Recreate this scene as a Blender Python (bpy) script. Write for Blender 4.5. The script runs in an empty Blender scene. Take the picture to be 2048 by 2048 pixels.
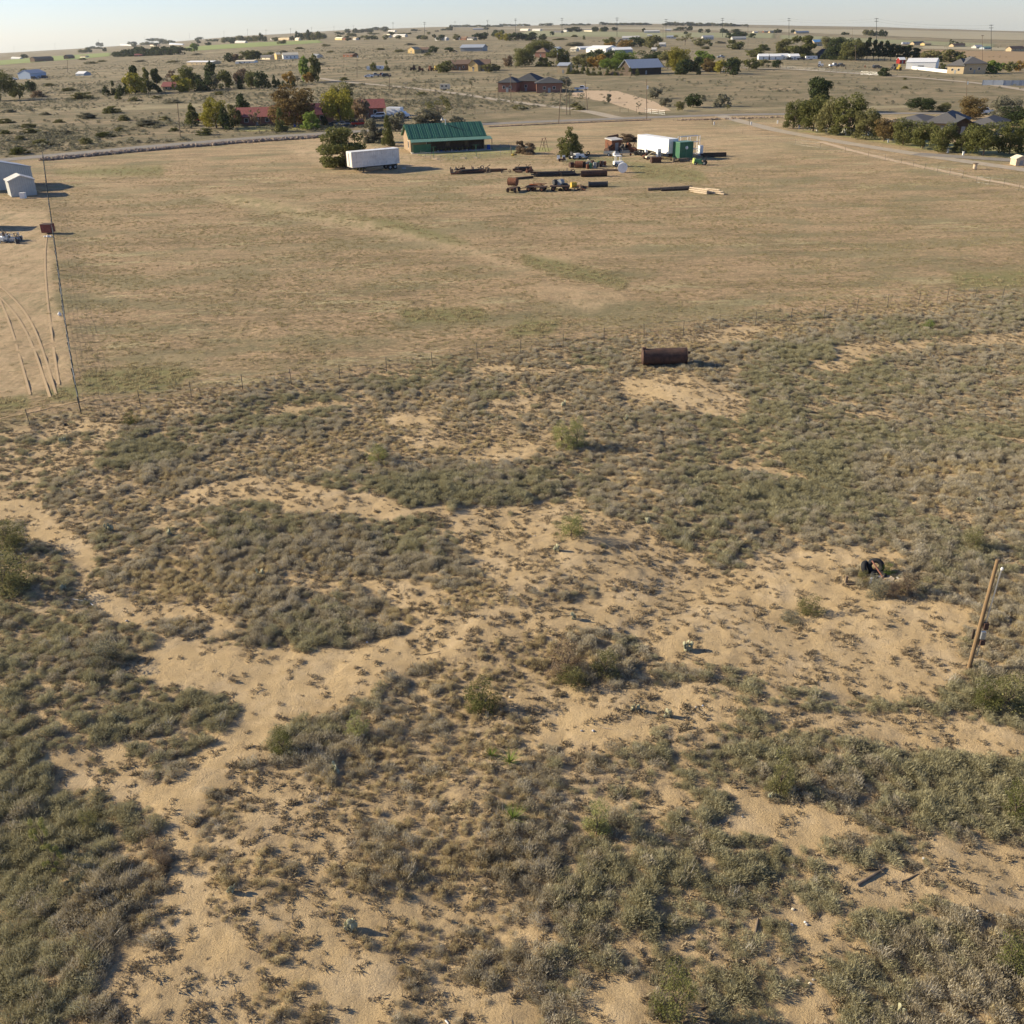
import bpy, math, random
import numpy as np
from mathutils import Vector, Matrix
R = math.radians
random.seed(7); rng = np.random.default_rng(11)
scene = bpy.context.scene
C = scene.collection
# ------------------------------------------------------------------ camera
F = 1896.0          # focal length in photo pixels (photo is 2048 square)
H0 = 27.0           # flying height
PITCH = math.atan((1024-55)/F)
ROLL = R(-1.26)
cd = bpy.data.cameras.new('camera'); cam = bpy.data.objects.new('camera', cd); C.objects.link(cam)
cd.sensor_width = 36; cd.sensor_height = 36; cd.lens = 36*F/2048; cd.clip_start = .5; cd.clip_end = 40000
Mc = Matrix.Rotation(R(90)-PITCH, 3, 'X') @ Matrix.Rotation(ROLL, 3, 'Z')
cam.matrix_world = Matrix.Translation((0, 0, H0)) @ Mc.to_4x4()
scene.camera = cam
MCN = np.array(Mc)
# ------------------------------------------------------------------ sky, sun, exposure
SUN_EL, SUN_AZ = R(23), R(-77)       # azimuth measured from +Y towards +X (sun on the left, a little ahead)
w = bpy.data.worlds.new('World'); scene.world = w; w.use_nodes = True
nt = w.node_tree; bg = nt.nodes['Background']
sky = nt.nodes.new('ShaderNodeTexSky'); sky.sky_type = 'NISHITA'; sky.sun_disc = False
sky.sun_elevation = SUN_EL; sky.sun_rotation = SUN_AZ; sky.altitude = 900; sky.air_density = 1.0; sky.dust_density = .25; sky.ozone_density = 2.5
tint = nt.nodes.new('ShaderNodeMix'); tint.data_type = 'RGBA'; tint.blend_type = 'MULTIPLY'; tint.inputs[0].default_value = 1; tint.inputs[7].default_value = (.91, .965, 1.24, 1)
nt.links.new(sky.outputs[0], tint.inputs[6]); nt.links.new(tint.outputs[2], bg.inputs[0]); bg.inputs[1].default_value = .073
sl = bpy.data.lights.new('sun', 'SUN'); sl.energy = 5.0; sl.angle = R(.55); sl.color = (1, .87, .65)
so = bpy.data.objects.new('sun', sl); C.objects.link(so)
sdir = Vector((math.sin(SUN_AZ)*math.cos(SUN_EL), math.cos(SUN_AZ)*math.cos(SUN_EL), math.sin(SUN_EL)))
so.rotation_euler = sdir.to_track_quat('Z', 'Y').to_euler(); so.location = (-60, 20, 80)
scene.view_settings.view_transform = 'Standard'; scene.view_settings.look = 'None'
scene.view_settings.exposure = 0.8; scene.view_settings.gamma = 1
scene.render.engine = 'CYCLES'
try:
    scene.cycles.max_bounces = 5; scene.cycles.diffuse_bounces = 2; scene.cycles.transparent_max_bounces = 6
    scene.cycles.volume_bounces = 0
except Exception: pass
# ------------------------------------------------------------------ noise (numpy value noise)
_P = rng.random((256, 256)).astype(np.float32)
def vnoise(x, y):
    x = np.asarray(x, float); y = np.asarray(y, float)
    xi = np.floor(x).astype(int); yi = np.floor(y).astype(int); fx = x-xi; fy = y-yi
    fx = fx*fx*(3-2*fx); fy = fy*fy*(3-2*fy)
    a = _P[xi & 255, yi & 255]; b = _P[(xi+1) & 255, yi & 255]; c = _P[xi & 255, (yi+1) & 255]; d = _P[(xi+1) & 255, (yi+1) & 255]
    return (a*(1-fx)+b*fx)*(1-fy)+(c*(1-fx)+d*fx)*fy
def fbm(x, y, o=4):
    s = 0; a = .5; t = 0
    for k in range(o):
        s = s+a*vnoise(x*2**k+17.3*k, y*2**k-9.1*k); t += a; a *= .5
    return s/t
# ------------------------------------------------------------------ terrain
HOR = np.array([(-900, 150), (0, 107), (140, 99), (300, 88), (512, 70), (700, 60), (860, 55), (1024, 51.5), (1200, 49), (1400, 49), (1560, 51), (1750, 54), (1900, 58), (2048, 62), (2900, 95)], float)
DMAX = 6500.0; D0 = 300.0
def raydir(px, py):
    v = np.stack([(np.asarray(px, float)-1024)/F, (1024-np.asarray(py, float))/F, -np.ones_like(np.asarray(px, float))], -1)
    return v @ MCN.T
_d = raydir(HOR[:, 0], HOR[:, 1]); HAZ = np.arctan2(_d[:, 0], _d[:, 1]); HEL = np.arctan2(_d[:, 2], np.hypot(_d[:, 0], _d[:, 1]))
def relief(x, y, d):
    f = np.clip((150-d)/90, 0, 1)
    return f*((fbm(x*.09+5, y*.09, 3)-.5)*.9+(fbm(x*.45, y*.45+3, 3)-.5)*.28+(fbm(x*1.6, y*1.6, 2)-.5)*.07)
def ground_z(x, y):
    x = np.asarray(x, float); y = np.asarray(y, float)
    d = np.hypot(x, y); az = np.arctan2(x, y)
    A = (np.tan(np.interp(az, HAZ, HEL))+H0/DMAX)/(1-D0/DMAX)
    A = np.where(np.abs(az) > R(60), A*np.clip((R(120)-np.abs(az))/R(60), 0, 1), A)
    z = A*(np.maximum(d-D0, 0)-120*(1-np.exp(-np.maximum(d-D0, 0)/120)))*1.02
    z = z+np.clip((d-2500)/4000, 0, 1)*(fbm(x*.0016, y*.0016, 3)-.5)*14
    return z+relief(x, y, d)
def project(x, y, z):
    v = np.stack([np.asarray(x, float), np.asarray(y, float), np.asarray(z, float)-H0], -1) @ MCN
    zc = np.minimum(v[..., 2], -.01)
    px = 1024+F*v[..., 0]/-zc; py = 1024-F*v[..., 1]/-zc
    bad = v[..., 2] > -.5
    return np.where(bad, -9999, px), np.where(bad, 99999, py)
def G(px, py):
    """photo pixel -> point on the terrain"""
    d = raydir(px, py); t = max(5.0, .55*H0/max(-d[2], .004)); prev = t
    while t < 12000:
        p = d*t
        if H0+p[2] < float(ground_z(p[0], p[1])): break
        prev = t; t *= 1.025
    a, b = prev, t
    for _ in range(22):
        m = (a+b)/2; p = d*m
        if H0+p[2] < float(ground_z(p[0], p[1])): b = m
        else: a = m
    p = d*b
    return Vector((p[0], p[1], float(ground_z(p[0], p[1]))))
def height_at(p, px, py):
    """height above p of the point seen at pixel py over the same ground distance"""
    d = raydir(px, py); t = math.hypot(p.x, p.y)/math.hypot(d[0], d[1])
    return H0+d[2]*t-p.z
def ppm(p):
    """photo pixels per metre at p"""
    v = np.array([p.x, p.y, p.z-H0]) @ MCN
    return F/-v[2]
# ------------------------------------------------------------------ maps drawn over the ground from the photo's plan of bare and covered patches
NR = 1024
def blur(a, r):
    for ax in (0, 1):
        for _ in range(2):
            p = np.pad(a, [(r+1, r) if i == ax else (0, 0) for i in (0, 1)], mode='edge')
            c = np.cumsum(p, axis=ax)
            a = (np.take(c, range(2*r+1, c.shape[ax]), ax)-np.take(c, range(0, c.shape[ax]-2*r-1), ax))/(2*r+1)
    return a
def poly_mask(P):
    P = [(x/2, y/2) for x, y in P]
    m = np.zeros((NR, NR), bool)
    yy, xx = np.mgrid[0:NR, 0:NR]
    n = len(P)
    for i in range(n):
        x0, y0 = P[i]; x1, y1 = P[(i+1) % n]
        if y0 == y1: continue
        c = ((y0 > yy) != (y1 > yy)) & (xx < (x1-x0)*(yy-y0)/(y1-y0)+x0)
        m ^= c
    return m.astype(np.float32)
def sample(a, px, py):
    x = np.clip(px/2, 0, NR-1.01); y = np.clip(py/2, 0, NR-1.01)
    xi = x.astype(int); yi = y.astype(int); fx = x-xi; fy = y-yi
    return (a[yi, xi]*(1-fx)+a[yi, xi+1]*fx)*(1-fy)+(a[yi+1, xi]*(1-fx)+a[yi+1, xi+1]*fx)*fy
SAND = [  # (bareness, polygon in photo pixels)
 (1, [(0,1001),(87,997),(91,1026),(120,1055),(196,1099),(174,1135),(138,1128),(109,1091),(58,1077),(43,1041),(0,1041)]),
 (.6, [(72,849),(225,845),(232,860),(109,872)]), (.9, [(0,830),(109,805),(152,805),(156,823),(72,838),(0,850)]),
 (.35, [(0,850),(240,840),(230,880),(150,930),(90,985),(0,990)]),
 (1, [(145,1175),(196,1171),(232,1189),(268,1207),(319,1214),(409,1205),(431,1233),(471,1251),(453,1265),(406,1276),(399,1294),(428,1301),(514,1294),(565,1291),(609,1305),(700,1294),(700,1400),(471,1400),(399,1381),(308,1370),(264,1345),(308,1294),(362,1276),(428,1258),(428,1243),(362,1233),(254,1251),(217,1236),(188,1207),(152,1189)]),
 (.75, [(690,1290),(800,1270),(870,1230),(980,1215),(1100,1205),(1250,1190),(1380,1195),(1480,1200),(1560,1250),(1640,1290),(1500,1330),(1380,1330),(1300,1310),(1250,1262),(1130,1252),(1000,1275),(900,1310),(840,1330),(700,1400)]),
 (.95, [(690,1300),(800,1300),(860,1290),(900,1300),(840,1330),(780,1350),(700,1400)]),
 (1, [(1068,1435),(1151,1413),(1205,1442),(1310,1453),(1296,1482),(1245,1482),(1151,1486),(1071,1482),(1064,1460)]),
 (.55, [(1000,1390),(1150,1370),(1300,1380),(1420,1350),(1500,1390),(1420,1440),(1310,1453),(1205,1442),(1150,1413),(1060,1430)]),
 (.6, [(880,1020),(1000,1010),(1150,1000),(1300,1060),(1420,1130),(1500,1180),(1380,1200),(1200,1190),(1000,1170),(930,1110)]),
 (.55, [(700,1150),(860,1160),(900,1210),(840,1240),(740,1200)]),
 (.95, [(680,1913),(745,1891),(774,1913),(789,1946),(800,2000),(789,2048),(660,2048),(640,1960)]),
 (1, [(471,1348),(700,1348),(700,1413),(598,1442),(543,1468),(536,1500),(489,1518),(453,1551),(406,1594),(395,1623),(384,1674),(384,1718),(406,1732),(435,1754),(424,1783),(399,1808),(428,1848),(482,1862),(507,1891),(489,1920),(453,1957),(471,1978),(543,1949),(616,1891),(700,1873),(700,2048),(681,2048),(670,1982),(562,1960),(489,1993),(362,1913),(337,1891),(348,1819),(366,1783),(337,1747),(348,1710),(326,1674),(315,1631),(275,1602),(279,1573),(344,1562),(370,1522),(435,1464),(485,1439),(467,1384)]),
 (.6, [(60,1500),(230,1490),(300,1530),(270,1600),(180,1590),(100,1570)]),
 (.45, [(430,1560),(560,1530),(660,1600),(700,1700),(640,1760),(560,1700),(480,1640)]),
 (.45, [(240,1880),(480,1900),(640,1990),(600,2048),(300,2048),(200,1990)]),
 (.5, [(470,1780),(700,1790),(760,1860),(640,1880),(520,1860)]),
 (1, [(771,834),(861,823),(883,838),(818,856),(771,845)]), (.75, [(807,870),(883,863),(915,888),(854,899),(807,892)]),
 (.85, [(934,917),(981,896),(1075,892),(1071,914),(992,921)]), (.85, [(680,986),(767,990),(818,1019),(905,1004),(897,1019),(771,1041),(702,1033)]),
 (.75, [(420,960),(560,955),(690,985),(770,1000),(760,1030),(600,1030),(520,1000),(400,1010),(350,990)]),
 (1, [(1223,763),(1296,758),(1400,780),(1400,812),(1314,805),(1260,790)]), (.7, [(1290,755),(1370,745),(1500,800),(1480,840),(1380,830)]),
 (.9, [(515,820),(745,793),(750,800),(560,828)]), (.6, [(960,810),(1060,790),(1150,800),(1120,830),(980,830)]),
 (.95, [(1602,1104),(1660,1096),(1794,1104),(1797,1122),(1747,1129),(1674,1143),(1710,1180),(1855,1201),(1942,1216),(1913,1288),(1747,1300),(1638,1252),(1493,1198),(1529,1165),(1584,1129)]),
 (.7, [(1380,1190),(1520,1120),(1600,1100),(1660,1200),(1900,1250),(1930,1340),(1850,1400),(1600,1380),(1450,1330),(1400,1250)]),
 (.9, [(1431,930),(1493,941),(1623,962),(1602,948),(1402,919)]), (.9, [(1685,821),(1739,825),(1808,836),(1801,843),(1710,832)]),
 (.6, [(1674,691),(2048,662),(2048,690),(1891,694),(1783,709),(1692,745),(1602,741),(1638,709)]),
 (.75, [(1439,633),(1602,625),(1692,625),(1674,640),(1529,654),(1486,687),(1384,687),(1420,647)]),
 (.8, [(930,735),(1010,725),(1030,740),(1130,735),(1200,728),(1210,738),(1100,750),(940,745)]),
 (.85, [(1348,1391),(1493,1402),(1468,1435),(1420,1468),(1348,1471)]),
 (.95, [(1420,1565),(1493,1573),(1536,1602),(1623,1609),(1652,1623),(1718,1641),(1728,1660),(1638,1674),(1656,1710),(1573,1696),(1529,1674),(1457,1660),(1449,1638),(1468,1609)]),
 (.9, [(1348,1587),(1395,1609),(1384,1627),(1310,1627),(1290,1590)]), (.75, [(1873,1667),(2048,1696),(2048,1819),(1982,1848),(1910,1833),(1891,1801),(1928,1765),(1848,1710)]),
 (.85, [(1547,1819),(1674,1848),(1685,1884),(1656,1913),(1652,1946),(1580,1891),(1565,1855)]), (.9, [(1573,1986),(1638,1978),(1681,2000),(1692,2048),(1551,2048),(1551,2000)]),
 (.65, [(1493,1413),(1820,1428),(2040,1457),(2048,1504),(1783,1500),(1728,1478),(1584,1457)]), (.6, [(680,1790),(860,1800),(1000,1840),(980,1870),(860,1860),(680,1830)]),
 (.9, [(1028,1855),(1115,1870),(1108,1906),(1035,1899)]), (.6, [(1640,1720),(1820,1730),(1880,1790),(1800,1830),(1680,1800)]),
 (.8, [(1180,1960),(1260,1950),(1300,2020),(1260,2048),(1180,2048)]), (.5, [(820,1960),(900,1950),(1080,2010),(1080,2048),(830,2048)]),
]
DENSE = [ # tall grey scrub thickets
 [(203,903),(435,917),(399,990),(297,993),(254,932)], [(217,1128),(543,1128),(600,1200),(399,1205),(254,1171)],
 [(428,1207),(750,1200),(840,1225),(760,1270),(600,1298),(489,1276)], [(543,1464),(600,1440),(780,1430),(800,1480),(740,1540),(690,1580),(600,1530),(550,1500)],
 [(1035,1287),(1140,1262),(1252,1265),(1285,1330),(1230,1355),(1151,1370),(1042,1334)], [(680,1700),(790,1680),(1115,1656),(1100,1765),(900,1757),(760,1785),(690,1760)],
 [(1031,1801),(1223,1710),(1380,1745),(1260,1855),(1115,1862)], [(970,1891),(1115,1913),(1042,1982),(970,1997),(934,1946)],
 [(1493,1493),(1710,1486),(2048,1511),(2048,1656),(1891,1656),(1692,1631),(1529,1580)], [(1765,1837),(1891,1848),(2048,1891),(2048,2048),(1692,2048),(1663,1964),(1728,1891)],
 [(1801,1053),(1900,1060),(2000,1107),(1982,1172),(1855,1151),(1790,1107)], [(1960,1190),(2048,1170),(2048,1300),(1970,1290)], [(1930,1330),(2048,1320),(2048,1440),(1980,1440)],
 [(0,1450),(70,1450),(110,1560),(220,1700),(300,1790),(250,1870),(150,1950),(120,2048),(0,2048)], [(730,960),(900,930),(1110,960),(1110,1000),(1000,1020),(760,1000)],
 [(430,1060),(700,1060),(900,1090),(880,1150),(600,1130),(440,1110)], [(1350,930),(1500,960),(1680,980),(1700,1030),(1560,1060),(1350,1000)], [(720,770),(850,765),(840,800),(760,800)],
 [(1450,690),(1700,675),(1690,700),(1500,725),(1400,720)], [(1600,870),(1850,860),(2048,900),(2048,1010),(1800,1000),(1620,930)], [(170,1290),(260,1270),(260,1330),(180,1340)],
]
GREEN = [ # greener grass
 [(400,385),(480,390),(640,425),(800,440),(890,470),(960,488),(900,492),(800,468),(640,440),(480,412)], [(1040,505),(1120,520),(1260,560),(1250,580),(1160,560),(1050,530)],
 [(160,745),(300,735),(420,740),(330,785),(170,790)], [(790,620),(960,615),(980,640),(820,645)], [(1900,545),(2048,540),(2048,575),(1920,580)], [(0,795),(60,790),(60,815),(0,825)], [(100,780),(160,765),(160,800),(100,803)],
 [(860,305),(1030,300),(1070,303),(1030,312),(900,322)], [(1560,255),(1700,275),(1850,298),(2048,318),(2048,308),(1900,290),(1700,262)], [(100,340),(330,330),(330,352),(110,352)],
 [(1100,312),(1250,318),(1300,330),(1150,330)], [(1050,640),(1130,640),(1100,668),(1000,672)], [(1250,320),(1400,340),(1420,365),(1280,360)],
]
base = np.full((NR, NR), .0, np.float32)
yy, xx = np.mgrid[0:NR, 0:NR]*2.0
fence_y = np.interp(xx, [0, 60, 281, 486, 680, 865, 1041, 1208, 1439, 1648, 1836, 2004, 2048], [856, 850, 812, 781, 758, 733, 707, 684, 658, 636, 611, 598, 590])
FIELD = (yy < fence_y).astype(np.float32)
bare = base.copy()
for v, P in SAND:
    m = poly_mask(P); bare = np.maximum(bare, m*v)
dens = np.zeros((NR, NR), np.float32)
for P in DENSE: dens = np.maximum(dens, poly_mask(P))
bare = blur(bare, 2)*(1-FIELD); dens = blur(dens, 7)
green = np.zeros((NR, NR), np.float32)
for P in GREEN: green = np.maximum(green, poly_mask(P))
green = blur(green, 3)
FIELDB = blur(FIELD, 3); FIELDS = blur(FIELD, 9)
# bare streaks in the near field and the vehicle yard at the left
FB = [(1, [(0,420),(95,420),(100,480),(110,600),(140,700),(150,765),(60,790),(0,800)]), (.8, [(380,378),(520,395),(700,430),(860,470),(960,495),(1070,545),(1040,545),(940,512),(800,480),(600,440),(420,400)]),
      (.8, [(1060,500),(1160,520),(1140,526),(1060,512)]), (.7, [(1060,560),(1230,580),(1260,600),(1180,630),(1080,600)]), (.6, [(820,330),(1000,325),(1130,330),(1150,345),(900,350)]), (.7,[(560,290),(690,270),(800,300),(870,330),(700,345),(600,320)]),
      (.5, [(1250,262),(1500,262),(1600,290),(1500,330),(1380,300)]), (.5, [(140,360),(230,365),(330,380),(200,385)]), (.6, [(290,700),(430,715),(420,730),(300,725)]), (.6,[(560,660),(620,655),(610,668)]), (.5,[(1000,255),(1200,245),(1420,255),(1300,275),(1050,270)])]
fbare = np.zeros((NR, NR), np.float32)
for v, P in FB: fbare = np.maximum(fbare, poly_mask(P)*v)
fbare = blur(fbare, 3)
def cover_maps(x, y, z=None):
    if z is None: z = ground_z(x, y)
    px, py = project(x, y, z)
    b = sample(bare, px, py); de = sample(dens, px, py); gr = sample(green, px, py); fi = sample(FIELDB, px, py); fb = sample(fbare, px, py)
    return b, de, gr, fi, fb, px, py
# ------------------------------------------------------------------ materials
def node_mat(name):
    m = bpy.data.materials.new(name); m.use_nodes = True
    return m, m.node_tree, m.node_tree.nodes['Principled BSDF']
def mat(name, col, rough=.8, var=.18, scale=3.0, metal=0, bump=0.0, dirt=None, dirt_amt=.5, dirt_scale=1.2, spec=.3, stretch=(1, 1, 1)):
    m, t, b = node_mat(name)
    b.inputs['Roughness'].default_value = rough; b.inputs['Metallic'].default_value = metal
    b.inputs['Specular IOR Level'].default_value = spec
    tc = t.nodes.new('ShaderNodeTexCoord'); mp = t.nodes.new('ShaderNodeMapping'); mp.inputs['Scale'].default_value = stretch
    t.links.new(tc.outputs['Object'], mp.inputs[0])
    n = t.nodes.new('ShaderNodeTexNoise'); n.inputs['Scale'].default_value = scale; n.inputs['Detail'].default_value = 5
    t.links.new(mp.outputs[0], n.inputs['Vector'])
    cr = t.nodes.new('ShaderNodeValToRGB'); e = cr.color_ramp.elements
    e[0].position = .3; e[1].position = .7
    e[0].color = tuple(max(0, c*(1-var)) for c in col)+(1,); e[1].color = tuple(min(1, c*(1+var)) for c in col)+(1,)
    t.links.new(n.outputs[0], cr.inputs[0]); out = cr.outputs[0]
    if dirt:
        n2 = t.nodes.new('ShaderNodeTexNoise'); n2.inputs['Scale'].default_value = dirt_scale; n2.inputs['Detail'].default_value = 8; n2.inputs['Roughness'].default_value = .7
        t.links.new(mp.outputs[0], n2.inputs['Vector'])
        r2 = t.nodes.new('ShaderNodeValToRGB'); r2.color_ramp.elements[0].position = .48; r2.color_ramp.elements[1].position = .68
        r2.color_ramp.elements[1].color = (dirt_amt,)*3+(1,)
        t.links.new(n2.outputs[0], r2.inputs[0])
        mx = t.nodes.new('ShaderNodeMix'); mx.data_type = 'RGBA'; mx.inputs[7].default_value = tuple(dirt)+(1,)
        t.links.new(r2.outputs[0], mx.inputs[0]); t.links.new(out, mx.inputs[6]); out = mx.outputs[2]
    t.links.new(out, b.inputs['Base Color'])
    if bump:
        bp = t.nodes.new('ShaderNodeBump'); bp.inputs['Strength'].default_value = bump; bp.inputs['Distance'].default_value = .05
        t.links.new(n.outputs[0], bp.inputs['Height']); t.links.new(bp.outputs[0], b.inputs['Normal'])
    return m
def rib_mat(name, col, period=.3, depth=.6, var=.12, rough=.5, metal=.2, axis='X', dirt=None):
    m = mat(name, col, rough, var, 1.5, metal, 0, dirt, .6, .6, spec=.4); t = m.node_tree; b = t.nodes['Principled BSDF']
    tc = t.nodes.new('ShaderNodeTexCoord'); wv = t.nodes.new('ShaderNodeTexWave'); wv.bands_direction = axis; wv.inputs['Scale'].default_value = 1/period/3.183*1.0
    t.links.new(tc.outputs['Object'], wv.inputs['Vector'])
    bp = t.nodes.new('ShaderNodeBump'); bp.inputs['Strength'].default_value = depth; bp.inputs['Distance'].default_value = .04
    t.links.new(wv.outputs[0], bp.inputs['Height']); t.links.new(bp.outputs[0], b.inputs['Normal'])
    return m
def leaf_mat(name, cols, rnd=.5, trans=.35):
    """cols: list of colours mixed by world-position noise and per-leaf variation"""
    m = bpy.data.materials.new(name); m.use_nodes = True; t = m.node_tree
    for n in list(t.nodes): t.nodes.remove(n)
    out = t.nodes.new('ShaderNodeOutputMaterial')
    ge = t.nodes.new('ShaderNodeNewGeometry'); oi = t.nodes.new('ShaderNodeObjectInfo')
    n = t.nodes.new('ShaderNodeTexNoise'); n.inputs['Scale'].default_value = .7; n.inputs['Detail'].default_value = 4
    t.links.new(ge.outputs['Position'], n.inputs['Vector'])
    m1 = t.nodes.new('ShaderNodeMath'); m1.operation = 'MULTIPLY_ADD'; m1.inputs[1].default_value = rnd
    t.links.new(ge.outputs['Random Per Island'], m1.inputs[0])
    m0 = t.nodes.new('ShaderNodeMath'); m0.operation = 'MULTIPLY_ADD'; m0.inputs[1].default_value = .9; m0.inputs[2].default_value = -.3*rnd-.1
    t.links.new(n.outputs[0], m0.inputs[0]); t.links.new(m0.outputs[0], m1.inputs[2])
    m2 = t.nodes.new('ShaderNodeMath'); m2.operation = 'MULTIPLY_ADD'; m2.inputs[1].default_value = .3; t.links.new(oi.outputs['Random'], m2.inputs[0]); t.links.new(m1.outputs[0], m2.inputs[2])
    cr = t.nodes.new('ShaderNodeValToRGB'); e = cr.color_ramp.elements
    k = len(cols)
    e[0].color = tuple(cols[0])+(1,); e[0].position = .15; e[1].color = tuple(cols[-1])+(1,); e[1].position = .95
    for i in range(1, k-1):
        q = e.new(.15+.8*i/(k-1)); q.color = tuple(cols[i])+(1,)
    t.links.new(m2.outputs[0], cr.inputs[0])
    di = t.nodes.new('ShaderNodeBsdfDiffuse'); tr = t.nodes.new('ShaderNodeBsdfTranslucent'); mx = t.nodes.new('ShaderNodeMixShader'); mx.inputs[0].default_value = trans
    t.links.new(cr.outputs[0], di.inputs[0]); t.links.new(cr.outputs[0], tr.inputs[0]); t.links.new(di.outputs[0], mx.inputs[1]); t.links.new(tr.outputs[0], mx.inputs[2])
    t.links.new(mx.outputs[0], out.inputs[0])
    return m
# ------------------------------------------------------------------ mesh and object helpers
class MB:
    def __init__(s): s.v = []; s.f = []
    def add(s, v, f):
        o = len(s.v); s.v += [tuple(p) for p in v]; s.f += [tuple(i+o for i in q) for q in f]; return s
    def box(s, cx, cy, cz, sx, sy, sz, rz=0, rx=0, ry=0):
        """centre (cx,cy), base at cz"""
        vs = [Vector((x*sx/2, y*sy/2, z*sz/2)) for x in (-1, 1) for y in (-1, 1) for z in (-1, 1)]
        if rz or rx or ry:
            m = Matrix.Rotation(rz, 3, 'Z') @ Matrix.Rotation(ry, 3, 'Y') @ Matrix.Rotation(rx, 3, 'X'); vs = [m @ v for v in vs]
        c = Vector((cx, cy, cz+sz/2)); vs = [v+c for v in vs]
        return s.add(vs, [(0, 1, 3, 2), (4, 6, 7, 5), (0, 4, 5, 1), (2, 3, 7, 6), (0, 2, 6, 4), (1, 5, 7, 3)])
    def cyl(s, p0, p1, r0, r1=None, n=10, cap=True):
        r1 = r0 if r1 is None else r1
        p0 = Vector(p0); p1 = Vector(p1); d = (p1-p0).normalized()
        a = d.orthogonal().normalized(); b = d.cross(a)
        vs = []
        for p, r in ((p0, r0), (p1, r1)):
            for i in range(n):
                t = 2*math.pi*i/n; vs.append(p+(a*math.cos(t)+b*math.sin(t))*r)
        fs = [(i, (i+1) % n, n+(i+1) % n, n+i) for i in range(n)]
        if cap: fs += [tuple(reversed(range(n))), tuple(range(n, 2*n))]
        return s.add(vs, fs)
    def tube(s, p0, p1, r, t=.06, n=16):
        """open hollow pipe"""
        p0 = Vector(p0); p1 = Vector(p1); d = (p1-p0).normalized(); a = d.orthogonal().normalized(); b = d.cross(a); vs = []
        for p in (p0, p1):
            for q in (r, r-t):
                for i in range(n):
                    th = 2*math.pi*i/n; vs.append(p+(a*math.cos(th)+b*math.sin(th))*q)
        fs = []
        for i in range(n):
            j = (i+1) % n
            fs += [(i, j, 2*n+j, 2*n+i), (n+j, n+i, 3*n+i, 3*n+j), (j, i, n+i, n+j), (2*n+i, 2*n+j, 3*n+j, 3*n+i)]
        return s.add(vs, fs)
    def prism(s, prof, y0, y1):
        """prof: (x,z) outline, extruded along y"""
        n = len(prof); vs = [(x, y0, z) for x, z in prof]+[(x, y1, z) for x, z in prof]
        return s.add(vs, [(i, (i+1) % n, n+(i+1) % n, n+i) for i in range(n)]+[tuple(reversed(range(n))), tuple(range(n, 2*n))])
    def torus(s, c, axis, R_, r, n=18, m=8):
        c = Vector(c); d = Vector(axis).normalized(); a = d.orthogonal().normalized(); b = d.cross(a); vs = []
        for i in range(n):
            t = 2*math.pi*i/n; e = a*math.cos(t)+b*math.sin(t)
            for j in range(m):
                u = 2*math.pi*j/m; vs.append(c+e*(R_+r*math.cos(u))+d*(r*1.25*math.sin(u)))
        return s.add(vs, [(i*m+j, i*m+(j+1) % m, ((i+1) % n)*m+(j+1) % m, ((i+1) % n)*m+j) for i in range(n) for j in range(m)])
    def ell(s, c, rx, ry, rz, n=10, m=7, rot=None, jit=0):
        vs = []
        for i in range(m+1):
            ph = math.pi*i/m
            for j in range(n):
                th = 2*math.pi*j/n; k = 1+random.uniform(-jit, jit)
                v = Vector((rx*math.sin(ph)*math.cos(th), ry*math.sin(ph)*math.sin(th), rz*math.cos(ph)))*k
                if rot: v = rot @ v
                vs.append(v+Vector(c))
        return s.add(vs, [(i*n+j, (i+1)*n+j, (i+1)*n+(j+1) % n, i*n+(j+1) % n) for i in range(m) for j in range(n)])
    def build(s, name, m, parent=None, smooth=False):
        me = bpy.data.meshes.new(name); me.from_pydata(s.v, [], s.f); me.materials.append(m); me.update()
        if smooth: me.polygons.foreach_set('use_smooth', [True]*len(me.polygons))
        o = bpy.data.objects.new(name, me); C.objects.link(o)
        if parent: o.parent = parent
        return o
def tag(o, label=None, cat=None, group=None, kind=None):
    if label: o['label'] = label
    if cat: o['category'] = cat
    if group: o['group'] = group
    if kind: o['kind'] = kind
    return o
def thing(name, label, cat, loc, rz=0, group=None):
    o = bpy.data.objects.new(name, None); C.objects.link(o); o.location = loc; o.rotation_euler = (0, 0, rz)
    o.empty_display_size = .3
    return tag(o, label, cat, group)
def copy_tree(o, parent=None):
    c = o.copy(); C.objects.link(c); c.parent = parent
    for ch in list(CH.get(o.name, [])) or [q for q in o.children]: copy_tree(ch, c)
    return c
CH = {}
def mesh_np(name, v, f, m, attrs=None):
    """fast mesh from numpy arrays; f is (n,3) or (n,4)"""
    me = bpy.data.meshes.new(name); n, k = f.shape
    me.vertices.add(len(v)); me.vertices.foreach_set('co', np.ascontiguousarray(v, np.float32).ravel())
    me.loops.add(n*k); me.loops.foreach_set('vertex_index', np.ascontiguousarray(f, np.int32).ravel())
    me.polygons.add(n); me.polygons.foreach_set('loop_start', np.arange(n, dtype=np.int32)*k)
    if attrs:
        for a, d in attrs.items():
            at = me.attributes.new(a, 'FLOAT', 'POINT'); at.data.foreach_set('value', np.ascontiguousarray(d, np.float32))
    if m: me.materials.append(m)
    me.update(calc_edges=True); me.validate()
    return me
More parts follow.
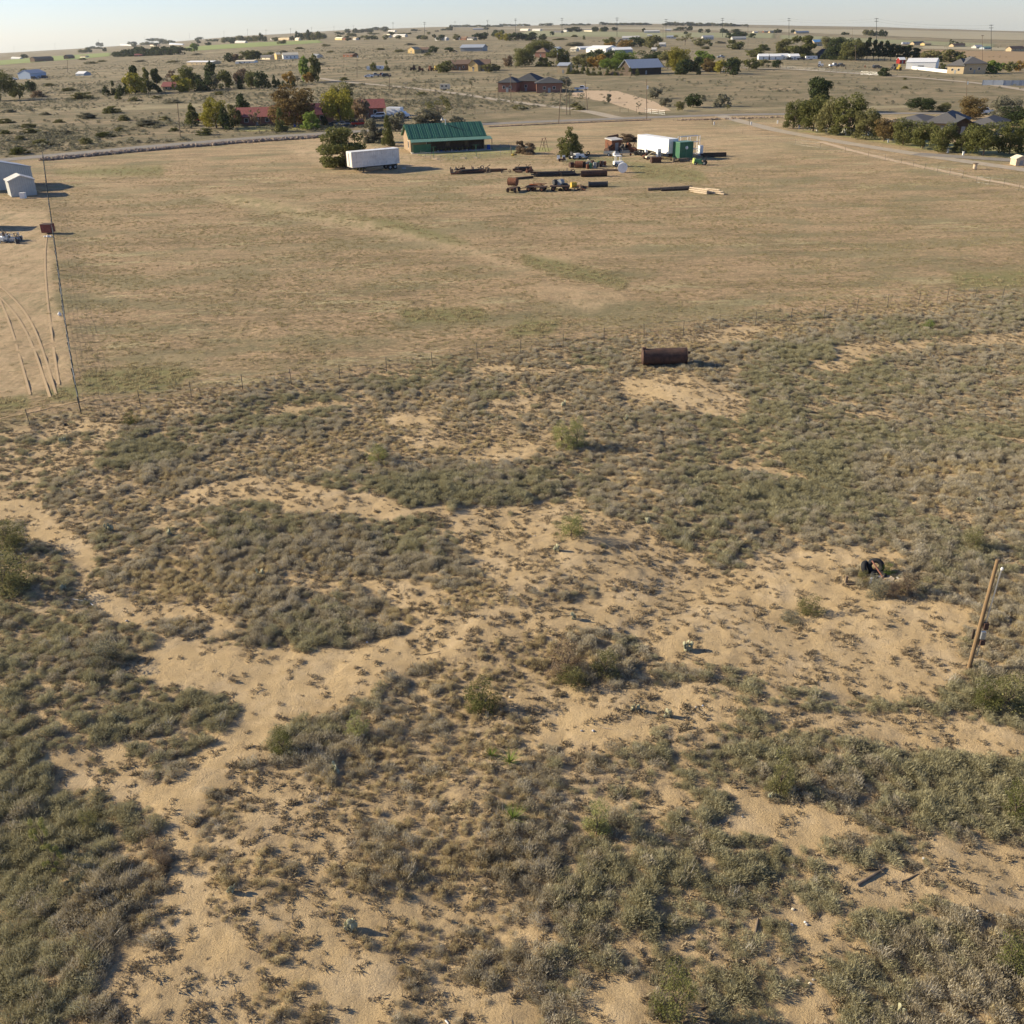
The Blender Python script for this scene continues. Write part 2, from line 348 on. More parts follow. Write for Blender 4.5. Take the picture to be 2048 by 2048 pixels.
# ------------------------------------------------------------------ ground sheet
class NT:
    def __init__(s, name):
        s.m = bpy.data.materials.new(name); s.m.use_nodes = True; s.t = s.m.node_tree; s.b = s.t.nodes['Principled BSDF']
        s.b.inputs['Roughness'].default_value = .95; s.b.inputs['Specular IOR Level'].default_value = .1
        s.pos = s.t.nodes.new('ShaderNodeNewGeometry').outputs['Position']
    def L(s, a, b): s.t.links.new(a, b)
    def noise(s, scale, det=5, rough=.55, lo=.4, hi=.6, sx=1, sy=1, off=0):
        mp = s.t.nodes.new('ShaderNodeMapping'); mp.inputs['Scale'].default_value = (sx, sy, 1); mp.inputs['Location'].default_value = (off, off*1.7, 0); s.L(s.pos, mp.inputs[0])
        n = s.t.nodes.new('ShaderNodeTexNoise'); n.inputs['Scale'].default_value = scale; n.inputs['Detail'].default_value = det; n.inputs['Roughness'].default_value = rough
        s.L(mp.outputs[0], n.inputs['Vector'])
        return s.rng(n.outputs[0], lo, hi)
    def rng(s, a, lo, hi, t0=0, t1=1):
        r = s.t.nodes.new('ShaderNodeMapRange'); r.inputs[1].default_value = lo; r.inputs[2].default_value = hi; r.inputs[3].default_value = t0; r.inputs[4].default_value = t1
        s.L(a, r.inputs[0]); return r.outputs[0]
    def attr(s, n):
        a = s.t.nodes.new('ShaderNodeAttribute'); a.attribute_name = n; return a.outputs['Fac']
    def math(s, op, a, b=None, c=None, clamp=False):
        m = s.t.nodes.new('ShaderNodeMath'); m.operation = op; m.use_clamp = clamp
        for i, q in enumerate((a, b, c)):
            if q is None: continue
            if isinstance(q, (int, float)): m.inputs[i].default_value = q
            else: s.L(q, m.inputs[i])
        return m.outputs[0]
    def mix(s, f, a, b):
        m = s.t.nodes.new('ShaderNodeMix'); m.data_type = 'RGBA'
        for i, q in ((0, f), (6, a), (7, b)):
            if isinstance(q, tuple): m.inputs[i].default_value = q+(1,)
            elif isinstance(q, (int, float)): m.inputs[i].default_value = q
            else: s.L(q, m.inputs[i])
        return m.outputs[2]
SANDC = (.66, .49, .265); SANDC2 = (.585, .425, .22)
def ground_material():
    s = NT('dry_ground')
    bare, dens, green, field, fb, far = [s.attr(a) for a in ('bare', 'dens', 'green', 'field', 'fbare', 'far')]
    fine = s.noise(14, 6, .7, .35, .68); mid = s.noise(1.3, 6, .6, .38, .62); big = s.noise(.16, 5, .6, .4, .6)
    grit = s.noise(45, 3, .7, .3, .7)
    sand = s.mix(mid, SANDC, SANDC2); sand = s.mix(s.math('MULTIPLY', grit, .55), sand, (.40, .28, .15))
    crumbs = s.noise(7, 4, .75, .60, .66, off=4)
    sand = s.mix(s.math('MULTIPLY', s.noise(.35, 6, .7, .50, .62, off=19), .45), sand, (.70, .54, .33))
    sand = s.mix(s.math('MULTIPLY', s.noise(.9, 7, .8, .54, .64, off=29), .45), sand, (.42, .31, .18))
    sand = s.mix(s.math('MULTIPLY', crumbs, .5), sand, (.20, .15, .095))
    # litter under the scrub
    lit = s.mix(fine, (.38, .28, .17), (.22, .175, .11))
    k = s.math('MULTIPLY', s.math('SUBTRACT', 1, bare, clamp=True), s.noise(2.2, 6, .7, .40, .60, off=2))
    k = s.math('MULTIPLY', k, .85)
    near = s.mix(k, sand, lit)
    # mown field
    fsand = s.mix(mid, (.68, .475, .285), (.58, .40, .235))
    brown = s.mix(s.noise(.9, 6, .75, .38, .62, off=7), (.46, .335, .19), (.325, .25, .145))
    pale = (.60, .50, .28); olive = (.30, .28, .15)
    hfk = s.math('ADD', s.math('MULTIPLY', s.math('SUBTRACT', s.noise(1.7, 8, .85, .2, .8, .7, 1, off=61), .5), 3.0), s.math('MULTIPLY', s.noise(.12, 6, .7, .35, .65, .4, 1, off=71), 1.0), clamp=True)
    brown = s.mix(s.math('MULTIPLY', hfk, .8), (.56, .41, .235), s.mix(mid, (.235, .19, .10), (.17, .145, .08)))
    f1 = s.mix(s.math('MULTIPLY', s.math('MULTIPLY', s.noise(.24, 8, .8, .45, .54, .30, 1, off=11), s.noise(1.2, 8, .85, .36, .56, .5, 1, off=81)), .95), brown, fsand)
    f1 = s.mix(s.math('MULTIPLY', s.noise(.17, 7, .75, .56, .62, .3, 1, off=31), .85), f1, pale)
    f1 = s.mix(s.math('MULTIPLY', s.noise(.10, 6, .7, .50, .58, .5, 1, off=51), .6), f1, olive)
    stub = s.noise(2.2, 7, .85, .44, .58, off=3)
    f1 = s.mix(s.math('MULTIPLY', stub, .5), f1, (.20, .17, .095))
    gk = s.math('MULTIPLY', green, s.noise(.8, 6, .8, .3, .5, off=9))
    f1 = s.mix(s.math('MULTIPLY', gk, .95), f1, s.mix(fine, (.33, .30, .135), (.25, .24, .105)))
    f1 = s.mix(s.math('MULTIPLY', fb, s.noise(.55, 7, .8, .36, .60, 1, .35, off=13)), f1, (.66, .49, .29))
    # open range beyond the road
    r1 = s.mix(s.noise(.045, 8, .7, .40, .60, off=21), (.33, .26, .155), (.20, .172, .098))
    r1 = s.mix(s.math('MULTIPLY', s.noise(.03, 8, .72, .56, .66, .6, 1, off=5), .8), r1, (.48, .355, .22))
    r1 = s.mix(s.math('MULTIPLY', s.noise(.20, 6, .75, .52, .60, .7, 1, off=15), .75), r1, (.18, .175, .10))
    r1 = s.mix(s.math('MULTIPLY', s.noise(.014, 6, .7, .56, .66, .4, 1, off=25), .6), r1, (.50, .42, .25))
    col = s.mix(field, near, f1); col = s.mix(far, col, r1)
    s.L(col, s.b.inputs['Base Color'])
    h = s.math('ADD', s.math('MULTIPLY', fine, .4), s.math('ADD', s.math('MULTIPLY', grit, .2), s.math('MULTIPLY', mid, .6)))
    h = s.math('ADD', h, s.math('MULTIPLY', stub, s.math('MULTIPLY', field, 1.2)))
    bp = s.t.nodes.new('ShaderNodeBump'); bp.inputs['Distance'].default_value = .10; bp.inputs['Strength'].default_value = .9
    s.L(h, bp.inputs['Height']); s.L(bp.outputs[0], s.b.inputs['Normal'])
    return s.m
def build_ground():
    az = np.concatenate([np.linspace(-180, -44, 40)[:-1], np.linspace(-44, 44, 620), np.linspace(44, 180, 40)[1:-1]])*math.pi/180
    r = np.concatenate([[.01, 4, 8, 12], np.geomspace(15, DMAX, 820)])
    A, Rr = np.meshgrid(az, r); X = Rr*np.sin(A); Y = Rr*np.cos(A)
    Z = ground_z(X, Y)
    b, de, gr, fi, fb, px, py = cover_maps(X, Y, Z)
    na, n = len(az), len(r)
    back = (Y < 5)
    b = np.where(back, .3, b); fi = np.where(back, 0, fi)
    d = np.hypot(X, Y)
    roady = np.interp(px, RPX, RPY)
    far = np.clip((roady-py)/3+.5, 0, 1)*(Y > 60)
    # break up the hand-drawn edges
    q = np.clip(fbm(X*.12, Y*.2, 4)*1.6-.35, .15, 1); fb = np.clip(fb*1.4-(1-q)*.45*(4*fb*(1-fb)+.3), 0, 1); gr = np.clip(gr*1.6-(1-q)*.5, 0, 1)
    nz = fbm(X*.55, Y*.55, 4)-.5; nz2 = fbm(X*2.2, Y*2.2, 3)-.5
    b = np.clip(b+(nz*1.3+nz2*.8)*np.clip(1.6*b*(1.35-b), 0.25, 1), 0, 1)
    i = np.arange(n-1)[:, None]*na; j = np.arange(na)[None, :]; j2 = (j+1) % na
    f = np.stack([i+j, i+j2, i+na+j2, i+na+j], -1).reshape(-1, 4)[:, ::-1]
    me = mesh_np('ground', np.stack([X, Y, Z], -1).reshape(-1, 3), f, ground_material(),
                 dict(bare=b.ravel(), dens=de.ravel(), green=gr.ravel(), field=fi.ravel(), fbare=fb.ravel(), far=far.ravel()))
    me.polygons.foreach_set('use_smooth', [True]*len(me.polygons))
    o = bpy.data.objects.new('ground', me); C.objects.link(o); tag(o, 'dry sandy rangeland with mown field and open scrub', kind='structure')
RPX = np.array([-400, 0, 48, 265, 512, 671, 980, 1117, 1289, 1421, 1536, 1761, 2048, 2500]); RPY = np.array([352, 321, 316, 296, 275, 265.5, 247.5, 242, 235.5, 230.5, 228.5, 227, 226, 228.])
build_ground()
# ------------------------------------------------------------------ roads and sheets laid over the ground
def ribbon(name, pts, width, m, label, lift=.03, px=True, crown=0):
    P = [G(*p) for p in pts] if px else [Vector(p) for p in pts]
    Q = []
    for a, b in zip(P, P[1:]):
        L = (b-a).length; k = max(1, int(L/4))
        for i in range(k): Q.append(a.lerp(b, i/k))
    Q.append(P[-1])
    # smooth
    for _ in range(12):
        Q = [Q[0]]+[(Q[i-1]+Q[i]*2+Q[i+1])/4 for i in range(1, len(Q)-1)]+[Q[-1]]
    n = len(Q); K = 5; v = []
    for i, q in enumerate(Q):
        t = (Q[min(i+1, n-1)]-Q[max(i-1, 0)]); t.z = 0; t.normalize(); s = Vector((t.y, -t.x, 0))
        for j in range(K):
            u = (j/(K-1)-.5)
            ww = width*(1+.06*math.sin(i*.9+j))
            p = q+s*u*ww; v.append((p.x, p.y, 0))
    v = np.array(v); d = np.hypot(v[:, 0], v[:, 1]); v[:, 2] = ground_z(v[:, 0], v[:, 1])+lift+np.clip(d-300, 0, 9e9)*.0004
    f = np.array([(i*K+j, i*K+j+1, (i+1)*K+j+1, (i+1)*K+j) for i in range(n-1) for j in range(K-1)])
    me = mesh_np(name, v, f[:, ::-1], m); o = bpy.data.objects.new(name, me); C.objects.link(o)
    return tag(o, label, kind='structure')
def sheet(name, P, m, label, lift=.12, step=None):
    """P: photo-pixel outline, filled with a grid that follows the terrain"""
    W = [G(*p) for p in P]; xs = [p.x for p in W]; ys = [p.y for p in W]
    n = 70; gx = np.linspace(min(xs), max(xs), n); gy = np.linspace(min(ys), max(ys), n)
    X, Y = np.meshgrid(gx, gy); ins = np.zeros_like(X, bool); k = len(W)
    for i in range(k):
        a, b = W[i], W[(i+1) % k]
        if a.y == b.y: continue
        ins ^= ((a.y > Y) != (b.y > Y)) & (X < (b.x-a.x)*(Y-a.y)/(b.y-a.y)+a.x)
    d = np.hypot(X, Y); Z = ground_z(X, Y)+lift*.4+np.clip(d-300, 0, 9e9)*.00012
    f = [(i*n+j, i*n+j+1, (i+1)*n+j+1, (i+1)*n+j) for i in range(n-1) for j in range(n-1) if ins[i, j] and ins[i+1, j+1]]
    if not f: return
    me = mesh_np(name, np.stack([X, Y, Z], -1).reshape(-1, 3), np.array(f), m); o = bpy.data.objects.new(name, me); C.objects.link(o)
    return tag(o, label, kind='structure')
def plain(name, c1, c2, scale, c3=None, sx=1, sy=1):
    s = NT(name); col = s.mix(s.noise(scale, 7, .7, .38, .62, sx, sy), c1, c2)
    if c3: col = s.mix(s.math('MULTIPLY', s.noise(scale*.3, 5, .7, .52, .62, sx, sy, off=8), .7), col, c3)
    s.L(col, s.b.inputs['Base Color']); return s.m
asphalt = plain('old_asphalt', (.28, .25, .21), (.23, .21, .175), .8, (.34, .29, .22))
gravel = plain('pale_gravel', (.42, .36, .265), (.36, .30, .22), .6, (.48, .38, .25))
dirt = plain('sandy_dirt', (.55, .41, .26), (.47, .345, .215), .5)
ruts = plain('sand_rut', (.475, .345, .20), (.43, .31, .175), 2.5)
crop = plain('green_crop', (.28, .32, .105), (.23, .27, .09), .05, (.31, .31, .13), .4, 1)
crop2 = plain('olive_crop', (.31, .30, .155), (.26, .255, .13), .03, (.36, .32, .19), .3, 1)
plough = plain('brown_field', (.38, .265, .14), (.31, .215, .115), .05, None, .2, 1)
paleg = plain('pale_grassland', (.42, .36, .225), (.36, .31, .195), .02, (.31, .28, .17), .25, 1)
lawn = plain('thin_lawn', (.33, .30, .12), (.27, .25, .10), .8, (.42, .33, .19))
ribbon('road', [(a, b) for a, b in zip(RPX[1:-1], RPY[1:-1])], 7.0, asphalt, 'grey asphalt road running across behind the field', .05)
ribbon('dirt_road', [(640, 157), (682, 164), (800, 174), (900, 185), (1024, 204), (1120, 215), (1178, 223), (1235, 236)], 5, gravel, 'pale gravel road joining the asphalt road', .04)
ribbon('driveway', [(1440, 232), (1500, 247), (1536, 258), (1600, 270), (1670, 282), (1762, 298.5), (1832, 308), (1901, 319), (1960, 327), (2048, 340), (2150, 355)], 4.2, gravel, 'gravel driveway below the row of trees', .05)
ribbon('track', [(1640, 283), (1725, 308), (1780, 320), (1832, 331), (1900, 346), (2040, 373), (2140, 392)], 1.8, dirt, 'narrow dirt track beside the wire fence', .03)
for q_ in ([(0, 572), (45, 600), (72, 650), (92, 720), (112, 790)], [(-10, 585), (30, 612), (58, 665), (80, 730), (100, 795)], [(100, 440), (88, 500), (92, 580), (104, 680), (118, 770)], [(0, 838), (60, 822), (110, 812), (170, 800)], [(0, 600), (25, 650), (40, 720), (60, 790)]):
    ribbon('tyre_track', q_, .22, ruts, 'tyre track pressed into the sandy yard at the left', .04)
ribbon('parking_apron', [(1832, 308), (1901, 314), (1960, 317), (2048, 322), (2120, 327)], 5, asphalt, 'grey paved apron in front of the garden trees', .075)
ribbon('far_lane', [(1300, 130), (1450, 135), (1536, 138), (1600, 140), (1722, 148), (1850, 157), (1971, 168), (2048, 180), (2150, 195)], 6, gravel, 'pale lane crossing the range on the right', .06)
sheet('sandy_drive', [(1150, 180), (1235, 182), (1310, 203), (1345, 222), (1280, 226), (1215, 205), (1140, 193)], dirt, 'sandy driveway beside the brick house')
sheet('crop_field', [(-60, 137), (0, 130), (225, 112), (225, 105), (100, 113), (0, 121), (-60, 126)], crop, 'bright green crop field at the left horizon')
sheet('crop_field', [(366, 103), (512, 94), (650, 85), (640, 80), (512, 85), (366, 94)], crop, 'bright green crop strip behind the windbreak')
sheet('grass_field', [(1000, 74), (1300, 75), (1550, 77), (1550, 67), (1300, 65), (1060, 65)], crop2, 'olive grass field beyond the houses')
sheet('grass_field', [(1560, 78), (1840, 90), (1990, 96), (1990, 88), (1800, 80), (1560, 70)], crop2, 'olive field beyond the pine row')
sheet('pale_field', [(980, 64), (1540, 64), (1900, 78), (2070, 82), (2070, 67), (1760, 60), (1500, 56), (1000, 57)], paleg, 'pale grassland under the right horizon', .3)
sheet('plough_field', [(1835, 121), (2070, 133), (2070, 104), (1840, 99)], plough, 'brown ploughed field on the right')
sheet('pale_field', [(1836, 98), (2070, 103), (2070, 97), (1850, 92)], paleg, 'pale strip above the brown field', .3)
sheet('lawn', [(830, 312), (1100, 304), (1110, 296), (1060, 293), (985, 296), (835, 305)], lawn, 'thin lawn in front of the green roofed house', .03)
sheet('lawn', [(475, 264), (690, 258), (690, 246), (475, 254)], lawn, 'lawn in front of the red roofed house', .05)
sheet('lawn', [(1590, 262), (1700, 275), (1850, 300), (2060, 318), (2060, 296), (1850, 280), (1700, 262)], lawn, 'lawn under the garden trees on the right', .03)
# ------------------------------------------------------------------ plants that cover the ground (instanced tufts)
def tuft_mesh(name, n, rad, h, wd, spread, m, seed, ln=.105):
    """a fuzzy dome of short thin sprigs, mostly pointing up and outwards"""
    g = np.random.default_rng(seed); v = []; f = []
    lob = [(g.uniform(-.55, .55)*rad, g.uniform(-.55, .55)*rad, g.uniform(.6, 1.05)) for _ in range(4)]+[(0, 0, 1)]
    for i in range(n):
        lx, ly, lh = lob[g.integers(0, len(lob))]
        a = g.uniform(0, 2*math.pi); q = math.sqrt(g.uniform(0, 1)); rr = rad*.55*q
        bx, by = lx+rr*math.cos(a), ly+rr*math.sin(a)
        top = h*lh*math.sqrt(max(.04, 1-q*q*.85)); bz = top*g.uniform(0, 1)**.6-ln*.4
        dx, dy = spread*(bx/rad+g.uniform(-1.2, 1.2)), spread*(by/rad+g.uniform(-1.2, 1.2)); L = ln*g.uniform(.5, 1.3)
        bz = max(bz, -.02)
        c = g.uniform(0, math.pi); wx, wy = math.cos(c)*wd*g.uniform(.5, 1.3), math.sin(c)*wd*g.uniform(.5, 1.3)
        o = len(v)
        v += [(bx-wx, by-wy, bz), (bx+wx, by+wy, bz), (bx+dx*L, by+dy*L, bz+L)]; f += [(o, o+1, o+2)]
    return mesh_np(name, np.array(v), np.array(f), m)
def scatter(name, label, meshes, P, rot, scl, seed=0):
    """one object whose points carry instanced tufts"""
    me = bpy.data.meshes.new(name); me.vertices.add(len(P)); me.vertices.foreach_set('co', P.astype(np.float32).ravel())
    a = me.attributes.new('rot', 'FLOAT', 'POINT'); a.data.foreach_set('value', rot.astype(np.float32))
    a = me.attributes.new('scl', 'FLOAT_VECTOR', 'POINT'); a.data.foreach_set('vector', scl.astype(np.float32).ravel())
    o = bpy.data.objects.new(name, me); C.objects.link(o); tag(o, label, kind='stuff')
    ng = bpy.data.node_groups.new(name, 'GeometryNodeTree')
    ng.interface.new_socket('Geometry', in_out='INPUT', socket_type='NodeSocketGeometry'); ng.interface.new_socket('Geometry', in_out='OUTPUT', socket_type='NodeSocketGeometry')
    gi = ng.nodes.new('NodeGroupInput'); go = ng.nodes.new('NodeGroupOutput'); iop = ng.nodes.new('GeometryNodeInstanceOnPoints'); j = ng.nodes.new('GeometryNodeJoinGeometry')
    for k, tm in enumerate(meshes):
        to = bpy.data.objects.new(tm.name, tm)
        oi = ng.nodes.new('GeometryNodeObjectInfo'); oi.inputs['Object'].default_value = to; oi.inputs['As Instance'].default_value = True
        ng.links.new(oi.outputs['Geometry'], j.inputs[0])
    na = ng.nodes.new('GeometryNodeInputNamedAttribute'); na.data_type = 'FLOAT'; na.inputs['Name'].default_value = 'rot'
    nb = ng.nodes.new('GeometryNodeInputNamedAttribute'); nb.data_type = 'FLOAT_VECTOR'; nb.inputs['Name'].default_value = 'scl'
    cx = ng.nodes.new('ShaderNodeCombineXYZ'); ng.links.new(na.outputs[0], cx.inputs[2])
    ri = ng.nodes.new('FunctionNodeRandomValue'); ri.data_type = 'INT'
    ri.inputs[4].default_value = 0; ri.inputs[5].default_value = len(meshes)-1
    ng.links.new(gi.outputs[0], iop.inputs['Points']); ng.links.new(j.outputs[0], iop.inputs['Instance']); iop.inputs['Pick Instance'].default_value = True
    ng.links.new(ri.outputs[2], iop.inputs['Instance Index']); ng.links.new(cx.outputs[0], iop.inputs['Rotation']); ng.links.new(nb.outputs[0], iop.inputs['Scale'])
    ng.links.new(iop.outputs[0], go.inputs[0])
    md = o.modifiers.new('cover', 'NODES'); md.node_group = ng
    return o
def candidates(dens, d0, d1):
    """points uniform in area (dens per square metre) inside the view"""
    hw = lambda yy: .60*np.hypot(yy, 14)+6
    W = float(hw(d1)); n = int(dens*(d1-d0)*2*W)
    x = rng.uniform(-W, W, n); y = rng.uniform(d0, d1, n); k = np.abs(x) < hw(y); return x[k], y[k]
scrub_m = leaf_mat('grey_scrub', [(.30, .25, .155), (.44, .38, .255), (.60, .535, .395)], .6, .3)
grass_m = leaf_mat('dry_grass', [(.32, .25, .14), (.50, .405, .225), (.68, .58, .34)], .7, .3)
weed_m = leaf_mat('dark_weed', [(.20, .155, .095), (.30, .24, .15), (.42, .34, .22)], .6, .2)
olive_m = leaf_mat('olive_scrub', [(.265, .235, .13), (.38, .345, .20), (.52, .475, .295)], .6, .3)
stub_m = leaf_mat('stubble', [(.25, .20, .11), (.38, .31, .17), (.56, .48, .27)], .7, .3)
T_scrub = [tuft_mesh('scrub_tuft', 480, .45, .38, .011, .6, scrub_m, k) for k in range(4)]
T_olive = [tuft_mesh('olive_tuft', 440, .45, .35, .012, .8, olive_m, 10+k) for k in range(3)]
T_grass = [tuft_mesh('grass_tuft', 200, .28, .30, .009, .5, grass_m, 20+k) for k in range(3)]
T_weed = [tuft_mesh('weed_tuft', 40, .13, .075, .014, .9, weed_m, 30+k, .05) for k in range(4)]
dead_m = leaf_mat('dead_stem', [(.30, .26, .20), (.46, .41, .32), (.64, .58, .46)], .6, .1)
T_dead = [tuft_mesh('dead_tuft', 60, .40, .45, .007, .9, dead_m, 60+k, .34) for k in range(3)]
T_stub = [tuft_mesh('stubble_tuft', 40, .34, .09, .028, .6, stub_m, 40+k, .09) for k in range(4)]
def place_cover():
    # clumpy scrub in front of the field
    x, y = candidates(24, 14, 165); z = ground_z(x, y)
    b, de, gr, fi, fb, px, py = cover_maps(x, y, z)
    fs = sample(FIELDS, px, py); ok = (px > -80) & (px < 2130) & (py < 2150) & (fs < rng.random(len(x))**.6*.98) & (fs < .97)
    x, y, z, b, de, px, py = [q[ok] for q in (x, y, z, b, de, px, py)]
    n1 = fbm(x*.42+3, y*.42, 4); n2 = fbm(x*1.5, y*1.5+7, 3)
    nz = (n1-.5)*1.3+(n2-.5)*.9
    cov = np.clip(.955-np.clip(b, 0, 1)**1.35*1.62+de*.16+nz*(1.15-.25*b)-np.clip((b-.8)*5, 0, 1)*.35, 0, 1)
    right = np.clip((px-1300)/500, 0, 1)*np.clip((1150-py)/250, 0, 1)
    cov = np.clip(cov+right*.08-sample(FIELDS, px, py)*.35, 0, 1)
    u = rng.random(len(x))
    pick = u < np.clip((cov-.34)*1.6, 0, 1)*(.50+.12*de)
    size = (.25+.36*np.clip(cov-.35, 0, 1)+.20*de)*(.8+.5*n2)*np.exp(rng.normal(0, .40, len(x))); size = np.minimum(size, .98)
    kindn = fbm(x*.11+40, y*.11, 3)+(rng.random(len(x))-.5)*.22-.06*np.clip((350-px)/350, 0, 1)
    def emit(sel, nm, lab, T, hs=1.0):
        s = size[sel]; k = sel.sum()
        scatter(nm, lab, T, np.stack([x[sel], y[sel], z[sel]], -1), rng.uniform(0, 6.3, k), np.stack([s, s, s*rng.uniform(.75, 1.25, k)*(1+.12*de[sel])*hs], -1)); print(nm, k)
    gsel = pick & (kindn > .60)
    osel = pick & (kindn < .425)
    ssel = pick & ~gsel & ~osel
    emit(ssel, 'grey_scrub', 'low grey sage scrub covering the sandy foreground', T_scrub)
    emit(osel, 'olive_scrub', 'olive green low scrub mixed through the foreground', T_olive)
    emit(gsel, 'dry_grass', 'tan dry grass tufts mixed into the scrub', T_grass, 1.0)
    dsel = (rng.random(len(x)) < .012) & (cov > .45)
    emit(dsel, 'dead_stems', 'pale dead stems standing among the scrub', T_dead, 1.2)
    # little dark weeds
    wp = (~pick) & (rng.random(len(x)) < np.clip(.95-b*.85+(n2-.5)*2.4-np.clip((b-.9)*8, 0, 1)*.25, .03, .95)*.72)
    s = rng.uniform(.45, 1.9, len(x))**1.0
    k = wp.sum(); scatter('small_weeds', 'small dark dry weeds dotted over the bare sand', T_weed, np.stack([x[wp], y[wp], z[wp]], -1), rng.uniform(0, 6.3, k), np.stack([s[wp]*1.15, s[wp]*1.15, s[wp]*rng.uniform(.6, 1.3, k)], -1)); print('weeds', k)
    # mown field stubble
    x, y = candidates(7.5, 70, 262); z = ground_z(x, y)
    b, de, gr, fi, fb, px, py = cover_maps(x, y, z)
    n1 = fbm(x*.16, y*.22, 4); d = np.hypot(x, y)
    ok = (px > -60) & (px < 2110) & (fi > .5) & (py > 262) & (rng.random(len(x)) < np.clip((262-d)/110, 0, 1)*np.clip(.35+(n1-.45)*2.2-fb*.75+gr*.3, .02, .9)*.5)
    s = rng.uniform(.4, 1.2, ok.sum())*(1+gr[ok]*.5)
    k = ok.sum(); scatter('field_stubble', 'short dry stubble of the mown field', T_stub, np.stack([x[ok], y[ok], z[ok]], -1), rng.uniform(0, 6.3, k), np.stack([s, s, s], -1)); print('stub', k)
place_cover()
# ------------------------------------------------------------------ trees
def crown_mesh(name, seed, kind, n, leaf):
    """unit crown: x,y within +-.5, z 0..1, made of many leaf clusters spread over lobes"""
    g = np.random.default_rng(seed); lobes = []
    if kind == 'round':
        for k in range(34):
            th = g.uniform(0, 6.28); z = g.uniform(.06, .86); r = .37*math.sqrt(max(.05, 1-((z-.45)/.58)**2))*g.uniform(.45, 1.25)
            lobes.append((r*math.cos(th), r*math.sin(th), z, g.uniform(.12, .21)))
    elif kind == 'dome':   # wide spreading crown that reaches low
        for k in range(40):
            th = g.uniform(0, 6.28); z = g.uniform(.05, .93)**1.5; r = .40*math.sqrt(max(.03, 1-(z/.98)**2))*g.uniform(.3, 1.15)
            lobes.append((r*math.cos(th), r*math.sin(th), z, g.uniform(.09, .17)))
    elif kind == 'cone':
        for k in range(34):
            z = g.uniform(.03, .93); r = .34*(1-z)**.75*g.uniform(.5, 1.1); th = g.uniform(0, 6.28)
            lobes.append((r*math.cos(th), r*math.sin(th), z, .05+.13*(1-z)))
    elif kind == 'pine':
        for k in range(24):
            z = g.uniform(.0, .92); r = .32*(1-.72*z)*g.uniform(.3, 1.2); th = g.uniform(0, 6.28)
            lobes.append((r*math.cos(th), r*math.sin(th), z, g.uniform(.08, .15)))
    elif kind == 'poplar':
        for k in range(24):
            z = g.uniform(.05, .92); r = .30*math.sqrt(max(.05, 1-((z-.45)/.56)**2))*g.uniform(.2, 1.1); th = g.uniform(0, 6.28)
            lobes.append((r*math.cos(th), r*math.sin(th), z, g.uniform(.10, .18)))
    elif kind == 'sparse':
        for k in range(15):
            th = g.uniform(0, 6.28); z = g.uniform(.2, .9); r = .38*math.sqrt(max(.05, 1-((z-.5)/.6)**2))*g.uniform(.4, 1.2)
            lobes.append((r*math.cos(th), r*math.sin(th), z, g.uniform(.06, .12)))
    lb = np.array(lobes); wt = lb[:, 3]**2; wt /= wt.sum()
    idx = g.choice(len(lb), n, p=wt); d = g.normal(size=(n, 3)); d /= np.linalg.norm(d, axis=1)[:, None]
    rad = lb[idx, 3]*g.uniform(.35, 1.12, n)**.5
    c = lb[idx, :3]+d*rad[:, None]*np.array([1, 1, .85]); c[:, 2] = np.clip(c[:, 2], 0, 1)
    nr = d+g.normal(size=(n, 3))*.75; nr /= np.linalg.norm(nr, axis=1)[:, None]
    up = g.normal(size=(n, 3)); a = np.cross(nr, up); a /= np.linalg.norm(a, axis=1)[:, None]; b = np.cross(nr, a)
    s = (leaf*g.uniform(.5, 1.4, n))[:, None]
    ea, eb = a*s, b*s*.7
    v = np.stack([c-ea, c-eb*.9+ea*.1, c+ea, c+eb], 1).reshape(-1, 3); f = np.arange(4*n).reshape(n, 4)
    me = bpy.data.meshes.new(name); me = mesh_np(name, v, f, None); me.materials.append(LEAF['green'])
    return me
def trunk_mesh(name, seed, kind, h0=.25):
    g = random.Random(seed); b = MB()
    if kind in ('cone',): b.cyl((0, 0, -.02), (0, 0, .6), .03, .012, 7)
    elif kind in ('pine', 'poplar'):
        b.cyl((0, 0, -.02), (g.uniform(-.02, .02), 0, .55), .035, .022, 7); b.cyl((0, 0, .55), (0, 0, .93), .022, .006, 6)
        for i in range(7):
            z = g.uniform(.2, .8); t = g.uniform(0, 6.28); b.cyl((0, 0, z), (.22*math.cos(t), .22*math.sin(t), z+.07), .010, .004, 5)
    else:
        b.cyl((0, 0, -.02), (.01, 0, h0), .036, .028, 8)
        for i in range(6):
            t = i*1.05+g.uniform(-.3, .3); r = g.uniform(.12, .25); z = g.uniform(.5, .75); m = (r*.5*math.cos(t), r*.5*math.sin(t), (h0+z)/2)
            b.cyl((.01, 0, h0-.02), m, .018, .012, 6); b.cyl(m, (r*math.cos(t), r*math.sin(t), z), .012, .005, 5)
            t2 = t+.6; b.cyl(m, (m[0]+.12*math.cos(t2), m[1]+.12*math.sin(t2), m[2]+.15), .009, .004, 5)
    me = bpy.data.meshes.new(name); me.from_pydata(b.v, [], b.f); me.materials.append(bark); me.update(); return me
bark = mat('bark', (.17, .13, .095), .95, .3, 8)
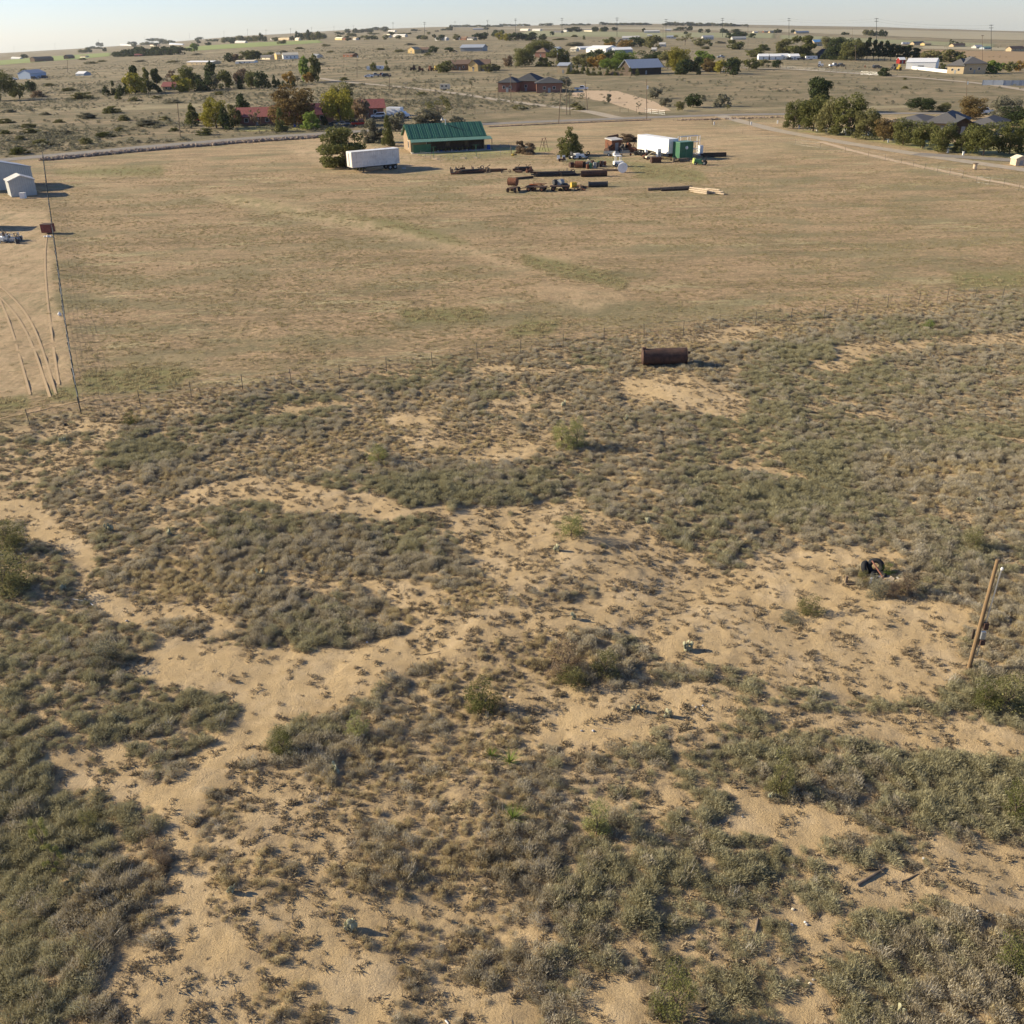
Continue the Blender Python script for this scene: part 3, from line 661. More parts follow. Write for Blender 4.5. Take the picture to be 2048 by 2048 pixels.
LEAF = dict(
 green=leaf_mat('leaf_green', [(.08, .088, .03), (.14, .145, .05), (.22, .215, .085)], .5),
 dark=leaf_mat('leaf_dark', [(.035, .048, .022), (.06, .078, .034), (.10, .12, .05)], .5),
 bright=leaf_mat('leaf_bright', [(.10, .15, .03), (.17, .23, .05), (.27, .32, .085)], .5),
 olive=leaf_mat('leaf_olive', [(.11, .11, .045), (.19, .18, .075), (.29, .27, .12)], .5),
 grey=leaf_mat('leaf_grey', [(.13, .125, .085), (.21, .20, .135), (.32, .30, .20)], .5),
 yellow=leaf_mat('leaf_yellow', [(.17, .15, .03), (.29, .26, .05), (.42, .37, .08)], .5),
 orange=leaf_mat('leaf_orange', [(.17, .10, .03), (.29, .18, .05), (.38, .27, .08)], .5),
 rust=leaf_mat('leaf_rust', [(.125, .085, .04), (.20, .14, .06), (.28, .215, .09)], .6),
 brown=leaf_mat('leaf_brown', [(.14, .10, .065), (.23, .17, .11), (.33, .25, .16)], .5),
 lime=leaf_mat('leaf_lime', [(.18, .185, .065), (.28, .28, .105), (.39, .38, .16)], .5))
KN = ['round', 'dome', 'cone', 'pine', 'poplar', 'sparse']
BIG = {k: [crown_mesh('crown', 100+i*7+j, k, {'sparse': 1300, 'dome': 9000}.get(k, 6000), {'cone': .022, 'sparse': .022}.get(k, .025)) for j in range(2)] for i, k in enumerate(KN)}
SML = {k: [crown_mesh('crown', 300+i*7+j, k, {'sparse': 300}.get(k, 1000), {'cone': .05, 'sparse': .055}.get(k, .062)) for j in range(3)] for i, k in enumerate(KN)}
TRK = {k: [trunk_mesh('trunk', 500+i*3+j, k) for j in range(2)] for i, k in enumerate(KN)}
NM = dict(round='tree', dome='spreading_tree', cone='juniper_tree', pine='pine_tree', poplar='poplar_tree', sparse='young_tree')
def tree(kind, col, x0, x1, yt, yb, label, group=None, name=None, lod=None, trunk=.05, cat='tree', depth=1.0):
    cx = (x0+x1)/2; p = G(cx, yb); sc = ppm(p); w_ = (x1-x0)/sc*(1.14 if x1-x0 > 34 else 1.26); h = max(.3, height_at(p, cx, yt))*1.06
    big = (x1-x0) > 34 if lod is None else lod
    cm = random.choice((BIG if big else SML)[kind])
    t = thing(name or NM[kind], label, cat, p, random.uniform(0, 6.28), group)
    if kind in ('cone', 'dome') and trunk == .05: trunk = .0
    c = bpy.data.objects.new('crown', cm); C.objects.link(c); c.parent = t
    c.location = (0, 0, h*trunk); c.scale = (w_*1.04, w_*1.04*depth, h*(1-trunk)*1.03)
    c.material_slots[0].link = 'OBJECT'; c.material_slots[0].material = LEAF[col]
    tr = bpy.data.objects.new('trunk', random.choice(TRK[kind])); C.objects.link(tr); tr.parent = t
    s2 = min(w_, h*.9); tr.scale = (s2*.85, s2*.85, h*.95)
    return t
g1 = 'trees around the red roofed house'
T = tree
# --- near yard
T('dome', 'green', 648, 738, 255, 335, 'large bushy grey green tree behind the weathered white trailer', lod=True)
T('dome', 'grey', 729, 768, 236, 285, 'pale grey leafed tree left of the green roofed house', trunk=.05)
T('cone', 'green', 764, 791, 232, 292, 'dark narrow evergreen touching the left gable of the green roofed house', lod=True)
T('round', 'grey', 776, 806, 225, 262, 'pale bare looking tree behind the roof corner of the green roofed house')
T('cone', 'green', 1106, 1174, 257, 311, 'rounded dark green juniper standing alone in the yard', lod=True)
T('dome', 'brown', 1032, 1050, 281, 306, 'left clump of the brown dried shrub right of the lawn', name='shrub', cat='shrub', lod=True)
T('dome', 'brown', 1046, 1070, 285, 308, 'right clump of the brown dried shrub right of the lawn', name='shrub', cat='shrub', lod=True)
T('dome', 'grey', 903, 928, 232, 246, 'small dark bush showing above the green roof ridge', name='shrub', cat='shrub')
T('sparse', 'olive', 849, 909, 191, 246, 'thin branching tree behind the chimney of the green roofed house', lod=True)
T('dome', 'grey', 825, 880, 218, 250, 'low pale grey scrub tree behind the green roof', lod=True)
# --- red roof house
T('round', 'rust', 552, 631, 175, 252, 'big rust brown tree in front of the red roofed house', g1, lod=True)
T('round', 'yellow', 655, 711, 180, 251, 'tall yellow green tree right of the rust brown tree', g1, lod=True)
T('round', 'olive', 664, 708, 168, 238, 'olive crown rising behind the tall yellow green tree', g1, lod=True)
T('round', 'brown', 706, 736, 199, 242, 'dull brown olive tree beside the right wing of the red roofed house', g1)
T('cone', 'green', 550, 576, 217, 263, 'small green evergreen left below the rust brown tree', g1)
T('dome', 'bright', 609, 640, 222, 259, 'round bright green shrubby tree right below the rust brown tree', g1, trunk=.1)
T('cone', 'dark', 642, 657, 215, 250, 'dark pointed conifer against the red roof', g1)
T('cone', 'green', 371, 403, 209, 252, 'lone light green conifer left of the red roofed house', g1)
T('round', 'yellow', 411, 456, 199, 256, 'yellow green tree near the left end of the red roofed house', g1, lod=True)
T('cone', 'dark', 437, 466, 213, 259, 'dark green juniper in front of the yellow green tree', g1)
T('round', 'olive', 461, 483, 209, 252, 'olive brown tree beside the left wall of the red roofed house', g1)
T('poplar', 'dark', 474, 501, 191, 232, 'dark tree standing behind the left end of the red roof', g1)
T('sparse', 'brown', 502, 524, 215, 257, 'bare branched tree against the red roof left of the rust tree', g1)
# --- long mixed row at the left
g2 = 'mixed tree row left of the middle distance'
for a in [('cone','dark',204,223,172,191,'leftmost low dark bush tree of the long mixed row'),('cone','dark',223,236,162,190,'pointed dark conifer second from the left end of the long mixed row'),
 ('cone','green',230,247,178,199,'small conifer standing in front of the left end of the long mixed row'),('cone','dark',236,250,168,190,'dark round conifer between the pointed one and the yellow tree'),
 ('pine','dark',246,260,159,189,'slim dark pine left of the yellowing tree in the mixed row'),('round','yellow',256,287,148,189,'yellow olive tree under the tall dark pine of the mixed row'),
 ('pine','dark',262,288,126,186,'tall dark pine behind the yellow olive tree'),('pine','green',286,308,139,187,'green pine second right of the tall dark pine'),
 ('pine','dark',299,334,140,186,'broad dark pine with open trunk left of the small red roof'),('sparse','brown',334,355,138,168,'bare brown tree behind the small red roof'),
 ('round','yellow',352,382,151,184,'bright yellow tree right of the small red roof'),('round','green',360,396,134,181,'large green tree behind the bright yellow tree'),
 ('dome','dark',392,410,150,182,'dark round juniper right of the large green tree'),('dome','dark',406,427,152,182,'second dark round juniper of the mixed row'),
 ('poplar','dark',413,440,127,170,'tall dark spire tree in the right half of the mixed row'),('round','grey',428,443,150,178,'grey leafed tree right of the dark spire tree'),
 ('round','green',441,464,143,179,'mid green tree with bare stem right of the grey leafed tree'),('round','brown',470,492,138,168,'olive brown tree behind the small dark juniper'),
 ('cone','dark',474,488,151,178,'small dark juniper below the olive brown tree'),('round','green',493,512,143,176,'green tree near the right end of the mixed row'),
 ('round','dark',512,537,143,177,'dark tree at the right end of the mixed row'),('round','orange',569,589,144,170,'orange tree left of the tall bright poplars'),
 ('sparse','grey',588,603,150,168,'bare grey bush between the orange tree and the poplars'),('poplar','bright',601,625,117,164,'left one of the two tall bright green poplars'),
 ('poplar','green',618,643,114,165,'right one of the two tall green poplars'),('round','orange',609,625,145,166,'small orange tree at the foot of the tall poplars'),
 ('round','green',0-26,28,143,201,'big dark tree cut by the left edge of the photo'),('round','green',27,51,163,197,'smaller green tree right of the big tree at the left edge'),
 ('round','dark',53,71,163,187,'round dark tree right of the two trees at the left edge'),('round','olive',44,57,138,157,'olive tree left of the blue metal hangar'),
 ('dome','brown',66,90,180,194,'low brown bush right of the round dark tree')]:
    T(*a[:6], a[6], g2)
for i, x in enumerate([534, 545, 553, 562, 572, 582]):
    T('cone', 'dark', x-1, x+11, [161, 151, 158, 161, 163, 162][i], 176-i*.6, 'small dark juniper in the short line right of the mixed row', 'short line of small junipers')
# --- far windbreaks at left
g3 = 'dark conifer windbreak on the left plain'
for i in range(14):
    x = 228+i*9.7; T('round', 'dark', x-3, x+15, 92+random.uniform(-1, 5)+(8 if i < 4 else 0), 114-i*.35, 'dark conifer of the windbreak on the left plain', g3)
for i, (x0, x1, yt, yb, c) in enumerate([(371,384,96,103,'dark'),(384,395,87,104,'bright'),(453,470,106,124,'dark'),(468,487,108,123,'brown'),(485,514,101,122,'green'),(505,522,103,121,'dark'),(525,545,104,118,'olive'),(560,573,101,110,'grey')]):
    T('round', c, x0, x1, yt, yb, ['low dark tree left of the bright spire on the far plain','bright green spire tree beside the crop strip','dark round tree left of the long low house','brown tree right of the dark round tree','large green tree behind the long low house','dark tree right of the large green tree','olive tree beside the cream house','grey bush tree touching the cream house'][i], 'trees on the left far plain')
# --- farmstead right of centre
g4 = 'farmstead trees behind the cypress row'
for a in [('round','green',1029,1070,95,133,'large dark green tree left of the red outbuilding'),('round','green',1053,1101,81,112,'wide green crown behind the large dark green tree'),('round','green',1100,1134,99,133,'green tree right of the red outbuilding'),
 ('dome','green',1072,1098,114,133,'low green bush below the red outbuilding'),('round','olive',1145,1170,108,130,'olive tree left of the orange tree'),('round','olive',1162,1184,114,136,'olive brown tree next to the orange tree'),
 ('round','orange',1179,1212,110,137,'orange tree in the farmstead row'),('round','dark',1175,1206,99,120,'dark crown behind the orange tree'),('round','dark',1207,1232,101,122,'dark crown right behind the orange tree'),
 ('round','bright',1204,1240,117,142,'bright green tree left of the barn'),('round','bright',1222,1271,103,141,'largest bright green tree left of the barn'),('round','dark',1278,1322,102,134,'dark tree behind the barn roof'),
 ('round','olive',1321,1350,104,138,'olive yellow tree right of the barn'),('round','yellow',1335,1376,97,143,'tall yellow green tree right of the barn'),('round','dark',1352,1377,119,149,'dark green tree below the tall yellow green tree'),
 ('round','green',1374,1401,115,143,'mid green tree right of the tall yellow green tree'),('round','bright',1394,1426,102,132,'bright green crown behind the reddish tree'),('round','rust',1408,1432,117,144,'reddish purple tree of the farmstead'),
 ('round','yellow',1431,1451,122,147,'small yellow tree right of the reddish tree'),('round','dark',1448,1472,118,148,'dark tree at the right end of the farmstead'),('cone','dark',1460,1481,130,150,'low dark bush at the right end of the farmstead'),
 ('round','green',1462,1481,115,142,'green tree at the right end of the farmstead'),('round','green',1489,1514,117,139,'round tree standing apart right of the farmstead'),('round','olive',1516,1536,120,134,'small round tree left of the white shed'),
 ('dome','green',1352,1362,127,149,'pointed shrub right of the barn'),('cone','green',1392,1402,127,149,'pointed shrub under the green trees')]:
    T(*a[:6], a[6], g4)
for i, x in enumerate([1138, 1146, 1154, 1166, 1175.5, 1187, 1199, 1215, 1231, 1246, 1260, 1274]):
    T('cone', 'green', x-5.5, x+5.5, 148-19+(i % 3)+(5 if i > 3 else 0), 148+(3 if i > 3 else 0), 'small pointed cypress in the row before the farmstead', 'row of small cypresses', name='cypress')
g5 = 'trees beyond the farmstead'
for i, a in enumerate([(1209,1229,75,93,'green','round'),(1212,1230,84,96,'orange','round'),(1240,1262,80,97,'orange','round'),(1258,1292,74,94,'dark','round'),(1291,1321,73,98,'olive','round'),(1350,1390,66,90,'olive','sparse'),(1392,1418,77,93,'olive','round'),(1418,1425,84,92,'dark','round'),(1459,1487,80,99,'green','round'),(1496,1525,97,114,'green','round'),(1512,1536,88,101,'green','dome'),(1133,1159,54,65,'dark','round'),(1022,1048,66,82,'dark','round'),(1046,1072,65,81,'dark','round'),(1078,1091,68,80,'dark','round'),(949,971,67,81,'dark','round'),(992,1006,64,81,'yellow','round'),(1004,1024,67,82,'yellow','round'),(986,1006,60,74,'dark','round'),(1185,1197,54,64,'dark','round'),(1203,1217,54,64,'dark','round'),(1454,1472,66,77,'dark','round'),(1470,1494,64,75,'dark','round'),(1499,1510,67,76,'dark','round'),(1352,1380,54,61,'dark','dome'),(1440,1456,58,66,'dark','dome'),(1459,1482,58,65,'dark','dome'),(860,876,92,106,'dark','round'),(891,906,95,105,'dark','round'),(874,890,73,81,'dark','round'),(908,920,68,80,'olive','round'),(1130,1165,84,92,'grey','dome'),(897,912,117,141,'grey','sparse'),(876,900,122,145,'green','round'),(742,753,125,142,'green','round'),(768,779,121,142,'green','cone'),(966,984,128,145,'olive','round'),(985,1000,128,141,'olive','round'),(1008,1024,112,133,'brown','round'),(937,950,155,176,'grey','sparse')]):
    T(a[5], a[4], a[0], a[1], a[2], a[3], ['green tree left of the steep roofed cottage','orange tree below the green tree by the cottage','orange tree right of the steep roofed cottage','dark tree right of the steep roofed cottage','olive tree right of the dark cottage tree','thin tall tree under the fourth crossarm pole','olive tree right of the thin tall tree','tiny dark tree right of the olive tree','round green tree standing alone in front of the green field','green tree behind the white shed at right centre','low green bush tree above the white shed','dark grove tree near the right skyline houses','left dark tree above the farmstead','right dark tree above the farmstead','small dark tree right of the pair above the farmstead','dark tree right of the far houses at centre','left yellow tree near the far centre houses','right yellow tree near the far centre houses','dark tree behind the yellow trees','left dark tree of the far pair by the green field','right dark tree of the far pair by the green field','left dark tree behind the low white house on the far right plain','middle dark tree behind the low white house on the far right plain','right small dark tree on the far right plain','dark clump on the far right plain','left bushy clump before the grassland','right bushy clump before the grassland','dark tree between the orange house and the blue roofed barn','dark bush left of the blue roofed barn','dark tree near the far white houses','olive tree on the far centre plain','grey scrub clump left of the long white barns','bare tree left of the tan brown house','green tree beside the rusty machinery','green bushy tree between the white campers','small conifer right of the white campers','olive tree right of the yellow walled house','second olive tree right of the yellow walled house','brownish bare tree left of the brick house','thin leafless tree behind the little white camper'][i], g5)
# --- small trees on the verge right of centre
for i, a in enumerate([(1301,1321,175,197,'grey','round'),(1321,1339,197,214,'grey','round'),(1350,1366,204,222,'olive','round'),(1371,1400,189,215,'dark','round'),(1432,1459,188,213,'grey','dome'),(1450,1460,208,221,'olive','sparse'),(1212,1223,189,205,'grey','poplar'),(1272,1282,203,218,'grey','sparse'),(1119,1140,154,176,'grey','round'),(1400,1412,190,202,'grey','dome'),(1545,1562,121,136,'dark','round'),(1756,1777,134,152,'dark','dome'),(1842,1875,102,120,'olive','round'),(1870,1886,110,124,'dark','dome'),(1883,1917,99,124,'olive','round'),(1914,1930,110,128,'green','round'),(1928,1945,113,128,'green','cone'),(1972,1997,121,147,'bright','round'),(2001,2014,126,139,'green','round'),(2012,2030,124,145,'green','round'),(2030,2047,122,143,'orange','round'),(1880,1890,126,139,'green','round'),(1900,1914,130,141,'green','round'),(1849,1860,122,135,'green','round'),(1897,1912,79,93,'dark','sparse')]):
    T(a[5], a[4], a[0], a[1], a[2], a[3], ['round grey green tree left of the sandy driveway end','small round tree below the round grey green tree','small olive tree left of the dark round tree','dark round tree on the verge beyond the road','pale wispy tree right of the dark round tree','tiny sapling right of the pale wispy tree','narrow young tree in a tall wire cage','leafless sapling between the poles','grey tree behind the right wing of the brick house','faint grey bush behind the verge trees','round dark tree left of the long white sheds','dark round bush beside the pale lane','wide olive tree right of the pine row','low dark bush right of the wide olive tree','second wide olive tree right of the pine row','green bush tree above the grey tan house','pointed green tree above the grey tan house','bright green tree right of the grey tan house','green garden tree right of the bright green one','taller green garden tree near the right edge','orange tree near the right edge behind the house','small tree between the hangar and the house','small green tree in front of the tan house','small green tree before the white hangar','leafless tree by the tiny far houses at right'][i], 'scattered trees on the right')
# --- grove and pines
g6 = 'dark grove beside the white sheds'
for i, a in enumerate([(1549,1590,78,114,'olive','dome'),(1575,1631,70,117,'green','dome'),(1640,1668,74,97,'olive','round'),(1645,1690,77,119,'dark','dome'),(1668,1702,76,118,'dark','round'),(1680,1724,82,121,'green','round')]):
    T(a[5], a[4], a[0], a[1], a[2], a[3], ['leftmost low dome of the grove beside the white sheds','largest rounded crown of the grove','pale crown behind the blue roof in the grove','dark crown right of the blue roof','tall dark crown in the middle of the grove','green crown at the right end of the grove'][i], g6, lod=True)
for i, x in enumerate([1712, 1722, 1733, 1746, 1757, 1769, 1781, 1793, 1804, 1815, 1829]):
    T('pine', 'dark', x-10, x+10, 80+[0,3,-2,2,5,4,6,8,10,8,14][i], 121, 'dark pine with a bare stem in the row left of the white hangar', 'row of dark pines', trunk=.22)
# --- garden row at the right
g7 = 'garden trees along the gravel driveway'
for a in [('round','green',1570,1602,203,257,'leftmost light green tree of the garden row'),('poplar','dark',1600,1666,159,225,'tallest dark tree at the left end of the garden row'),('round','green',1600,1652,193,263,'broad green tree below the tallest dark tree'),
 ('round','olive',1634,1680,200,268,'olive tree second right of the tallest dark tree'),('round','green',1663,1724,192,271,'biggest green tree of the garden row'),('round','olive',1706,1756,220,279,'spreading olive tree right of the biggest green one'),
 ('round','rust',1745,1790,239,283,'brown tinged tree in front of the grey roof'),('round','green',1783,1828,239,290,'green tree right of the brown tinged one'),('round','green',1821,1867,246,297,'fourth round tree from the right end of the garden row'),
 ('round','green',1861,1908,249,304,'green tree in front of the dark porch left side'),('round','green',1904,1938,265,306,'smaller bush like tree below the dark porch'),('round','green',1934,1998,246,311,'large green tree right of the dark porch'),
 ('round','green',1995,2042,249,308,'green tree near the right edge of the photo'),('round','green',2034,2080,232,292,'dark tree cut by the right edge of the photo')]:
    T(a[0], a[1], a[2], a[3], a[4], a[5], a[6], g7, lod=True)
for i, a in enumerate([(1820,1868,196,224,'dark'),(1878,1900,206,224,'olive'),(1915,1964,195,238,'rust'),(1981,2034,196,250,'grey'),(2000,2056,215,255,'dark')]):
    T('round', a[4], *a[:4], ['dark tree behind the grey garden roof','low olive tree behind the ridge of the grey roof','brown orange tree at the right end of the grey roof','pale leafless looking tree behind the right trees','very dark tree behind the right garden row'][i], g7, lod=True)
# --- skyline trees
for i, (x, wd, hh, y) in enumerate([(310,34,5,83),(335,30,6,88),(295,26,5,90),(265,16,4,90),(190,30,4,98),(200,12,5,93),(165,14,5,106),(178,12,6,105),(50,10,5,117),(400,10,5,79),(425,24,4,83),(452,16,6,84),(470,26,8,84),(495,30,7,83),(520,28,10,83),(553,10,4,80),(604,24,11,80),(628,26,14,80),(642,20,9,78),(680,16,7,72),(695,10,5,66),(718,24,6,66),(738,16,7,66),(745,16,5,72),(757,36,5,61),(775,14,6,66),(800,16,5,72),(815,14,4,71),(833,20,5,66),(845,20,7,79),(703,18,5,74),(728,10,5,76),(740,14,5,79),(894,20,6,64),(900,12,9,64),(935,70,3,54),(985,40,3,54),(1030,60,3,52),(1092,26,3.5,51.5),(1150,60,2.5,51),(1225,50,4,50.5),(1262,60,3.5,50.5),(1290,28,3,50),(1360,70,5,51.5),(1410,70,4.5,52),(1455,30,4,52),(1470,50,3,53),(1555,14,6,66),(1588,12,4,66),(1690,14,4,70),(1735,20,7,71),(1752,28,7,72),(1766,14,8,73),(1920,14,6,93)]):
    p = G(x, y); n = max(1, round(wd/8))
    for k in range(n):
        xx = x+(k-(n-1)/2)*wd/n
        T('round', ['dark', 'dark', 'olive', 'green'][(i+k) % 4], xx-wd/n*.55, xx+wd/n*.55, y-hh*random.uniform(1.0, 1.7), y, 'dark far off tree near the skyline', 'distant trees under the skyline', lod=False, trunk=.02)
for i in range(55):
    x = random.choice([random.uniform(290, 700), random.uniform(690, 1000), random.uniform(200, 640), random.uniform(1000, 1500)]); y = float(np.interp(x, [200, 300, 520, 760, 940, 1500], [103, 91, 82, 71, 65, 63]))+random.uniform(-3, 9)
    wd = random.uniform(6, 12); T('round', random.choice(['dark', 'dark', 'green', 'olive']), x-wd/2, x+wd/2, y-random.uniform(5, 9), y, 'dark far off tree near the skyline', 'distant trees under the skyline', lod=False, trunk=.02)
# --- mesquite bushes scattered over the range beyond the road
shr = []
for (x, y, wd, hh) in [(85,292,36,14),(40,308,30,14),(172,288,22,13),(175,237,30,12),(165,198,44,14),(225,226,30,14),(248,241,22,11),(300,252,46,13),(270,202,22,8),(313,197,16,6),(348,206,26,7),(437,190,18,8),(12,246,26,9),(64,266,30,9),(40,280,20,8),(130,268,26,8),(210,274,30,10),(12,268,20,8),(140,182,26,7),(100,172,20,6),(410,270,26,14),(180,128,22,5),(205,124,16,4),(165,120,14,4),(345,125,20,4),(395,110,20,4),(280,124,22,4),(690,160,16,6),(705,173,18,6),(722,170,14,4),(845,190,18,6),(1005,180,20,8),(1040,218,24,8),(1150,214,16,9),(1158,220,24,9),(1750,181,10,6),(1810,177,12,5),(1660,166,14,5),(1810,159,8,4),(662,105,12,4),(652,93,16,5),(842,104,10,5),(856,111,12,6),(1148,74,12,5),(1168,79,6,8),(560,88,12,6),(600,98,16,4),(640,130,16,5),(700,108,20,5),(760,100,16,4),(800,104,20,5),(820,90,18,4),(1080,86,20,5),(1120,80,22,4),(1410,98,16,5),(1440,87,16,5),(1570,88,30,5),(60,255,26,8),(240,262,18,8),(120,245,20,7),(20,225,24,7),(90,230,18,6),(330,240,20,8),(350,262,18,7)]:
    shr.append(T('dome', random.choice(['olive', 'green', 'grey', 'olive']), x-wd/2, x+wd/2, y-hh, y, 'low olive mesquite shrub on the open range beyond the road', 'mesquite shrubs on the open range', name='mesquite_shrub', cat='shrub', trunk=.02, lod=wd > 24))
# the smaller scrub of the open range, one cover
def range_scrub():
    P = []; S = []
    tm = [crown_mesh('range_tuft', 900+k, 'dome', 60, .12) for k in range(3)]
    for m_ in tm: m_.materials[0] = LEAF['grey']
    az = rng.uniform(-R(33), R(33), 110000); d = 200*np.exp(rng.uniform(0, 2.1, 110000)); x = d*np.sin(az); y = d*np.cos(az); z = ground_z(x, y)
    px, py = project(x, y, z); ry = np.interp(px, RPX, RPY)
    n1 = fbm(x*.012, y*.02, 4)
    ok = (py < ry-5) & (px > -60) & (px < 2110) & (rng.random(len(x)) < np.clip((n1-.40)*3.2, .02, 1)*np.where(px < 950, .8, .28))
    gry = (px > 1150) & (py > 95) & (py < 220); ok &= ~(gry & (rng.random(len(x)) < .8))
    k = ok.sum(); s = rng.uniform(.45, 1.5, k); s = np.where(rng.random(k) < .06, s*2, s)
    scatter('range_scrub', 'low grey green scrub dotting the open range beyond the road', tm, np.stack([x[ok], y[ok], z[ok]], -1), rng.uniform(0, 6.3, k), np.stack([s*1.5, s*1.5, s*.55], -1)); print('range', k)
range_scrub()
# ------------------------------------------------------------------ materials of built things
white_metal = rib_mat('white_panel', (.62, .585, .50), .35, .5, .08, .55, 0, dirt=(.42, .34, .25))
old_white = rib_mat('weathered_white_panel', (.72, .66, .57), .5, .8, .10, .6, 0, dirt=(.40, .34, .28))
bright_white = mat('white_paint', (.80, .79, .74), .5, .05, 2, 0, 0, (.55, .5, .4), .4)
green_metal = rib_mat('green_metal_roof', (.045, .14, .08), .45, .8, .10, .45, .1)
green_pale = rib_mat('green_porch_roof', (.14, .26, .18), .45, .5, .08, .45, .1)
green_paint = mat('green_paint', (.04, .14, .07), .6, .15, 2, 0, 0, (.12, .14, .07), .4)
red_metal = rib_mat('red_metal_roof', (.30, .095, .07), .5, .7, .14, .65, 0)
blue_metal = rib_mat('blue_grey_metal', (.33, .36, .39), .5, .6, .08, .6, 0)
grey_metal = rib_mat('grey_wall_panel', (.42, .42, .38), .4, .5, .06, .6, 0)
galv = mat('galvanised_metal', (.50, .52, .53), .4, .1, 4, .7)
rusty = mat('rusty_steel', (.20, .085, .045), .9, .3, 3, 0, .3, (.09, .045, .03), .8)
darkrust = mat('dark_rusty_steel', (.075, .045, .033), .9, .3, 4, 0, .3, (.16, .075, .045), .6)
blackm = mat('black_rubber', (.022, .022, .022), .85, .2, 5)
darkm = mat('dark_steel', (.05, .05, .05), .7, .3, 4)
greym = mat('grey_paint', (.28, .29, .28), .6, .15, 3)
yellowm = mat('yellow_paint', (.55, .38, .06), .6, .15, 3, 0, 0, (.2, .12, .05), .6)
orangem = mat('orange_paint', (.60, .14, .03), .6, .15, 3)
brick = mat('brown_brick', (.30, .215, .13), .9, .18, 12, 0, .2)
redbrick = mat('red_brick', (.26, .13, .09), .9, .18, 8, 0, .2)
tan = mat('tan_stucco', (.48, .37, .22), .9, .08, 2)
cream = mat('cream_siding', (.66, .58, .42), .8, .08, 2)
ywall = mat('yellow_wall', (.58, .42, .18), .8, .08, 2)
shingle = mat('grey_shingle', (.115, .11, .105), .95, .2, 6, 0, .2)
shingle2 = mat('dark_shingle', (.06, .062, .065), .95, .2, 6, 0, .2)
brownroof = mat('brown_shingle', (.20, .13, .085), .95, .2, 6)
wood = mat('weathered_wood', (.20, .15, .10), .9, .3, 3, 0, .4, stretch=(1, 1, .15))
polewood = mat('brown_pole_wood', (.25, .165, .085), .9, .25, 5, 0, .4, (.13, .085, .05), .7, stretch=(2, 2, .15))
palewood = mat('pale_peeled_wood', (.55, .43, .29), .85, .2, 3, 0, .3)
darkwood = mat('dark_wood', (.07, .052, .038), .95, .3, 4, 0, .3)
glass = mat('window_glass', (.03, .035, .04), .15, .1, 2, 0, 0, spec=.6)
concrete = mat('concrete', (.42, .39, .34), .9, .1, 3)
rock = mat('brown_rock', (.33, .25, .18), .95, .35, 1.2, 0, .3)
bluem = mat('blue_plastic', (.03, .09, .33), .5, .1, 2)
carred = mat('red_car_paint', (.30, .025, .02), .3, .05, 2, .2)
carwhite = mat('white_car_paint', (.78, .78, .76), .3, .04, 2)
cargrey = mat('grey_car_paint', (.28, .30, .33), .3, .05, 2, .3)
cardark = mat('dark_car_paint', (.04, .045, .055), .3, .05, 2, .3)
cactusm = mat('cactus_green', (.36, .345, .21), .7, .2, 6, 0, .2)
def fr(pA, pB):
    A = G(*pA); B = G(*pB); d = B-A; return A, math.atan2(d.y, d.x), math.hypot(d.x, d.y)
def wheel(parent, x, y, z, r, wdt=.25, name='wheel', rim=greym, axis='y'):
    a = Vector((0, 1, 0)) if axis == 'y' else Vector((1, 0, 0)); c = Vector((x, y, z))
    o = MB().cyl(c-a*wdt/2, c+a*wdt/2, r, n=14).build(name, blackm, parent)
    MB().cyl(c-a*(wdt/2+.02), c+a*(wdt/2+.02), r*.52, n=10).build('rim', rim, o); return o
def add_windows(t, L, D, he, n, side='front', pane=glass, frame=bright_white, ww=1.1, wh=1.1, zb=1.0, x0=.12, x1=.88):
    for i in range(n):
        u = x0+(x1-x0)*(i+.5)/n
        if side == 'front':
            w_ = MB().box(L*u, -.035, zb-.08, ww+.2, .08, wh+.16).build('window', frame, t); MB().box(L*u, -.085, zb, ww, .03, wh).build('pane', pane, w_)
        else:
            xx = -.035 if side == 'left' else L+.035
            w_ = MB().box(xx, D*u, zb-.08, .08, ww+.2, wh+.16).build('window', frame, t); MB().box(xx+(-.05 if side == 'left' else .05), D*u, zb, .03, ww, wh).build('pane', pane, w_)
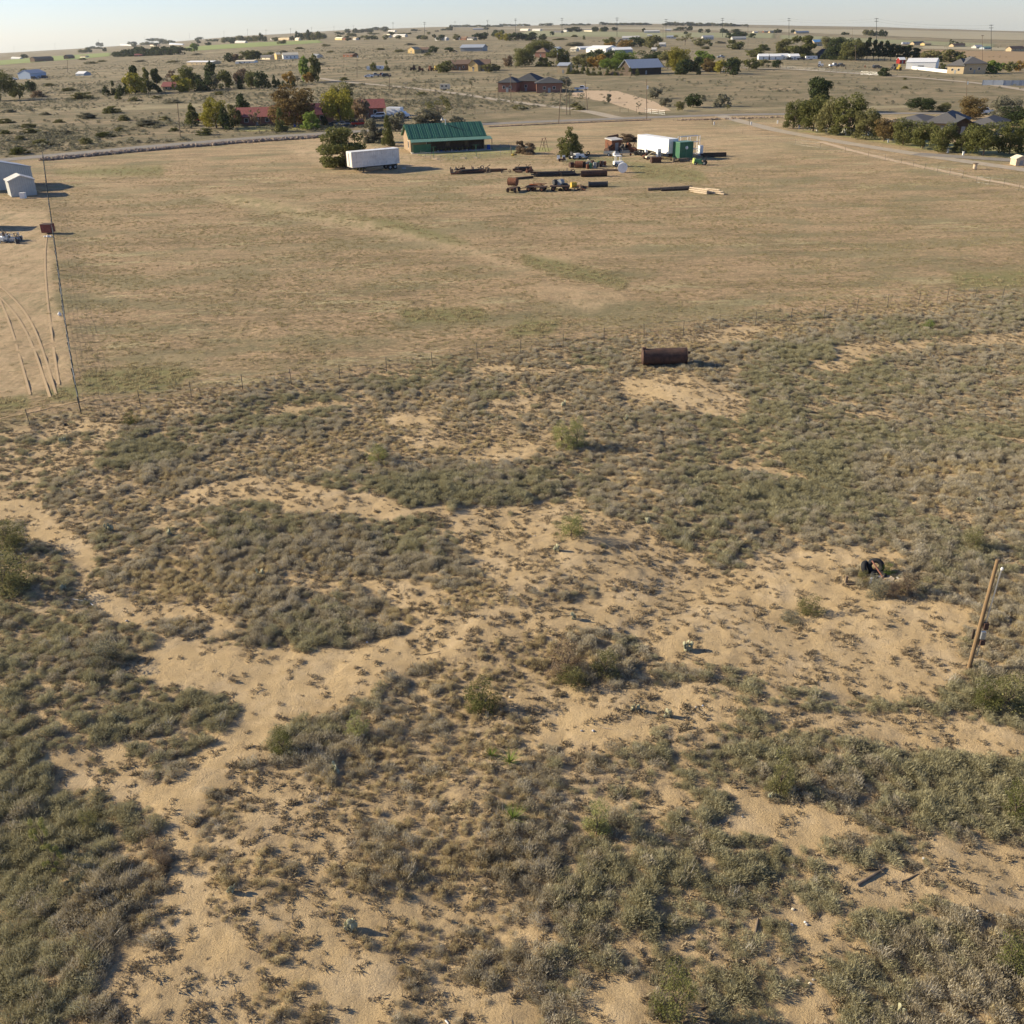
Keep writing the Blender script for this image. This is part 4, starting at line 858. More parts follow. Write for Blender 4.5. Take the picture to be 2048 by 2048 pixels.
def house(name, label, pA, pB, D, he, hr, wm, rm, ridge='x', over=.45, nw=2, door=True, group=None, cat='house', side_w=0, chim=False, px=True, ww=1.1, doorw=.95, L=None):
    A, ang, L_ = fr(pA, pB); L = L or L_; s = ppm(A)
    if px: he, hr = he/s, hr/s
    t = thing(name, label, cat, A, ang, group); b = MB(); tk = .16
    if ridge == 'x':
        b.add([(0, 0, -.3), (L, 0, -.3), (L, D, -.3), (0, D, -.3), (0, 0, he), (L, 0, he), (L, D, he), (0, D, he), (0, D/2, hr), (L, D/2, hr)],
              [(0, 1, 5, 4), (2, 3, 7, 6), (1, 2, 6, 9, 5), (3, 0, 4, 8, 7), (4, 5, 9, 8), (6, 7, 8, 9), (3, 2, 1, 0)])
    elif ridge == 'y':
        b.add([(0, 0, -.3), (L, 0, -.3), (L, D, -.3), (0, D, -.3), (0, 0, he), (L, 0, he), (L, D, he), (0, D, he), (L/2, 0, hr), (L/2, D, hr)],
              [(0, 1, 5, 8, 4), (2, 3, 7, 9, 6), (1, 2, 6, 5), (3, 0, 4, 7), (4, 8, 9, 7), (8, 5, 6, 9), (3, 2, 1, 0)])
    else:
        b.box(L/2, D/2, -.3, L, D, he+.3)
    b.build('wall', wm, t); r = MB()
    def slab(q):  # quad raised into a thin slab
        q = [Vector(p) for p in q]; n = (q[1]-q[0]).cross(q[-1]-q[0]).normalized()
        if n.z < 0: n = -n
        k = len(q); lo = [p+n*.02 for p in q]; hi = [p+n*(.02+tk) for p in q]
        r.add(lo+hi, [tuple(reversed(range(k))), tuple(range(k, 2*k))]+[(i, (i+1) % k, k+(i+1) % k, k+i) for i in range(k)])
    o = over
    if ridge == 'x':
        m = (hr-he)/(D/2); z0 = he-m*o
        slab([(-o, -o, z0), (L+o, -o, z0), (L+o, D/2, hr), (-o, D/2, hr)]); slab([(-o, D+o, z0), (-o, D/2, hr), (L+o, D/2, hr), (L+o, D+o, z0)])
    elif ridge == 'y':
        m = (hr-he)/(L/2); z0 = he-m*o
        slab([(-o, -o, z0), (L/2, -o, hr), (L/2, D+o, hr), (-o, D+o, z0)]); slab([(L+o, -o, z0), (L+o, D+o, z0), (L/2, D+o, hr), (L/2, -o, hr)])
    elif ridge == 'hip':
        q = min(D, L)/2; a = (q, D/2, hr) if L >= D else (L/2, q, hr); c = (L-q, D/2, hr) if L >= D else (L/2, D-q, hr)
        P = [(-o, -o, he), (L+o, -o, he), (L+o, D+o, he), (-o, D+o, he)]
        if L >= D: fs = [(P[0], P[1], c, a), (P[2], P[3], a, c), (P[1], P[2], c), (P[3], P[0], a)]
        else: fs = [(P[0], P[1], a), (P[1], P[2], c, a), (P[2], P[3], c), (P[3], P[0], a, c)]
        for f_ in fs: slab(f_)
    elif ridge == 'shed':
        slab([(-o, -o, he), (L+o, -o, he), (L+o, D+o, hr), (-o, D+o, hr)])
    rf = r.build('roof', rm, t)
    if chim: MB().box(L*.62, D*.42, hr-1.0, .5, .5, 1.6).build('chimney', brick if rm is not green_metal else galv, rf)
    if nw: add_windows(t, L, D, he, nw, 'front', ww=ww, wh=min(1.1, he*.4), zb=he*.38)
    if side_w: add_windows(t, L, D, he, side_w, 'left', ww=ww, wh=min(1.1, he*.4), zb=he*.38)
    if door:
        d = MB().box(L*.5, -.03, 0, doorw, .07, min(2.05, he*.8)).build('door', greym, t); MB().ell((L*.5+doorw*.38, -.09, 1.0), .04, .04, .04, 6, 4).build('handle', darkm, d)
    return t, L, he, hr
# ------------------------------------------------------------------ green roofed house
A, ang, L = fr((822, 305.5), (969, 298)); BL = G(786, 298); D = max(8, min(11, (BL-A).length)); sc = ppm(A)
t, L, he, hr = house('green_roofed_house', 'brick house with a green ribbed metal roof and shaded porch', (822, 305.5), (969, 298), D, 3.3, 5.9, brick, green_metal, over=.55, nw=3, px=False)
rb = MB(); m_ = (hr-he)/(D/2); o_ = .55
for i in range(int((L+1)/.62)):
    x = -o_+.3+i*.62
    for sg in (0, 1):
        y0, y1 = (-o_, D/2) if sg == 0 else (D+o_, D/2); z0 = he-m_*o_
        rb.add([(x-.05, y0, z0+.16), (x+.05, y0, z0+.16), (x+.05, y1, hr+.16), (x-.05, y1, hr+.16), (x-.05, y0, z0+.25), (x+.05, y0, z0+.25), (x+.05, y1, hr+.25), (x-.05, y1, hr+.25)],
               [(4, 5, 6, 7), (0, 4, 7, 3), (1, 2, 6, 5), (0, 1, 5, 4)])
rb.build('roof_ribs', green_metal, t)
MB().add([(-.2, -2.9, 2.55), (L+1.4, -2.9, 2.55), (L+1.4, -.58, 3.02), (-.2, -.58, 3.02), (-.2, -2.9, 2.65), (L+1.4, -2.9, 2.65), (L+1.4, -.58, 3.12), (-.2, -.58, 3.12)], [(0, 3, 2, 1), (4, 5, 6, 7), (0, 1, 5, 4), (1, 2, 6, 5), (2, 3, 7, 6), (3, 0, 4, 7)]).build('porch_roof', green_pale, t)
for x in (0, L*.25, L*.5, L*.75, L+1.3): MB().box(x, -2.7, -.1, .12, .12, 2.7).build('porch_post', green_paint if x < 1 else darkwood, t)
MB().box(L/2+.6, -1.4, -.15, L+1.5, 2.8, .27).build('porch_floor', concrete, t)
MB().box(L*.13, -2.6, .15, L*.24, .06, 1.9).build('porch_screen', green_paint, t)
add_windows(t, L, D, he, 1, 'left', ww=.9, wh=1.5, zb=.9, x0=.05, x1=.5)
MB().box(L*.62, -.05, 0, L*.74, .06, he-.15).build('porch_shade_cladding', darkwood, t)  # dark wood facing, its dark colour also added to deepen the porch shade
ch = MB().cyl((L*.53, D*.42, hr-.5), (L*.53, D*.42, hr+.9), .13, n=10).build('chimney', galv, t); MB().cyl((L*.53, D*.42, hr+.9), (L*.53, D*.42, hr+1.05), .22, n=10).build('cap', galv, ch)
MB().cyl((L*.57, D*.36, hr-.35), (L*.80, D*.12, he+.75), .07, n=6).build('roof_pipe', darkm, t)
MW = t.matrix_world.copy() if False else Matrix.Translation(A) @ Matrix.Rotation(ang, 4, 'Z')
def loc(x, y, z=0): return MW @ Vector((x, y, z))
for i in range(12):
    p = loc(L*(.30+.048*i), -2.2+.5*(i % 3), .13); q = thing('potted_plant', 'potted plant in the row on the shaded porch floor', 'potted plant', p, 0, 'potted plants on the porch')
    MB().cyl((0, 0, 0), (0, 0, .3), .12, .18, 9).build('pot', [tan, bright_white, bluem, rusty][i % 4], q)
    c = bpy.data.objects.new('foliage', SML['dome'][i % 3]); C.objects.link(c); c.parent = q; c.location = (0, 0, .25); c.scale = (.6, .6, .6)
p = loc(L+.6, -2.0, .13); q = thing('barrel', 'bright blue plastic barrel at the right end of the porch', 'barrel', p); MB().cyl((0, 0, 0), (0, 0, 1.0), .42, n=14).build('drum', bluem, q); MB().cyl((0, 0, 1), (0, 0, 1.05), .44, n=14).build('lid', bluem, q)
for (x, y, yt) in [(867.7, 318, 294), (952.6, 313, 290)]:
    p = G(x, y); h = height_at(p, x, yt); q = thing('clothesline_post', 'green T shaped clothesline post %s' % ('left of the lawn' if x < 900 else 'right of the lawn'), 'clothesline post', p, 0, 'clothesline posts')
    MB().cyl((0, 0, -.2), (0, 0, h), .06, n=8).build('post', green_paint, q); MB().cyl((-.75, 0, h), (.75, 0, h), .05, n=8).build('crossbar', green_paint, q)
# ------------------------------------------------------------------ box trailers
def box_trailer(label, pA, pB, mt, wheels_right=True, H=3.05, zb=1.15, W=2.5, roofm=bright_white):
    A, ang, L = fr(pA, pB); t = thing('box_trailer', label, 'trailer', A, ang, 'semi box trailers'); b = MB().box(L/2, W/2, zb, L, W, H)
    b.build('box', mt, t)
    MB().box(L/2, W/2, zb+H, L+.06, W+.06, .06).build('roof', roofm, t)
    MB().box(L/2, W/2-.5, zb-.32, L*.96, .14, .3).box(L/2, W/2+.5, zb-.32, L*.96, .14, .3).build('chassis', darkm, t)
    fm = MB()
    for x in (0.04, L-.04):
        for y in (0.0, W): fm.box(x, y, zb-.02, .14, .10, H+.03)
    fm.box(L/2, -.02, zb-.03, L, .07, .16).box(L/2, -.02, zb+H-.12, L, .07, .14).build('corner_frame', mt, t)
    dr = MB().box(-.035, W*.27, zb+.12, .05, W*.44, H-.25).box(-.035, W*.73, zb+.12, .05, W*.44, H-.25).build('door', mt, t); MB().cyl((-.09, W*.45, zb+.2), (-.09, W*.45, zb+H-.3), .025, n=6).cyl((-.09, W*.55, zb+.2), (-.09, W*.55, zb+H-.3), .025, n=6).build('lock_rod', galv, dr)
    xs = (L-1.1, L-2.3) if wheels_right else (1.1, 2.3)
    for x in xs:
        for y in (.18, W-.18): wheel(t, x, y, .5, .5, .4)
    xl = 2.6 if wheels_right else L-2.6
    for y in (.35, W-.35): MB().box(xl, y, 0, .14, .14, zb).box(xl, y, 0, .35, .3, .05).build('landing_leg', darkm, t)
    return t, L
box_trailer('weathered pale white semi trailer parked left of the green roofed house', (706, 347), (800, 337.5), old_white)
t, L2 = box_trailer('bright white semi trailer with its long side in full sun', (1274, 307.5), (1336, 318.5), bright_white, False, 3.0, 1.15)
A, ang, L = fr((1358, 320), (1385, 317.5)); s = ppm(A); t = thing('green_container', 'green metal box with a white round emblem beside the bright white trailer', 'container', A, ang)
H = 3.4; MB().box(L/2, 1.25, .2, L, 2.5, H).build('box', green_paint, t); MB().cyl((L*.52, -.06, .2+H*.66), (L*.52, .0, .2+H*.66), .36, n=20).build('round_emblem', bright_white, t)
MB().box(L*.5, -.04, .25, .05, .06, H-.1).box(.04, -.03, .25, .08, .07, H-.1).box(L-.04, -.03, .25, .08, .07, H-.1).build('door_frame', green_pale, t); MB().box(L/2, 1.25, .2+H, L+.1, 2.6, .08).build('roof', green_pale, t)
p = G(1388, 312); t = thing('white_rack', 'white metal pipe rack standing behind the green container', 'rack', p, ang)
b = MB()
for x in (-4, -1.3, 1.4):
    b.cyl((x, 0, -.1), (x, 0, 4.3), .07, n=6).cyl((x, 1, -.1), (x, 1, 4.3), .07, n=6)
for z in (1.5, 3.0, 4.3): b.cyl((-4, 0, z), (1.4, 0, z), .06, n=6).cyl((-4, 1, z), (1.4, 1, z), .06, n=6)
b.build('frame', bright_white, t); MB().box(1.7, 0, 0, .9, .8, 2.2).build('cabinet', bright_white, t)
# ------------------------------------------------------------------ small junk of the yard
def clutter(label, group, cx, cy, wpx, hpx, n, ms=None, k=1.0):
    for i in range(n):
        x, y = cx+random.uniform(-.5, .5)*wpx, cy+random.uniform(-.5, .5)*hpx; b = MB(); s = random.uniform(.25, .8)*k; c = i % 5
        if c == 0: b.box(0, 0, 0, s*1.8, s*.5, s*.5, 0, .3).cyl((-s, 0, .1), (s, .3, s*1.3), s*.09)
        elif c == 1: b.cyl((-s, 0, s*.35), (s, 0, s*.35), s*.33, n=10).cyl((0, 0, s*.3), (.1, 0, s*1.4), s*.1)
        elif c == 2: b.torus((0, 0, s*.6), (.3, 1, .1), s*.5, s*.1, 14, 5).box(0, 0, 0, s, s*.3, s*.3)
        elif c == 3: b.box(0, 0, 0, s*.9, s*.8, s*.9, .4).box(.2, 0, s*.9, s*.3, s*.3, s*.5)
        else: b.cyl((-s*1.4, 0, .1), (s*1.4, .2, s*.6), s*.08).cyl((-s, .3, .1), (s*1.2, -.2, s*.3), s*.1).ell((0, 0, s*.3), s*.6, s*.4, s*.35, 8, 5, None, .2)
        o = b.build('scrap_piece', random.choice(ms or [darkrust, rusty, darkm, darkwood, wood, darkrust])); o.location = G(x, y); o.rotation_euler = (0, 0, random.uniform(0, 6.3)); tag(o, label, 'scrap', group)
def pole_thing(name, label, cat, pa, pb, r, m, z0=None, group=None, r1=None, za=None, zb=None, n=9):
    a = G(*pa); b = G(*pb); a.z += r if za is None else za; b.z += r if zb is None else zb
    o = MB().cyl(Vector((0, 0, 0)), b-a, r, r1, n).build(name, m); o.location = a; return tag(o, label, cat, group)
def heap(name, label, cat, cx, cy, wpx, n, r, m, group, ang=0, layers=2, jit=.12, length=None, dy=1.0):
    p = G(cx, cy); s = ppm(p); L = length or wpx/s; rr = random.Random(int(cx*7+cy)); k = 0; per = max(1, math.ceil(n/layers))
    for l in range(layers):
        for i in range(per-l):
            if k >= n: break
            k += 1
            a = ang+rr.uniform(-jit, jit); Lk = L*rr.uniform(.55, 1.0); off = Vector((-math.sin(ang), math.cos(ang), 0))*((i-(per-l-1)/2)*r*2.15*dy)+Vector((math.cos(ang), math.sin(ang), 0))*rr.uniform(-.12, .12)*L
            c = p+off+Vector((0, 0, r+l*r*1.75)); d = Vector((math.cos(a), math.sin(a), 0))*Lk/2
            rk = r*rr.uniform(.7, 1.1); o = MB().cyl(-d, d, rk, rk*rr.uniform(.8, 1), 8).build(name, m if not isinstance(m, list) else m[k % len(m)]); o.location = c; tag(o, label, cat, group)
# peeled light posts and the long dark beams beside them
heap('wood_post', 'pale peeled wooden post in the left stack at the lower right of the yard', 'post', 1402, 386.5, 26, 12, .16, palewood, 'stack of pale wooden posts', R(-52), 3, .10, 4.6)
heap('wood_post', 'pale peeled wooden post in the right stack at the lower right of the yard', 'post', 1427, 387, 26, 9, .15, palewood, 'stack of pale wooden posts right', R(-44), 3, .08, 4.6)
pole_thing('timber_beam', 'long dark timber beam lying left of the pale posts, nearer one', 'beam', (1295, 381.5), (1384, 376.5), .24, wood)
pole_thing('timber_beam', 'second dark timber beam lying behind the longest one', 'beam', (1322, 382.5), (1388, 379.5), .2, darkwood)
# pipe and timber piles in the middle
mixm = [darkrust, darkwood, rusty, darkm, wood]
heap('steel_pipe', 'dark pipe in the left pile in front of the green roofed house', 'pipe', 935, 347, 62, 12, .16, mixm, 'left pile of pipes', R(9), 3, .16)
heap('steel_pipe', 'dark pipe lying right of the left pile', 'pipe', 985, 343, 50, 9, .15, mixm, 'second pile of pipes', R(4), 2, .18)
heap('steel_pipe', 'short dark pipe in the small pile at the centre', 'pipe', 1045, 342, 42, 10, .16, mixm, 'small centre pile of pipes', R(3), 3, .2)
heap('steel_pipe', 'long dark pipe in the long central row', 'pipe', 1112, 352, 96, 13, .17, [darkrust, darkwood, darkm, wood], 'long central row of pipes', R(2), 3, .05)
pole_thing('timber_beam', 'dark beam lying left of the long central pipe row', 'beam', (1022, 360), (1066, 356), .22, darkwood)
p = G(1188, 353); o = MB().tube((-2.6, 0, 0), (2.6, .25, 0), .62, .08).build('steel_pipe', darkrust); o.location = p+Vector((0, 0, .6)); tag(o, 'wide brown hollow pipe at the right end of the long pipe row', 'pipe')
p = G(1196, 374); o = MB().tube((-1.75, 0, 0), (1.75, .1, 0), .48, .06).torus((-1.75, 0, 0), (1, 0, 0), .5, .07).torus((1.75, .1, 0), (1, 0, 0), .5, .07).build('culvert_pipe', darkm); o.location = p+Vector((0, 0, .48)); tag(o, 'dark flanged culvert pipe right of the bent rusty rods', 'pipe')
heap('steel_rod', 'bent rusty rod in the front row of scrap', 'rod', 1163, 374, 30, 9, .06, [rusty, darkrust], 'rusty rods in the front row', R(-35), 3, .25, 3.2, 2.2)
def drum(label, x, y, r, h, m, up=True, ang=0, group=None):
    p = G(x, y); t = thing('steel_drum', label, 'drum', p, ang, group); a, b = ((0, 0, 0), (0, 0, h)) if up else ((-h/2, 0, r), (h/2, 0, r))
    MB().cyl(a, b, r, n=16).build('shell', m, t); d = Vector(b)-Vector(a); hb = MB()
    for u in (.02, .35, .66, .98): hb.torus(Vector(a)+d*u, d, r, .025, 16, 5)
    hb.build('hoops', m, t); return t
drum('rusty drum lying at the left end of the drum row', 1143, 335, .55, .9, darkrust, False, R(20)); drum('large reddish tank lying second in the drum row', 1158, 335.5, .7, 1.7, rusty, False, R(-15))
drum('yellow ended drum left of the bent rods', 1147, 375, .5, 1.0, yellowm, False, R(15))
dm = [darkrust, greym, rusty, darkm, green_paint]
for i in range(13):
    drum('upright scrap drum in the crowded drum row', 1168+i*3.4+random.uniform(-1, 1), 334+random.uniform(-3, 3.5), .32, random.uniform(.8, 1.15), dm[i % 5], True, 0, 'drum row behind the pipes')
heap('timber_beam', 'thin dark plank lying below the white round tank', 'plank', 1223, 342, 46, 6, .10, [darkwood, wood], 'planks by the white tank', R(-6), 2, .12)
drum('round white tank standing beside the planks', 1245, 345, .95, 1.2, bright_white, False, R(80))
p = G(1236, 333); t = thing('loader', 'small white loader with an open cab behind the round white tank', 'loader', p, R(10)); MB().box(0, 0, .4, 2.0, 1.3, .7).build('body', bright_white, t)
b = MB()
for x in (-.6, .5):
    for y in (-.5, .5): b.box(x, y, 1.1, .1, .1, 1.0)
b.box(-.05, 0, 2.1, 1.4, 1.2, .12).build('cab_frame', bright_white, t)
for x in (-.65, .65):
    for y in (-.75, .75): wheel(t, x, y, .38, .38, .25)
def cart(label, x, y, L, W, ang, bed=darkrust, load=None, group='old farm carts in the front row'):
    p = G(x, y); t = thing('farm_cart', label, 'cart', p, ang, group); MB().box(0, 0, .72, L, W, .14).build('bed', bed, t)
    for a in (-L*.33, L*.33):
        for b_ in (-W/2-.1, W/2+.1): wheel(t, a, b_, .42, .42, .18, rim=rusty)
        MB().cyl((a, -W/2-.1, .42), (a, W/2+.1, .42), .05, n=6).build('axle', darkrust, t)
    MB().cyl((-L/2, 0, .6), (-L/2-1.2, 0, .35), .05, n=6).build('drawbar', darkrust, t); return t
cart('rusty running gear carrying a horizontal tank, front row left', 1027, 384, 2.4, 1.3, R(60)); q = drum('rusty barrel shaped tank lying on the left cart', 1026, 381, .72, 1.7, rusty, False, R(-25)); q.location.z += .85; q.scale = (1, 1, 1)
cart('low flat cart loaded with rusty boards, front row second', 1073, 382, 3.8, 1.7, R(-18))
for i in range(8):
    p = G(1066+i*2.6, 381.5-i*.3+random.uniform(-1, 1)); o = MB().box(0, 0, 0, random.uniform(1.2, 2.6), .22, .08, 0, random.uniform(-.2, .2)).build('rusty_plate', [rusty, orangem, rusty, yellowm, darkrust][i % 5]); o.location = p+Vector((0, 0, .88+.09*(i % 3))); o.rotation_euler = (0, random.uniform(-.1, .1), R(-20)+random.uniform(-.4, .4)); tag(o, 'rusty plate lying on the low flat cart', 'plate', 'rusty plates on the cart')
cart('dark two axle cart carrying black rolls, front row third', 1120, 381, 3.6, 1.5, R(-8))
for i, x in enumerate((1112, 1121, 1131)):
    p = G(x, 379.5); o = MB().cyl((-.55, 0, .55), (.55, 0, .55), .5+.05*i, n=16).build('pipe_roll', [darkm, greym, darkm][i]); o.location = p+Vector((0, 0, .8 if i < 2 else 0)); o.rotation_euler = (0, 0, R(25+30*i)); tag(o, ['left black roll on the third cart', 'middle grey roll on the third cart', 'right dark roll standing past the third cart'][i], 'roll')
# brown shed with striped roof, arch, brush
t, *_ = house('metal_shed', 'rusty brown metal shed with a white ribbed roof in the scrap yard', (1223, 305), (1243, 303), 2.6, 2.6, 2.9, rusty, white_metal, 'shed', .15, 0, True, None, 'shed', 0, False, False)
t = thing('pipe_arch', 'dark bent pipe frame arching over the left of the rusty brown shed', 'frame', G(1213, 300)); MB().cyl((0, 0, 0), (.2, 0, 2.9), .28).cyl((.2, 0, 2.9), (2.8, .3, 3.3), .26).build('bent_pipe', darkrust, t); MB().cyl((2.6, .3, 0), (2.7, .3, 3.2), .14).build('leg', darkrust, t)
for i in range(5):
    o = MB().box(0, 0, 0, random.uniform(.8, 1.8), .8, random.uniform(1.4, 2.3)).build('scrap_machine', [darkrust, darkwood, rusty, darkm, darkrust][i]); 
    b = MB().box(0, 0, 0, 1.4, 1.0, 1.1).cyl((-.9, -.55, .5), (-.9, .55, .5), .5, n=12).cyl((.5, -.6, 1.1), (.7, .6, 1.9), .3, n=10).box(.3, 0, 1.1, .6, .6, .6, .4).cyl((-.4, 0, 1), (-.9, .2, 2.2), .08)
    bpy.data.objects.remove(o); o = b.build('scrap_machine', [darkrust, darkwood, rusty, darkm, darkrust][i]); x, y = [(1251, 303), (1257, 302), (1262, 304), (1246, 306), (1218, 306)][i]; o.location = G(x, y); o.rotation_euler = (0, 0, i*1.3)
    tag(o, ['dark scrap machine right of the rusty shed', 'second dark scrap machine right of the rusty shed', 'reddish scrap machine farthest right of the rusty shed', 'small black scrap machine by the shed corner', 'dark scrap machine in front of the bent pipe'][i], 'scrap')
o = MB().cyl((0, 0, 0), (0, 0, .5), .26, .1, 12).box(0, 0, .0, .6, .6, .12).cyl((0, 0, .5), (0, 0, 1.5), .13).build('orange_pump', orangem); o.location = G(1246, 303.5); tag(o, 'bright orange pump beside the rusty brown shed', 'pump')
def utility_trailer(label, x, y, ang, m):
    t = thing('utility_trailer', label, 'trailer', G(x, y), ang); b = MB()
    b.box(0, 0, .5, 2.6, 1.4, .1)
    for s_ in (-1, 1): b.box(0, s_*.68, .6, 2.6, .06, .45)
    for s_ in (-1, 1): b.box(s_*1.28, 0, .6, .06, 1.4, .45)
    b.build('bed', m, t); MB().cyl((1.3, 0, .5), (2.2, 0, .4), .05, n=6).build('drawbar', greym, t)
    for s_ in (-1, 1): wheel(t, -.1, s_*.82, .33, .33, .2, rim=bright_white)
    return t
utility_trailer('small cream utility trailer in front of the rusty brown shed', 1219, 312, R(-12), cream); 
t = thing('white_motor', 'white engine block sitting on the ground right of the cream trailer', 'engine', G(1232, 313), R(20)); MB().box(0, 0, .2, 1.4, .9, .5).cyl((-.3, 0, .7), (-.3, 0, 1.1), .25).build('body', bright_white, t); MB().box(.3, 0, .7, .6, .5, .3).build('cover', greym, t)
t = thing('wire_cart', 'grey wire cage cart with red wheels left of the white trailer', 'cart', G(1250, 311), R(5)); b = MB()
for i in range(9): b.cyl((-1.1+i*.27, -.45, .25), (-1.1+i*.27, -.45, 1.0), .02, n=4).cyl((-1.1+i*.27, .45, .25), (-1.1+i*.27, .45, 1.0), .02, n=4)
for z in (.25, .62, 1.0): b.cyl((-1.1, -.45, z), (1.1, -.45, z), .025, n=4).cyl((-1.1, .45, z), (1.1, .45, z), .025, n=4)
b.build('cage', galv, t); wheel(t, -.9, -.5, .2, .2, .1); wheel(t, 1.2, -.5, .25, .25, .12, rim=carred)
def tyre(label, p, R_, r, rot, group=None):
    o = MB().torus((0, 0, 0), (0, 0, 1), R_, r, 22, 10).build('tyre', blackm, smooth=True); o.location = p; o.rotation_euler = rot; return tag(o, label, 'tyre', group)
for i in range(14):
    tyre('old black tyre in the heap under the bright white trailer', G(1270+i*2.1, 309.5+i*.25+random.uniform(-1, 1.4))+Vector((0, 0, .35)), .32, .12, (R(90)+random.uniform(-.5, .5), random.uniform(-.3, .3), random.uniform(-1, 1)), 'tyres under the bright white trailer')
t, *_ = house('fridge', 'pale upright fridge standing under the bright white trailer corner', (1315, 319), (1322, 318.5), .8, 2.0, 2.05, bright_white, bright_white, 'shed', .0, 0, True, None, 'fridge', 0, False, False, .9, .6)
t = thing('metal_crate', 'rusty brown slatted crate in front of the bright white trailer', 'crate', G(1311, 325), R(8)); MB().box(0, 0, 0, 2.2, 1.4, 1.15).build('box', darkrust, t); b = MB()
for i in range(7): b.box(-.95+i*.32, -.73, 0, .12, .05, 1.2)
b.build('slats', rusty, t)
t = thing('cherry_picker', 'pale folded boom lift behind the rusty slatted crate', 'lift', G(1299, 318), R(15)); MB().box(0, 0, .3, 1.8, 1.1, .35).build('base', cream, t); MB().cyl((-.6, 0, .65), (.9, 0, 1.6), .1).cyl((.9, 0, 1.6), (-.8, 0, 1.9), .09).build('boom', cream, t); MB().box(-.9, 0, 1.5, .5, .6, .6).build('basket', bright_white, t)
for s_ in (-1, 1): wheel(t, .5, s_*.6, .3, .3, .2); wheel(t, -.6, s_*.6, .3, .3, .2)
heap('rough_log', 'rough dark log lying in front of the green container', 'log', 1364, 323, 32, 7, .2, [darkwood, wood], 'logs before the green container', R(12), 2, .3, 3.6)
o = MB().cyl((0, 0, 0), (0, 0, .9), .35, .3, 10).build('tree_stump', wood); o.location = G(1347, 324.5); tag(o, 'short wide log stump under the trailer front', 'stump')
def mower(label, x, y, ang, m, k=1.0):
    t = thing('garden_tractor', label, 'tractor', G(x, y), ang, 'small garden tractors'); MB().box(.45, 0, .38, 1.0, .5, .4).box(.2, 0, .3, 1.7, .4, .15).build('hood', m, t); MB().box(-.45, 0, .6, .45, .5, .12).box(-.65, 0, .7, .1, .5, .4).build('seat', darkm, t)
    MB().torus((.05, 0, 1.0), (.4, 0, 1), .17, .02, 12, 5).cyl((.2, 0, .7), (.05, 0, 1.0), .02, n=5).build('steering_wheel', darkm, t); MB().box(-.05, 0, .18, .8, 1.1, .15).build('deck', m, t)
    for s_ in (-1, 1): wheel(t, -.5, s_*.42, .3, .3, .25); wheel(t, .75, s_*.38, .2, .2, .15)
    t.scale = (k, k, k); return t
mower('white garden tractor parked under the round juniper', 1149, 318, R(40), bright_white, 1.5); mower('second white mower right of the juniper', 1167, 316.5, R(200), bright_white, 1.2)
tyre('black tyre standing right of the second white mower', G(1176.5, 310)+Vector((0, 0, .4)), .36, .12, (R(80), 0, .6)); mower('green garden tractor below the green container', 1402, 330, R(160), green_paint, 1.5)
o = MB().box(0, 0, 0, .5, 1.1, 1.0, .3, .3).build('yellow_panel', mat('lime_paint', (.48, .55, .14), .6, .1)); o.location = G(1389, 327); tag(o, 'lime yellow panel standing left of the green garden tractor', 'panel')
for i in range(2):
    t = thing('metal_chair', ['white metal chair at the left end before the juniper', 'second white metal chair before the juniper'][i], 'chair', G(1117+i*12, 322), .5*i, 'white metal chairs'); MB().box(0, 0, .45, .7, .7, .05).build('seat', bright_white, t); MB().box(0, .33, .5, .7, .05, .7).build('backrest', bright_white, t)
    for a in (-.3, .3):
        for b_ in (-.3, .3): MB().box(a, b_, 0, .05, .05, .45).build('leg', bright_white, t)
o = MB().box(0, 0, .25, 1.6, .8, .3).box(.4, 0, .5, .4, .5, .4).cyl((-.6, -.5, .2), (-.6, .5, .2), .2).build('scrap_heap', darkrust); o.location = G(1124, 322.5); tag(o, 'dark scrap frame between the white metal chairs', 'scrap')
t = thing('swing_set', 'empty rusty A frame swing set in the yard', 'swing set', G(1088, 302), R(62)); b = MB(); s = ppm(G(1088, 302)); w_ = 14/s; h = 24/s
for x in (-w_/2, w_/2): b.cyl((x-.5, -1.1, 0), (x, 0, h), .05, n=6).cyl((x+.5, 1.1, 0), (x, 0, h), .05, n=6).cyl((x-.25, -.5, h*.5), (x+.25, .5, h*.5), .04, n=5)
b.build('legs', darkrust, t); MB().cyl((-w_/2-.4, 0, h), (w_/2+.4, 0, h), .05, n=6).build('top_bar', darkrust, t)
t = thing('water_pump', 'yellow based hand pump with a tall post right of the lawn', 'pump', G(1026, 312)); MB().ell((0, 0, .3), .4, .35, .3).build('base', yellowm, t); MB().cyl((-.3, 0, 0), (-.5, 0, 2.3), .08, n=7).build('post', wood, t); MB().cyl((0, 0, .3), (.9, .2, .25), .12, n=7).build('motor', darkm, t)
def brush(label, x0, x1, yt, yb): return T('dome', 'brown', x0, x1, yt, yb, label, name='brush_pile', cat='brush pile', trunk=0, lod=True)
brush('grey brown brush pile behind the rusty brown shed', 1238, 1272, 268, 283)
for i, a in enumerate([(1413, 309, 6.5, .35, .12), (1423, 312, 5, 1.0, .3)]):
    p = G(a[0], a[1]); o = MB().box(0, 0, .25, a[2], a[3], a[4]).build('flat_panel', [bright_white, darkrust][i]); o.location = p; o.rotation_euler = (0, 0, R(4)); tag(o, ['long white panel lying right of the green container', 'dark stacked plates in front of the long white panel'][i], 'panel')
o = MB().box(0, 0, 0, 5.2, .5, .9).box(0, -.3, 0, 4.6, .4, .6).build('timber_stack', darkwood); o.location = G(1429, 313.5); tag(o, 'low dark timber stack at the far right of the yard', 'timber')
